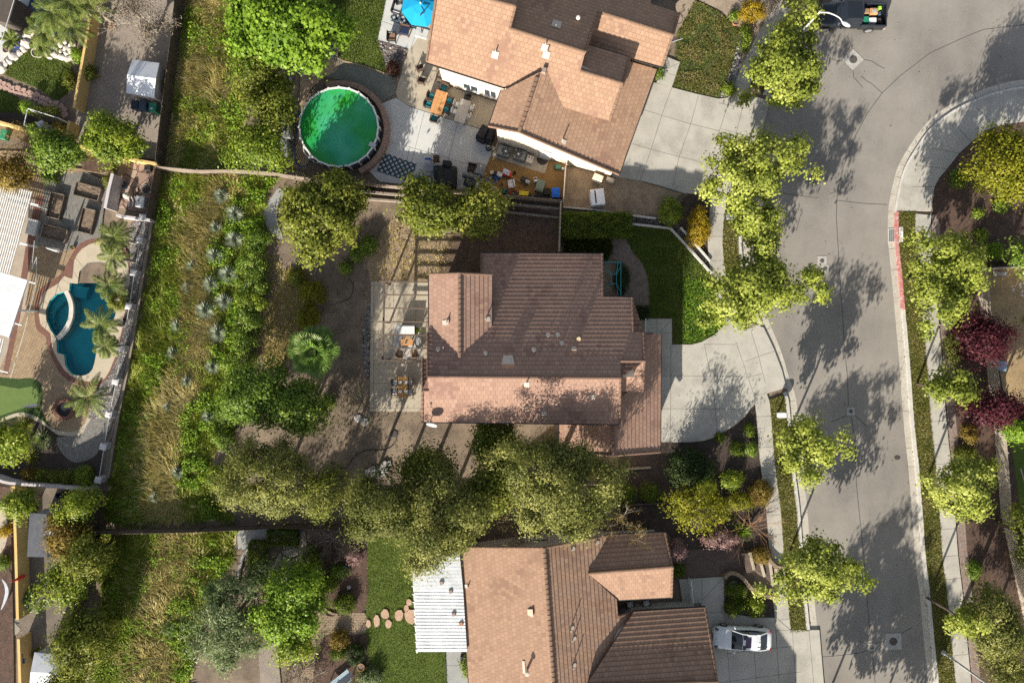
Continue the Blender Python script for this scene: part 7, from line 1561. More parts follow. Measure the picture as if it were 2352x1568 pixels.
# side yard
c = at_(1373, 452, .02, 1.0); wb = thing('storage_box', 'white storage box with a dark slot on the bare side yard', 'storage box', (c.x, c.y, 0)); mb = MB(); mb.rbox((c.x, c.y, .5), (1.12, 1.28, 1.0), .04, R(6)); mb.build('body', M_whitecloth, wb); mb = MB(); mb.box((c.x-.18, c.y, 1.004), (.10, 1.05, .02), R(6)); mb.build('slot', M_blackm, wb)
bits('utility_box', 'pale utility box at the lower garage corner, larger one', 'utility box', 1374, 407, (.8, .5, .9), M_cream, r2+R(-4)); bits('utility_box', 'pale utility box at the lower garage corner, smaller one', 'utility box', 1402, 412, (.62, .3, .6), M_stucco, r2)
# flag by the porch
fl = thing('flag', 'small striped flag with a starred blue corner hanging by the porch roof', 'flag', W(1543, 95, 2.0)); P0_ = W(1543, 97, 2.6); u_ = Vector((.95, .30, 0)); v_ = Vector((-.25, .5, -.5)); mb = MB()
for k in range(13):
    mb.cur = k % 2; x0 = .4 if k > 5 else 0; t0, t1 = k/13., (k+1)/13.; mb.face([P0_+u_*x0*.6+v_*t0, P0_+u_*.6+v_*t0, P0_+u_*.6+v_*t1, P0_+u_*x0*.6+v_*t1])
mb.cur = 2; mb.face([P0_+Vector((0, 0, .003)), P0_+u_*.24+Vector((0, 0, .003)), P0_+u_*.24+v_*.5+Vector((0, 0, .003)), P0_+v_*.5+Vector((0, 0, .003))]); mb.cur = 1
for i in range(4):
    for j in range(3): q_ = P0_+u_*(.04+.055*i)+v_*(.08+.15*j)+Vector((0, 0, .006)); mb.face([q_+u_*.012, q_+v_*.03, q_-u_*.012, q_-v_*.03])
mb.build('cloth', [flat('flag red', (.5, .03, .05)), M_white, flat('flag blue', (.02, .04, .2))], fl); mb = MB(); mb.tube([P0_-u_*.1, P0_+u_*.9], .012, 5); mb.build('pole', M_white, fl)
pot('terracotta pot at the edge of the top front lawn', 1687, 55, .28, .4, M_terra, name='terracotta_pot')
shrub('dark round bush at the corner of the granite path', 903, 158, 11, 12, .7, leafmat('dark red leaves', (.03, .012, .01), (.06, .025, .018), (.1, .05, .035)), n=30, per=60)

# ================================================================== STREET FURNITURE AND VEHICLES
M_frame = flat('manhole collar', (.40, .385, .355), .9); M_iron = surf('cast iron', (.10, .085, .08), (.075, .065, .06), 4, rough=.7)
def manhole(label, px, py, hw, r, rz):
    t = thing('manhole', label, 'manhole', G(px, py), 'manholes in the road'); c = G(px, py); h = hw/K; mb = MB(); mb.box((c.x, c.y, .0), (2*h, 2*h, .052), rz); mb.build('collar', M_frame, t); mb = MB(); mb.lathe((c.x, c.y, .026), [(r/K, 0), (r/K, .006), (.01, .006)], 24); mb.build('cover', M_iron, t)
manhole('manhole in a large diamond of pale concrete near the truck', 1959.5, 137, 17, 9.3, R(45)); manhole('upper one of two manholes with touching square collars', 1888, 598.5, 10.3, 5, 0); manhole('lower one of two manholes with touching square collars', 1895.5, 616.5, 8.2, 5, .03)
manhole('shaded small manhole in the middle of the road', 1954, 944, 9, 4.5, 0); manhole('small manhole beside the largest square collar', 2001.5, 1485, 8.2, 5, 0); manhole('manhole with the largest square collar near the bottom edge', 2051.5, 1472, 18.6, 9.2, .03)
mb = MB(); c = G(2061, 1050); mb.lathe((c.x, c.y, .008), [(.26, 0), (.01, .001)], 14, 1, .75); one('oil_spot', mb, flat('oil', (.06, .05, .048), .6), 'small dark oil spot on the road', 'oil spot')
sd_ = thing('storm_drain', 'grated storm drain at the red kerb', 'storm drain', G(2050, 541)); c = G(2049.5, 541); mb = MB()
for s_ in (-1, 1): mb.box((c.x+s_*.33, c.y, .02), (.06, 1.1, .05)); mb.box((c.x, c.y+s_*.53, .02), (.6, .06, .05))
mb.build('frame', M_kerb, sd_); mb = MB(); mb.box((c.x, c.y, .012), (.6, 1.0, .006)); mb.build('pit', M_blackm, sd_); mb = MB(); [mb.box((c.x, c.y-.48+k*.074, .034), (.6, .03, .02)) for k in range(14)]; [mb.box((c.x+s_*.15, c.y, .036), (.03, 1.0, .02)) for s_ in (-1, 0, 1)]; mb.build('grate', M_grey, sd_)
mb = MB(); c = G(2067.5, 539); mb.rbox((c.x, c.y, .1), (.36, 1.3, .17), .08); mb.build('inlet_slab', M_kerb, sd_); mb = MB(); mb.box((c.x+.05, c.y, .19), (.16, .5, .012)); mb.build('plate', M_white, sd_)
for px, py, l_ in ((1680, 497, 'under the street trees beside the top verge'), (1797.5, 953, 'on the verge below the curved driveway')):
    c = at_(px, py, .13, 1.1); t = thing('mailbox', 'white mailbox '+l_, 'mailbox', (c.x, c.y, .13), 'white mailboxes on the verge'); mb = MB(); mb.rbox((c.x, c.y, 1.08), (.68, .42, .34), .08); mb.build('box', M_white, t); mb = MB(); mb.box((c.x, c.y, .52), (.12, .12, .8)); mb.build('post', M_woodbr, t)
    mb = MB(); mb.box((c.x+.36, c.y, 1.08), (.03, .34, .26)); mb.build('door', M_ltgrey, t)
def lamp(label, base, top, tip):
    t = thing('street_lamp', label, 'street lamp', base, 'street lamps'); mb = MB(); mb.tube([base, base.lerp(top, .5), top], .10, 10, .065); mb.build('pole', M_ltgrey, t); mb = MB(); mb.lathe(base, [(.2, 0), (.2, .12), (.12, .3)], 12); mb.build('base', M_ltgrey, t)
    d = tip-top; mb = MB(); mb.tube(smooth([tuple(top-Vector((0, 0, .15))), tuple(top+d*.3+Vector((0, 0, .28))), tuple(top+d*.75+Vector((0, 0, .32))), tuple(tip)], 4), .05, 8, .035); mb.build('arm', M_ltgrey, t)
    mb = MB(); e = d.normalized(); rz = math.atan2(e.y, e.x); h = tip+e*.28; mb.lathe((h.x, h.y, h.z), [(.05, .12), (.14, .07), (.17, 0), (.14, -.06), (.05, -.08)], 14, 2.0, .9, rz); mb.build('head', flat('lamp head', (.62, .62, .63), .4), t)
tp_ = W(1884, 27, 8.2); lamp('street lamp with its arm over the dark pickup truck', Vector((tp_.x, tp_.y, .13)), tp_, W(1935, 52, 8.3)); b_ = W(2166, 1497, .13); tp_ = Vector((b_.x, b_.y, 8.2)); lamp('street lamp on the lower right verge leaning out of the picture', b_, tp_, tp_+Vector((-1.7, .5, .1)))
def ring(pts, z): return [(x, y, z) for x, y in pts]
def lathebody(mb, secs):
    """skin closed sections of equal point count"""
    n = len(secs[0]); i = len(mb.v)
    for s_ in secs: mb.v += [tuple(p) for p in s_]
    for k in range(len(secs)-1):
        for j in range(n): mb.f.append((i+k*n+j, i+k*n+(j+1) % n, i+(k+1)*n+(j+1) % n, i+(k+1)*n+j)); mb.mi.append(mb.cur)
    mb.f.append(tuple(i+j for j in reversed(range(n)))); mb.mi.append(mb.cur); mb.f.append(tuple(i+(len(secs)-1)*n+j for j in range(n))); mb.mi.append(mb.cur)
def wheel(t, x, y, r=.33, w=.22):
    mb = MB(); mb.tube([(x, y-w/2, r), (x, y+w/2, r)], r, 20); wl_ = mb.build('wheel', flat('tyre', (.02, .02, .02), .8), t); s_ = 1 if y > 0 else -1; mb = MB(); mb.tube([(x, y+s_*w*.45, r), (x, y+s_*(w/2+.012), r)], r*.66, 14); mb.build('rim', flat('alloy', (.4, .4, .41), .35, .6), wl_)
cc = W(1703, 1463, .6); car = thing('parked_car', 'white sedan with a dark sunroof parked in front of the bottom garage', 'car', (cc.x, cc.y, .16), None, R(-2)); ORG[car] = Vector((0, 0, 0))
M_car = glassy('white car paint', (.72, .74, .76), .22); M_cglass = glassy('car glass', (.012, .016, .022), .06)
def sec(x, w, z0, z1, n=10, pw=.55):  # body cross-section at x: flat bottom, rounded shoulders
    return [(x, w*math.copysign(abs(math.cos(a))**pw, math.cos(a)), (z0+z1)/2+(z1-z0)/2*math.copysign(abs(math.sin(a))**.5, math.sin(a))) for a in [2*math.pi*k/20+.157 for k in range(20)]]
mb = MB(); lathebody(mb, [sec(x, w, z0, z1) for x, w, z0, z1 in ((-2.36, .42, .32, .55), (-2.30, .70, .24, .66), (-2.1, .84, .2, .74), (-1.7, .91, .18, .83), (-1.0, .925, .18, .93), (-.6, .925, .18, .97), (.3, .925, .18, .98), (1.2, .92, .18, .99), (1.8, .90, .2, .98), (2.15, .82, .24, .94), (2.3, .66, .3, .85), (2.35, .42, .38, .7))]); mb.build('body', M_car, car, smooth_=True)
mb = MB(); cs = lambda x, wl_, wu, z: [(x, -wl_, .93), (x, wl_, .93), (x, wl_*.97, z*.6+.93*.4), (x, wu, z), (x, wu*.5, z+.03), (x, -wu*.5, z+.03), (x, -wu, z), (x, -wl_*.97, z*.6+.93*.4)]
lathebody(mb, [cs(-.95, .76, .72, .95), cs(-.15, .80, .62, 1.36), cs(.3, .81, .62, 1.42), cs(.8, .80, .61, 1.41), cs(1.2, .78, .6, 1.36), cs(1.85, .70, .66, 1.0)]); mb.build('greenhouse', M_cglass, car)
mb = MB(); mb.add([(x, y, z) for x, y, z in ((-.22, -.61, 1.335), (-.22, .61, 1.335), (.3, .625, 1.432), (.8, .615, 1.422), (1.2, .6, 1.365), (1.2, -.6, 1.365), (.8, -.615, 1.422), (.3, -.625, 1.432), (-.2, 0, 1.40), (.3, 0, 1.472), (.8, 0, 1.462), (1.22, 0, 1.41))], [(0, 8, 9, 7)[::-1], (8, 1, 2, 9)[::-1], (7, 9, 10, 6)[::-1], (9, 2, 3, 10)[::-1], (6, 10, 11, 5)[::-1], (10, 3, 4, 11)[::-1]]); mb.build('roof', M_car, car)
for s_ in (-1, 1):
    mb = MB(); seg(mb, (-.95, s_*.745, .97), (-.18, s_*.63, 1.37), .06, .05); seg(mb, (1.2, s_*.61, 1.38), (1.85, s_*.69, 1.02), .09, .06); seg(mb, (-.18, s_*.63, 1.37), (1.2, s_*.615, 1.38), .05, .05); mb.build('pillar', M_car, car)
    mb = MB(); mb.rbox((-.72, s_*1.0, 1.0), (.13, .24, .14), .05, s_*.25); mb.build('mirror', M_car, car); mb = MB(); mb.rbox((-2.08, s_*.70, .70), (.3, .2, .1), .06, -s_*.5); mb.build('headlight', glassy('lamp glass', (.05, .06, .08), .1), car); mb = MB(); mb.rbox((2.2, s_*.7, .86), (.16, .2, .08), .05, s_*.4); mb.build('taillight', glassy('tail lamp', (.25, .012, .015), .15), car)
    for x in (-1.45, 1.4): wheel(car, x, s_*.84)
mb = MB(); mb.rbox((.22, 0, 1.475), (.46, .82, .012), .06); mb.build('sunroof', glassy('sunroof glass', (.02, .012, .03), .08), car); mb = MB(); mb.box((-2.34, 0, .5), (.05, .62, .16)); mb.build('grille', M_blackm, car); mb = MB(); mb.box((1.12, 0, 1.43), (.16, .05, .05), 0, None, .5); mb.build('antenna', M_car, car)
tc_ = W(1957, 34, 1.0); trk = thing('pickup_truck', 'dark pickup truck with a loaded bed parked under the street lamp', 'pickup truck', (tc_.x, tc_.y, .01), None, R(-1)); ORG[trk] = Vector((0, 0, 0)); M_trk = glassy('dark truck paint', (.012, .015, .02), .2)
mb = MB(); lathebody(mb, [sec(x, w, z0, z1) for x, w, z0, z1 in ((-2.75, .7, .5, .95), (-2.65, .88, .42, 1.05), (-2.2, .95, .38, 1.12), (-1.4, .97, .35, 1.18), (-.9, .97, .35, 1.2), (.55, .97, .35, 1.2), (.72, .97, .35, 1.2))]); mb.build('body', M_trk, trk, smooth_=True)
mb = MB(); cs = lambda x, wl_, wu, z: [(x, -wl_, 1.15), (x, wl_, 1.15), (x, wl_*.97, z*.5+.575), (x, wu, z), (x, wu*.5, z+.03), (x, -wu*.5, z+.03), (x, -wu, z), (x, -wl_*.97, z*.5+.575)]
lathebody(mb, [cs(-1.35, .84, .78, 1.2), cs(-.7, .86, .70, 1.74), cs(.35, .86, .70, 1.8), cs(.6, .85, .7, 1.72), cs(.72, .84, .72, 1.2)]); mb.build('greenhouse', M_cglass, trk)
mb = MB(); mb.rbox((-.12, 0, 1.80), (1.15, 1.4, .06), .1); mb.build('roof', M_trk, trk)
mb = MB(); mb.box((1.72, 0, .62), (2.0, 1.72, .08)); mb.build('bed_floor', M_blackm, trk)
for s_ in (-1, 1): mb = MB(); mb.rbox((1.72, s_*.90, .82), (2.06, .14, .72), .04); mb.build('bed_side', M_trk, trk)
mb = MB(); mb.rbox((2.72, 0, .82), (.08, 1.66, .66), .03); mb.build('tailgate', M_trk, trk); mb = MB(); mb.rbox((2.86, 0, .5), (.18, 1.8, .2), .06); mb.build('bumper', M_grey, trk)
for s_ in (-1, 1):
    for x in (-1.85, 1.65): wheel(trk, x, s_*.9, .39, .25)
    mb = MB(); mb.rbox((-.95, s_*1.12, 1.22), (.14, .26, .2), .05); mb.build('mirror', M_trk, trk); mb = MB(); mb.rbox((2.7, s_*.92, .9), (.1, .12, .3), .03); mb.build('taillight', glassy('tail lamp', (.25, .012, .015), .15), trk)
def load(name, label, cat, x, y, dims, m_, rz=0.): p_ = Vector((tc_.x+x, tc_.y+y, .68)); mb = MB(); mb.rbox((p_.x, p_.y, .67+dims[2]/2), dims, .04, rz); return one(name, mb, m_, label, cat, 'load in the truck bed')
load('cardboard_box', 'orange cardboard box with a dark inset in the truck bed', 'box', 1.75, .25, (.62, .5, .45), M_tableo); load('dark_inset', 'dark mesh panel on the orange box', 'panel', 1.75, .25, (.38, .32, .47), M_grey); load('cardboard_box', 'plain tan box against the truck cab', 'box', 1.22, .3, (.42, .42, .35), M_tanw); load('crate', 'green crate with a yellow rim in the truck bed', 'crate', 1.12, -.4, (.45, .5, .4), M_green); load('crate', 'white and brown box in the truck bed', 'box', 1.68, -.45, (.58, .42, .38), M_white); load('bag', 'lime green bag at the tailgate', 'bag', 2.28, .6, (.3, .26, .3), flat('lime', (.35, .75, .06))); load('tin', 'pale blue tin beside the orange box', 'tin', 2.3, .15, (.18, .28, .3), M_bluegrey); load('dark_crate', 'brown crate at the back of the truck bed', 'crate', 2.25, -.42, (.3, .34, .3), M_brownw)

# ================================================================== BOTTOM HOUSE
pcv = thing('patio_cover', 'white corrugated patio cover attached to the bottom house', 'patio cover', G(1010, 1385))
def corrug(poly, z, n, mat, name, rise):
    a, b, c_, d_ = [W(*p, z) for p in poly]; mb = MB()   # a-b upper edge, d-c lower edge
    for k in range(n):
        t0, t1 = k/n, (k+.72)/n; t2 = (k+1)/n; q = lambda t, s_, dz: (a.lerp(d_, t) if s_ == 0 else b.lerp(c_, t))+Vector((0, 0, dz+(.12 if s_ else 0)))
        mb.face([q(t0, 0, rise), q(t1, 0, rise), q(t1, 1, rise), q(t0, 1, rise)]); mb.face([q(t1, 0, 0), q(t2, 0, 0), q(t2, 1, 0), q(t1, 1, 0)]); mb.face([q(t0, 0, 0), q(t0, 0, rise), q(t0, 1, rise), q(t0, 1, 0)]); mb.face([q(t1, 0, rise), q(t1, 0, 0), q(t1, 1, 0), q(t1, 1, rise)])
    return mb.build(name, mat, pcv)
M_panel = surf('weathered white panel', (.66, .68, .69), (.52, .54, .55), .8, (.72, .73, .74), 7, .6)
corrug([(946, 1271), (1056, 1269), (1064, 1352), (950, 1352)], 2.42, 26, M_panel, 'narrow_ribbed_panel', .05); corrug([(951, 1352), (1064, 1352), (1073, 1494), (958, 1496)], 2.4, 19, M_panel, 'wide_ribbed_panel', .05)
for k in range(12): y = 1291+k*18.2; mb = MB(); seg(mb, W(942+k*1.15, y, 2.3), W(1060+k*1.1, y-1, 2.4), .06, .14); mb.build('rafter', M_white, pcv)
mb = MB(); seg(mb, W(947, 1270, 2.22), W(958, 1498, 2.22), .1, .18); mb.build('beam', M_white, pcv)
for y in (1275, 1385, 1492): mb = MB(); c = W(949+(y-1275)*.045, y, 2.2); mb.box((c.x, c.y, 1.1), (.12, .12, 2.2)); mb.build('post', M_white, pcv)
for i, (px, py, l_) in enumerate(((956, 1290, 'at the upper left corner'), (956, 1321, 'at the left edge below the corner'), (1014, 1338, 'in the upper middle'), (1035, 1358, 'where the rib width changes'), (1042, 1410, 'right of the middle'), (1059, 1432, 'nearest the house wall'))): mb = MB(); c = W(px, py, 2.6); mb.box((c.x, c.y, 2.58), (.26, .26, .16), .1*i); one('brick_weight', mb, M_terra if i == 5 else surf('dun brick', (.30, .23, .19), (.24, .18, .15), 4), 'dun brick weight lying on the white patio cover, '+l_, 'brick', 'bricks on the patio cover')
sst = surf('peach stepping stone', (.44, .29, .20), (.36, .235, .165), 2, (.52, .38, .28), 8, .9, .2)
for i, (px, py, r_, e, l_) in enumerate(((847, 1430, .38, .55, 'nearest the brick path'), (866, 1424, .55, .5, 'second, long and pale'), (885, 1408, .42, .85, 'third, above the row'), (893, 1430, .36, .8, 'fourth, below the row'), (917, 1411, .5, .8, 'fifth, large'), (934, 1395, .3, .7, 'sixth, small'), (944, 1414, .6, .9, 'last, half under the patio cover'), (940, 1381, .3, .8, 'upper one half under the patio cover'))): 
    mb = MB(); c = G(px, py); P = [(c.x+r_*e*math.cos(a*.785+.3)*random.uniform(.85, 1.1), c.y+r_*math.sin(a*.785+.3)*random.uniform(.85, 1.1)) for a in range(8)]; mb.prism(P, 0, .17); one('stepping_stone', mb, sst, 'peach stepping stone on the bottom lawn, '+l_, 'stepping stone', 'stepping stones on the bottom lawn')
bk = thing('bicycle', 'dark bicycle lying against the garage roof edge of the bottom house', 'bicycle', G(1585, 1387)); c = G(1585, 1385); zz = .55
for s_ in (-1, 1): mb = MB(); mb.tube([c+Vector((s_*.5+.32*math.cos(k*.524), .30*math.sin(k*.524)*.45, zz-.2+.28*math.sin(k*.524))) for k in range(13)], .025, 5); mb.build('wheel', M_blackm, bk)
mb = MB(); [mb.tube([c+Vector(a)+Vector((0, 0, zz)), c+Vector(b)+Vector((0, 0, zz))], .025, 5) for a, b in (((-.5, 0, -.2), (-.1, .1, .25)), ((-.1, .1, .25), (.35, .08, .3)), ((.35, .08, .3), (.5, 0, -.2)), ((-.1, .1, .25), (.05, 0, -.2)), ((.05, 0, -.2), (.35, .08, .3)), ((-.5, 0, -.2), (.05, 0, -.2)))]; mb.build('frame', M_blackm, bk); mb = MB(); mb.box(c+Vector((-.12, .12, zz+.32)), (.26, .12, .06)); mb.build('saddle', M_black, bk); mb = MB(); mb.tube([c+Vector((.36, -.2, zz+.42)), c+Vector((.36, .3, zz+.42))], .02, 5); mb.build('handlebar', M_grey, bk)
pc_ = chair('porch chair with a striped cushion in the dark entry, left one', 'porch_chair', at_(1447, 1386, .05), R(190), M_brownw, M_white, .6, .62, True, .8, group='porch chairs with striped cushions'); copytree(pc_, at_(1484, 1383, .05), R(195), 'porch chair with a striped cushion in the dark entry, right one')
bits('gravel_box', 'pale gravel filled box beside the bicycle', 'box', 1600, 1388, (.8, .3, .15), M_gravel, R(5))
bl = thing('garden_bench', 'pale blue slatted swing bench at the bottom edge', 'bench', G(785, 1552)); c = G(785, 1552); e = R(38); ex = Vector((math.cos(e), math.sin(e), 0)); ey = Vector((-math.sin(e), math.cos(e), 0)); M_pbl = flat('pale blue paint', (.32, .42, .48), .6)
mb = MB(); [seg(mb, c-ex*.95+ey*(k*.1-.25)+Vector((0, 0, .5)), c+ex*.95+ey*(k*.1-.25)+Vector((0, 0, .5)), .08, .03) for k in range(6)]; mb.build('seat', M_pbl, bl); mb = MB(); [seg(mb, c-ex*.95-ey*(.38+k*.04)+Vector((0, 0, .6+k*.1)), c+ex*.95-ey*(.38+k*.04)+Vector((0, 0, .6+k*.1)), .03, .08) for k in range(4)]; mb.build('backrest', M_pbl, bl)
for s_ in (-1, 1): mb = MB(); p_ = c+ex*.9*s_; seg(mb, p_-ey*.4+Vector((0, 0, 0)), p_-ey*.4+Vector((0, 0, .9)), .07, .07); seg(mb, p_+ey*.3, p_+ey*.3+Vector((0, 0, .5)), .07, .07); mb.build('leg', M_pbl, bl)
pot('terracotta bowl tipped beside the blue bench', 831, 1527, .3, .4, M_terra, name='terracotta_bowl'); pot('teal glazed pot between the mulch and the pink shrub', 794, 1303, .3, .5, flat('teal glaze', (.02, .10, .12), .25), name='glazed_pot')
mb = MB(); mb.lathe(G(802, 1346), [(.05, 0), (.16, .1), (.16, .22), (.05, .32)], 14); one('garden_globe', mb, M_lilac, 'pale round globe in the upper mulch bed', 'globe'); 
fbt = thing('bird_bath', 'round grey bird bath at the edge of the flagstones', 'bird bath', G(643, 1332)); c = G(643, 1332); mb = MB(); mb.lathe(c, [(.2, 0), (.12, .15), (.1, .6), (.42, .72), (.44, .8), (.36, .76), (.02, .7)], 20); mb.build('bowl', M_slab, fbt)
bits('water_butt', 'black container at the corner of the bottom house patio', 'container', 1063, 1513, (.4, .45, .5), M_black); mb = MB(); mb.rock(G(1684, 1343, .1), .4, 5); one('boulder', mb, M_slab, 'grey boulder at the top of the small planting bed', 'boulder')

# ================================================================== WEST LOTS
zp = ZL+2.5; wp_ = thing('slatted_pergola', 'white slatted pergola at the left edge beside the raised beds', 'pergola', W(20, 520, ZL)); u0, u1 = (-40, 410), (73, 440); dn = (-52, 189)
for k in range(23): f = k/22; a = (u0[0]+(u1[0]-u0[0])*f, u0[1]+(u1[1]-u0[1])*f); mb = MB(); seg(mb, W(*a, zp), W(a[0]+dn[0], a[1]+dn[1], zp), .07, .07); mb.build('slat', M_white, wp_)
for k in range(11): f = (k+.2)/11; mb = MB(); a = (u0[0]+dn[0]*f, u0[1]+dn[1]*f); b = (u1[0]+dn[0]*f+1, u1[1]+dn[1]*f); mb_ = seg(mb, W(*a, zp-.06), W(*b, zp-.06), .045, .05); mb.build('crossbar', M_white, wp_)
for f, l_ in ((.14, 24), (.62, 24)): mb = MB(); a = (u0[0]+dn[0]*f, u0[1]+dn[1]*f); b = (u1[0]+dn[0]*f+l_, u1[1]+dn[1]*f+6); seg(mb, W(*a, zp-.22), W(*b, zp-.22), .12, .2); mb.build('beam', M_white, wp_)
for f in (.14, .62): mb = MB(); b = W(u1[0]+dn[0]*f+5, u1[1]+dn[1]*f+2, zp-.3); mb.box((b.x, b.y, ZL+1.1), (.16, .16, 2.2)); mb.build('post', M_white, wp_)
sc_ = thing('solid_patio_cover', 'solid white patio cover at the left edge below the slatted pergola', 'patio cover', W(10, 700, ZL)); mb = MB(); P = [W(*p, zp) for p in ((-40, 613), (62, 643), (19, 774), (-40, 757))]; mb.prism([(v.x, v.y) for v in P], zp-.1, zp+.02); mb.build('panel', M_panel, sc_)
mb = MB(); seg(mb, W(63, 643, zp), W(20, 775, zp), .12, .16); mb.build('gutter', M_white, sc_); mb = MB(); b = W(40, 712, zp); mb.box((b.x, b.y, ZL+1.2), (.14, .14, 2.4)); mb.build('post', M_white, sc_)
for f in (.02, .75): mb = MB(); a = (62-43*f, 643+131*f); seg(mb, W(*a, zp-.14), W(a[0]+22, a[1]+6, zp-.14), .1, .16); mb.build('beam', M_white, sc_)
lowt = thing('slatted_pergola', 'lower white slatted pergola at the left edge, below the solid cover', 'pergola', W(0, 800, ZL))
for k in range(8): mb = MB(); a = (-30+k*5.5, 768+k*1.4); seg(mb, W(*a, zp), W(a[0]-18, a[1]+75, zp), .07, .07); mb.build('slat', M_white, lowt)
mb = MB(); seg(mb, W(-40, 840, zp-.12), W(20, 856, zp-.12), .1, .16); mb.build('beam', M_white, lowt)
bits('storage_bench', 'grey storage bench between the pergola and the raised beds', 'bench', 72, 521, (.85, 1.35, .5), M_ltgrey, R(-14), ZL); mb = MB(); pts = [W(x, y, ZL+2.3) for x, y in ((137, 559), (128, 645), (140, 695))]
mb.tube([W(x, y, ZL+1.9) for x, y in ((79, 553), (73, 620), (84, 590), (83, 650), (56, 760), (24, 868))], .02, 5); one('light_cable', mb, M_white, 'thin pale cable strung along the paver patio', 'cable')
def bed(label, c_, L_, w_, rz):
    c = W(*c_, ZL+.4); t = thing('raised_bed', label, 'raised bed', (c.x, c.y, ZL), 'raised beds on the grey gravel', rz); ORG[t] = Vector((0, 0, 0)); 
    for x, y, a, b in ((0, w_/2, L_, .06), (0, -w_/2, L_, .06), (L_/2, 0, .06, w_-.07), (-L_/2, 0, .06, w_-.07)): mb = MB(); mb.box((x, y, .25), (a, b, .5)); mb.build('board', M_wooddk if a > b else M_woodbr, t)
    mb = MB(); N = 14
    for j in range(N+1):
        for i in range(N+1): mb.v.append((-L_/2+.03+(L_-.06)*i/N, -w_/2+.03+(w_-.06)*j/N, .30+random.uniform(-.035, .035)))
    for j in range(N):
        for i in range(N): a = j*(N+1)+i; mb.f.append((a, a+1, a+N+2, a+N+1)); mb.mi.append(0)
    mb.build('soil', M_soilp, t, smooth_=True)
bed('left raised bed of the upper pair', (128, 473), 2.1, 1.1, R(77)); bed('right raised bed of the upper pair, lying crosswise', (201, 440), 2.15, 1.1, R(-15)); bed('right raised bed of the lower pair', (200, 508), 2.05, 1.1, R(77)); bed('left raised bed of the lower pair, lying crosswise', (125, 536), 2.1, 1.05, R(-15))
pot('large cream tub with a leafy plant beside the gravel beds', 119, 408, .5, .55, M_cream, name='planter'); shrub('leafy plant in the large cream tub', 115, 407, 13, 15, 1.1, L_laurel, n=30, per=60); pot('small orange pot at the paver edge below the beds', 172, 570, .16, .3, M_terra); spiky('little plant in the small orange pot', 171, 568, .25, .4, 26, L_laurel, 'potted_plant', w=.05, z=.28)
def umbrella(label, base, tip_off, mat, h=2.3):
    b = G(*base); t = thing('closed_parasol', label, 'parasol', b); mb = MB(); mb.lathe(b, [(.26, 0), (.26, .06), (.06, .1)], 16); mb.build('base', M_brownw, t); mb = MB(); top = b+Vector(tip_off)+Vector((0, 0, h)); mb.tube([b, top], .025, 6); mb.build('pole', M_grey, t); mb = MB(); d = (top-b); q = [b+d*f for f in (.42, .5, .7, .9, .99)]
    for (a, c_), (ra, rb) in zip(zip(q, q[1:]), ((.17, .15), (.15, .12), (.12, .07), (.07, .02))): mb.tube([a, c_], ra, 8, rb)
    mb.build('canopy', mat, t)
umbrella('closed white parasol beside the lower raised beds', (154, 580), (-.25, .1, 0), M_white); umbrella('closed white parasol beside the putting green', (103, 928), (-.3, 0, 0), M_white); umbrella('closed red parasol hanging over the yellow wall', (75, 1312), (-.15, -.1, 0), M_red)
fpit = thing('fire_pit', 'round dark fire pit in a ring of red pavers', 'fire pit', G(151, 939)); c = G(151, 939, .02); mb = MB(); [mb.prism([(c.x+r_*math.cos(a), c.y+r_*math.sin(a)) for r_, a in ((.62, R(k*18)), (.92, R(k*18)), (.92, R(k*18+17)), (.62, R(k*18+17)))], ZL, ZL+.3) for k in range(20)]; mb.build('ring', M_redpaver, fpit); mb = MB(); mb.lathe((c.x, c.y, ZL+.05), [(.6, 0), (.6, .05), (.01, .05)], 24); mb.build('pit', M_blackm, fpit)
mb = MB(); c = G(120, 935); mb.lathe(G(120, 894, .02), [(.05, 0), (.05, .01), (.01, .01)], 10); one('golf_hole', mb, M_white, 'small white cup at the edge of the putting green', 'golf cup')
bits('garden_lamp', 'dark lantern on the river rocks beside the pool', 'lantern', 217, 893, (.25, .25, .5), M_bluegrey, kind='tub', z=ZL); bits('stone_vase', 'small dark vase among the rocks near the round bush', 'vase', 260, 636, (.22, .22, .3), M_black, kind='tub', z=ZL); bits('stone_vase', 'small dark bowl among the rocks near the narrow pool part', 'bowl', 286, 733, (.3, .3, .2), M_black, kind='tub', z=ZL)
# pool equipment
c = at_(287, 448, ZL, .8); pe = thing('pool_filter', 'beige pool filter tank at the lilac wall', 'filter', (c.x, c.y, ZL)); mb = MB(); mb.lathe((c.x, c.y, ZL), [(.25, 0), (.27, .6), (.2, .8), (.05, .9)], 16); mb.build('tank', M_cream, pe)
for k in range(3): mb = MB(); mb.tube([W(294+k*8, 452, ZL+.5), W(297+k*9, 462, ZL+.5), W(295+k*9, 474, ZL+.4)], .04, 6); mb.build('pipe', M_white, pe)
ht = thing('pool_heater', 'grey pool heater box with a dark cap beside the filter', 'heater', G(322, 463)); c = at_(322, 463, ZL, .9); mb = MB(); mb.rbox((c.x, c.y, ZL+.5), (.72, .95, .95), .05, R(-6)); mb.build('case', M_ltgrey, ht); mb = MB(); mb.box((c.x-.08, c.y+.05, ZL+1.0), (.1, .12, .04)); mb.build('cap', M_blackm, ht)
mb = MB(); c = G(339, 436, .02); mb.lathe((c.x, c.y, ZL+.02), [(.42, 0), (.42, .18), (.36, .18), (.36, .05), (.01, .05)], 22); mb.cur = 1; [mb.box((c.x, c.y-.3+.1*k, ZL+.2), (.74*math.cos((k-3)*.35), .035, .03), .3) for k in range(7)]; one('drain_grate', mb, [M_slab, M_blackm], 'round grated drain on the flagstone corner', 'drain')
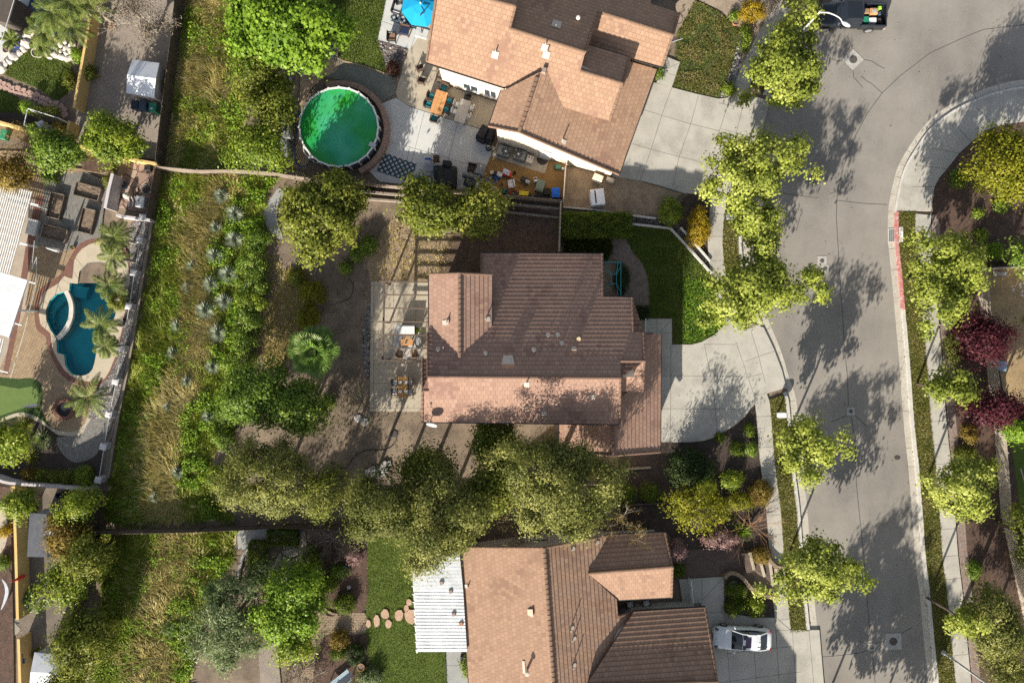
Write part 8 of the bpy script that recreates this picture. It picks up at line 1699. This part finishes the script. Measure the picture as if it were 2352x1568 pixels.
for i, (px, py) in enumerate(((285, 420), (282, 426), (287, 427), (285, 431))): bits('blue_pipe', 'short grey blue pipe standing by the lilac wall', 'pipe', px, py, (.17, .17, .45), M_bluegrey, kind='tub', z=ZL, group='upright pipes by the lilac wall')
bits('garden_chest', 'dark chest at the top of the flagstone corner', 'chest', 338, 385, (.55, .5, .5), M_black, R(-5), ZL); mb = MB(); a, b = W(281, 375, ZL+.9), W(273, 399, ZL+.9); seg(mb, a-Vector((0, 0, .4)), b-Vector((0, 0, .4)), .07, 1.1); one('wooden_gate', mb, M_woodbr, 'brown wooden gate at the corner of the lilac wall', 'gate')
# gravel yard
def shed(label, name, ax, poly_top, ridge, zr, ze, mat, wallm, cat='shed'):
    """gable roof from its four eave corners and two ridge ends (plan points)"""
    q = [W(*p, ze) for p in poly_top]; r_ = [W(*p, zr) for p in ridge]; c = sum(q, Vector())/4; t = thing(name, label, cat, (c.x, c.y, ZL)); mb = MB(); dz = Vector((0, 0, .05))
    for f in ([q[0], r_[0], r_[1], q[1]], [r_[0], q[3], q[2], r_[1]]): mb.face(f); mb.face([p-dz for p in reversed(f)]); [mb.face([a, a-dz, b-dz, b]) for a, b in zip(f, f[1:]+f[:1])]
    mb.build('roof', mat, t); mb = MB(); i_ = [p.lerp(c, .07) for p in q]; i_ = [Vector((p.x, p.y, ze-.06)) for p in i_]; rr = [p.lerp(sum(r_, Vector())/2, .06)-Vector((0, 0, .12)) for p in r_]; g_ = [Vector((p.x, p.y, ZL)) for p in i_]
    for a, b in ((0, 1), (2, 3)): mb.face([g_[a], g_[b], i_[b], i_[a]])
    mb.face([g_[1], g_[2], i_[2], rr[1], i_[1]]); mb.face([g_[3], g_[0], i_[0], rr[0], i_[3]]); mb.build('wall', wallm, t); return t
shed('white gabled shed in the gravel yard beside the wooden fence', 'shed', 0, [(304, 137), (366, 145), (354, 225), (290, 214)], [(292, 172), (358, 181)], ZL+2.4, ZL+1.9, M_whitecloth, surf('pale shed wall', (.42, .38, .36), (.36, .33, .31), 2))
for px, py, m_, l_ in ((309, 241, flat('black blue plastic', (.02, .03, .055)), 'nearly black wheeled bin, first of three below the shed'), (327, 243, M_bluegrey, 'dark blue wheeled bin, middle of three below the shed'), (350, 247, M_green, 'green wheeled bin with a pale label, last of three below the shed')):
    c = at_(px, py, ZL, 1.0); t = thing('wheeled_bin', l_, 'bin', (c.x, c.y, ZL), 'wheeled bins by the shed'); mb = MB(); mb.box((c.x, c.y, ZL+.48), (.5, .6, .95), R(-6), None, 1.12); mb.build('body', m_, t); mb = MB(); mb.rbox((c.x, c.y+.02, ZL+.99), (.6, .76, .08), .08, R(-6)); mb.build('lid', m_, t)
    if 'green' in l_: mb = MB(); mb.box((c.x-.05, c.y-.1, ZL+1.036), (.2, .13, .01), R(-6)); mb.build('label', M_white, t)
bits('barrel', 'pale open barrel against the wooden fence', 'barrel', 381, 230, (.42, .42, .7), M_ltgrey, kind='tub', z=ZL); shrub('green weeds growing between the shed and the fence', 382, 185, 12, 20, .9, L_laurel, n=30, per=50)
for i, (px, py) in enumerate(((261, 56), (256, 66), (267, 67))): pot('small terracotta pot under the leafless tree', px, py, .13, .2, M_terra, group='terracotta pots under the leafless tree')
# pale rocks
rk = [(78, 75, .55), (68, 87, .5), (62, 101, .52), (58, 114, .35), (48, 124, .32), (34, 132, .42), (25, 141, .34), (14, 148, .42), (6, 158, .5), (84, 66, .4)]+[(106+12*i+random.uniform(-2, 2), 92+11*j+7*(i % 2)-2*i+4*j*.2*i, random.uniform(.2, .36)) for i in range(6) for j in range(4) if not (i > 3 and j < 1)]+[(112+9*k, 122+3*k, .3) for k in range(6)]
for i, (px, py, r_) in enumerate(rk):
    mb = MB(); mb.rock(G(px, py, .12), r_, 100+i, .7); one('pale_rock', mb, M_stone, 'pale boulder in the curved edge of the white concrete' if i < 10 else 'pale stone of the rock bank under the palms', 'boulder', 'boulders edging the white concrete' if i < 10 else 'stones of the rock bank')
pot('blue glazed pot of the sago palm', 44, 104, .34, .5, flat('cobalt glaze', (.01, .04, .35), .2), name='glazed_pot'); pot('cream pot with bare soil on the white concrete', 22, 119, .3, .45, M_cream); pot('white pot of the small feathery palm', 92, 126, .42, .5, M_cream)
mb = MB(); c = G(47, 52, .12); mb.lathe(c, [(.14, 0), (.14, .05), (.02, .06)], 14); one('skimmer_lid', mb, M_cream, 'small round cream lid in the white concrete', 'lid')
mb = MB(); mb.tube([W(34, -5, ZL+2.4), W(14, 60, ZL+2.4), W(-8, 130, ZL+2.4)], .025, 5); one('light_cable', mb, M_white, 'taut white cable above the white concrete at the top left', 'cable')
bits('dark_canopy', 'dark brown canopy cut by the upper left corner', 'canopy', 5, 18, (1.7, 2.3, 2.4), surf('brown canopy', (.085, .07, .06), (.07, .058, .05), 2), R(-16), ZL, soft=.3)
pf = [(2, 188), (10, 194), (2, 200), (21, 197), (15, 204), (32, 204), (26, 210), (42, 205), (38, 214), (55, 209), (49, 216), (60, 220), (70, 215), (73, 226), (86, 220), (84, 229), (98, 226), (95, 236), (109, 229), (107, 240), (117, 236), (119, 246), (131, 238), (129, 249), (141, 243), (140, 254), (150, 252), (150, 264)]
for i, (px, py) in enumerate(pf):
    c = G(px, py); mb = MB(); r_ = .22+.07*((i*37) % 5)/4; P = [(c.x+r_*math.cos(a*1.047+i)*random.uniform(.75, 1.1)*1.15, c.y+r_*math.sin(a*1.047+i)*random.uniform(.75, 1.1)) for a in range(6)]; mb.prism(P, ZL, ZL+.13); one('flagstone', mb, surf('pink flagstone', (.42, .27, .22), (.34, .22, .18), 2, (.50, .36, .30), 6, .9, .2), 'pink flagstone of the path between the two top left lawns', 'flagstone', 'flagstone path between the lawns')
bits('pool_heater_box', 'small white equipment box behind the cream wall', 'equipment box', 92, 285, (.6, .55, .6), M_white, R(25), ZL); bits('sand_filter', 'grey filter drum beside the white equipment box', 'filter', 112, 293, (.4, .4, .8), M_ltgrey, kind='tub', z=ZL); bits('teal_crate', 'teal crate at the left edge below the cream wall', 'crate', 6, 308, (.55, .85, .5), M_green, R(-15), ZL)
trl = thing('trellis', 'white trellis frame carrying vines over the pool equipment', 'trellis', W(90, 262, ZL)); mb = MB(); [seg(mb, W(*a, ZL+2), W(*b, ZL+2), .05, .05) for a, b in (((65, 250), (135, 272)), ((63, 252), (55, 288)))]; mb.build('frame', M_white, trl); mb = MB(); [mb.box((W(x, y, ZL+2).x, W(x, y, ZL+2).y, ZL+1), (.08, .08, 2)) for x, y in ((65, 250), (135, 272), (56, 287))]; mb.build('posts', M_white, trl)
# bottom left
sh = shed('grey shed with dark shingled roof behind the yellow wall', 'shed', 1, [(62, 1278), (68, 1177), (158, 1181), (154, 1280)], [(108, 1279), (114, 1181)], ZL+3.0, ZL+2.4, surf('charcoal shingles', (.085, .09, .105), (.065, .07, .082), 2, (.11, .115, .13), 14, .95, .3, 30), surf('blue grey boards', (.17, .21, .25), (.14, .175, .21), 2))
mb = MB(); c = W(123, 1223, ZL+2.85); mb.rbox((c.x, c.y, c.z+.08), (.6, .62, .12), .04, R(-4)); mb.build('skylight', M_whitecloth, sh)
shed('white tent with a ridged roof in the lower left corner', 'party_tent', 1, [(79, 1497), (143, 1506), (138, 1600), (66, 1600)], [(70, 1543), (140, 1546)], ZL+2.6, ZL+2.2, M_whitecloth, surf('tent wall', (.38, .37, .38), (.33, .32, .33), 2), 'tent')
bits('lidded_box', 'cream lidded box half under the dark green tree', 'box', 148, 1462, (.95, 1.2, .7), M_cream, R(-6), ZL, soft=.18); bits('planter_box', 'black planter box in front of the yellow wall', 'planter', 60, 1397, (.45, .5, .45), M_black, 0, ZL); bits('tub', 'black oval tub at the foot of the yellow wall', 'tub', 55, 1316, (.5, .9, .35), M_black, R(5), ZL, 'tub')
for px, l_ in ((133, 'left'), (149, 'right')): bits('drum', l_+' blue grey drum at the shaded wall', 'drum', px, 1138, (.5, .5, .8), M_bluegrey, kind='tub', z=ZL, group='blue grey drums')
bits('white_box', 'white box beside the blue grey drums', 'box', 163, 1141, (.4, .45, .6), M_white, 0, ZL)
sk_ = thing('pool_net', 'blue pool nets hung on the lower yellow wall', 'pool net', W(50, 1500, ZL)); mb = MB(); mb.tube([W(49, 1450, ZL+1.2), W(50, 1530, ZL+1.0)], .02, 5); mb.build('pole', M_ltgrey, sk_)
for px, py in ((45, 1505), (52, 1517)): mb = MB(); c = W(px, py, ZL+1.25); mb.rbox((c.x+.12, c.y, c.z), (.3, .42, .05), .08); mb.build('net', M_bluegrey, sk_)
mb = MB(); P = smooth([(14, 1325), (22, 1338), (25, 1355), (20, 1375), (12, 1395)], 4); a, b = offset(P, -4), offset(P, 3)
i0 = len(P)
for k in range(i0-1): w0, w1 = math.sin(math.pi*k/(i0-1))+.15, math.sin(math.pi*(k+1)/(i0-1))+.15; q = lambda p_, o_, w: G(p_[0]+(o_[0]-p_[0])*w, p_[1]+(o_[1]-p_[1])*w, .5); mb.face([q(P[k], a[k], w0), q(P[k+1], a[k+1], w1), q(P[k+1], b[k+1], w1), q(P[k], b[k], w0)])
one('hammock', mb, flat('silver cloth', (.50, .54, .60), .35), 'silver crescent shaped hammock left of the yellow wall', 'hammock')
# east back yard
for px, py, w_, d_, l_ in ((2290, 817, .55, .9, 'upper'), (2303, 840, .75, .75, 'lower')): bits('leaning_sheet', l_+' pale blue panel leaning behind the plank fence', 'panel', px, py, (w_, d_, .5), flat('pale blue sheet', (.26, .36, .45), .6), R(-8), 0)
bits('lumber_block', 'grey concrete block below the plank fence corner', 'block', 2298, 628, (1.15, .32, .25), M_slab, R(-3), 0)
for i in range(26): mb = MB(); px = 2322+random.random()*38; py = 652+random.random()*52; mb.rock(G(px, py, .05), random.uniform(.12, .24), 300+i); one('rubble_stone', mb, M_stone, 'grey stone of the rubble heap at the right edge', 'stone', 'rubble heap at the right edge')
mb = MB(); seg(mb, W(2344, 1075, .9), W(2372, 1170, .3), .06, .06); one('pole', mb, M_wood, 'long pole leaning behind the plank fence at the right edge', 'pole')
spiky('green tufted plant at the right edge behind the fence', 2350, 735, .6, .5, 60, L_lime)
# ------------------------------------------------------------------ camera, sun, sky
cam = bpy.data.cameras.new('camera'); co = bpy.data.objects.new('camera', cam); COL.objects.link(co)
co.location = (0, 0, HC); cam.sensor_width = 36; cam.lens = 18*HC/(CX/K); cam.clip_end = 500; cam.clip_start = .5
S.camera = co
sd = Vector((-math.sin(AZ)*math.cos(EL), -math.cos(AZ)*math.cos(EL), math.sin(EL)))
sl = bpy.data.lights.new('sun', 'SUN'); sl.energy = 5.0; sl.angle = R(.55); sl.color = (1, .93, .81)
so = bpy.data.objects.new('sun', sl); COL.objects.link(so); so.rotation_euler = sd.to_track_quat('Z', 'Y').to_euler(); so.location = (-20, -40, 40)
w = bpy.data.worlds.new('World'); S.world = w; w.use_nodes = True
nt = w.node_tree; nt.nodes.clear()
sk = nt.nodes.new('ShaderNodeTexSky'); sk.sky_type = 'NISHITA'; sk.sun_disc = False; sk.sun_elevation = EL
sk.sun_rotation = math.pi+AZ; sk.air_density = 1; sk.dust_density = 1.5; sk.ozone_density = 1
bg = nt.nodes.new('ShaderNodeBackground'); bg.inputs[1].default_value = .08
ow = nt.nodes.new('ShaderNodeOutputWorld'); hs = nt.nodes.new('ShaderNodeHueSaturation'); hs.inputs['Saturation'].default_value = .62; nt.links.new(sk.outputs[0], hs.inputs['Color']); nt.links.new(hs.outputs[0], bg.inputs[0]); nt.links.new(bg.outputs[0], ow.inputs[0])
S.view_settings.view_transform = 'Standard'; S.view_settings.look = 'None'; S.view_settings.gamma = 1
S.view_settings.exposure = 1.08
S.cycles.max_bounces = 6; S.cycles.transparent_max_bounces = 8; S.cycles.use_denoising = False
S.cycles.sample_clamp_indirect = 4
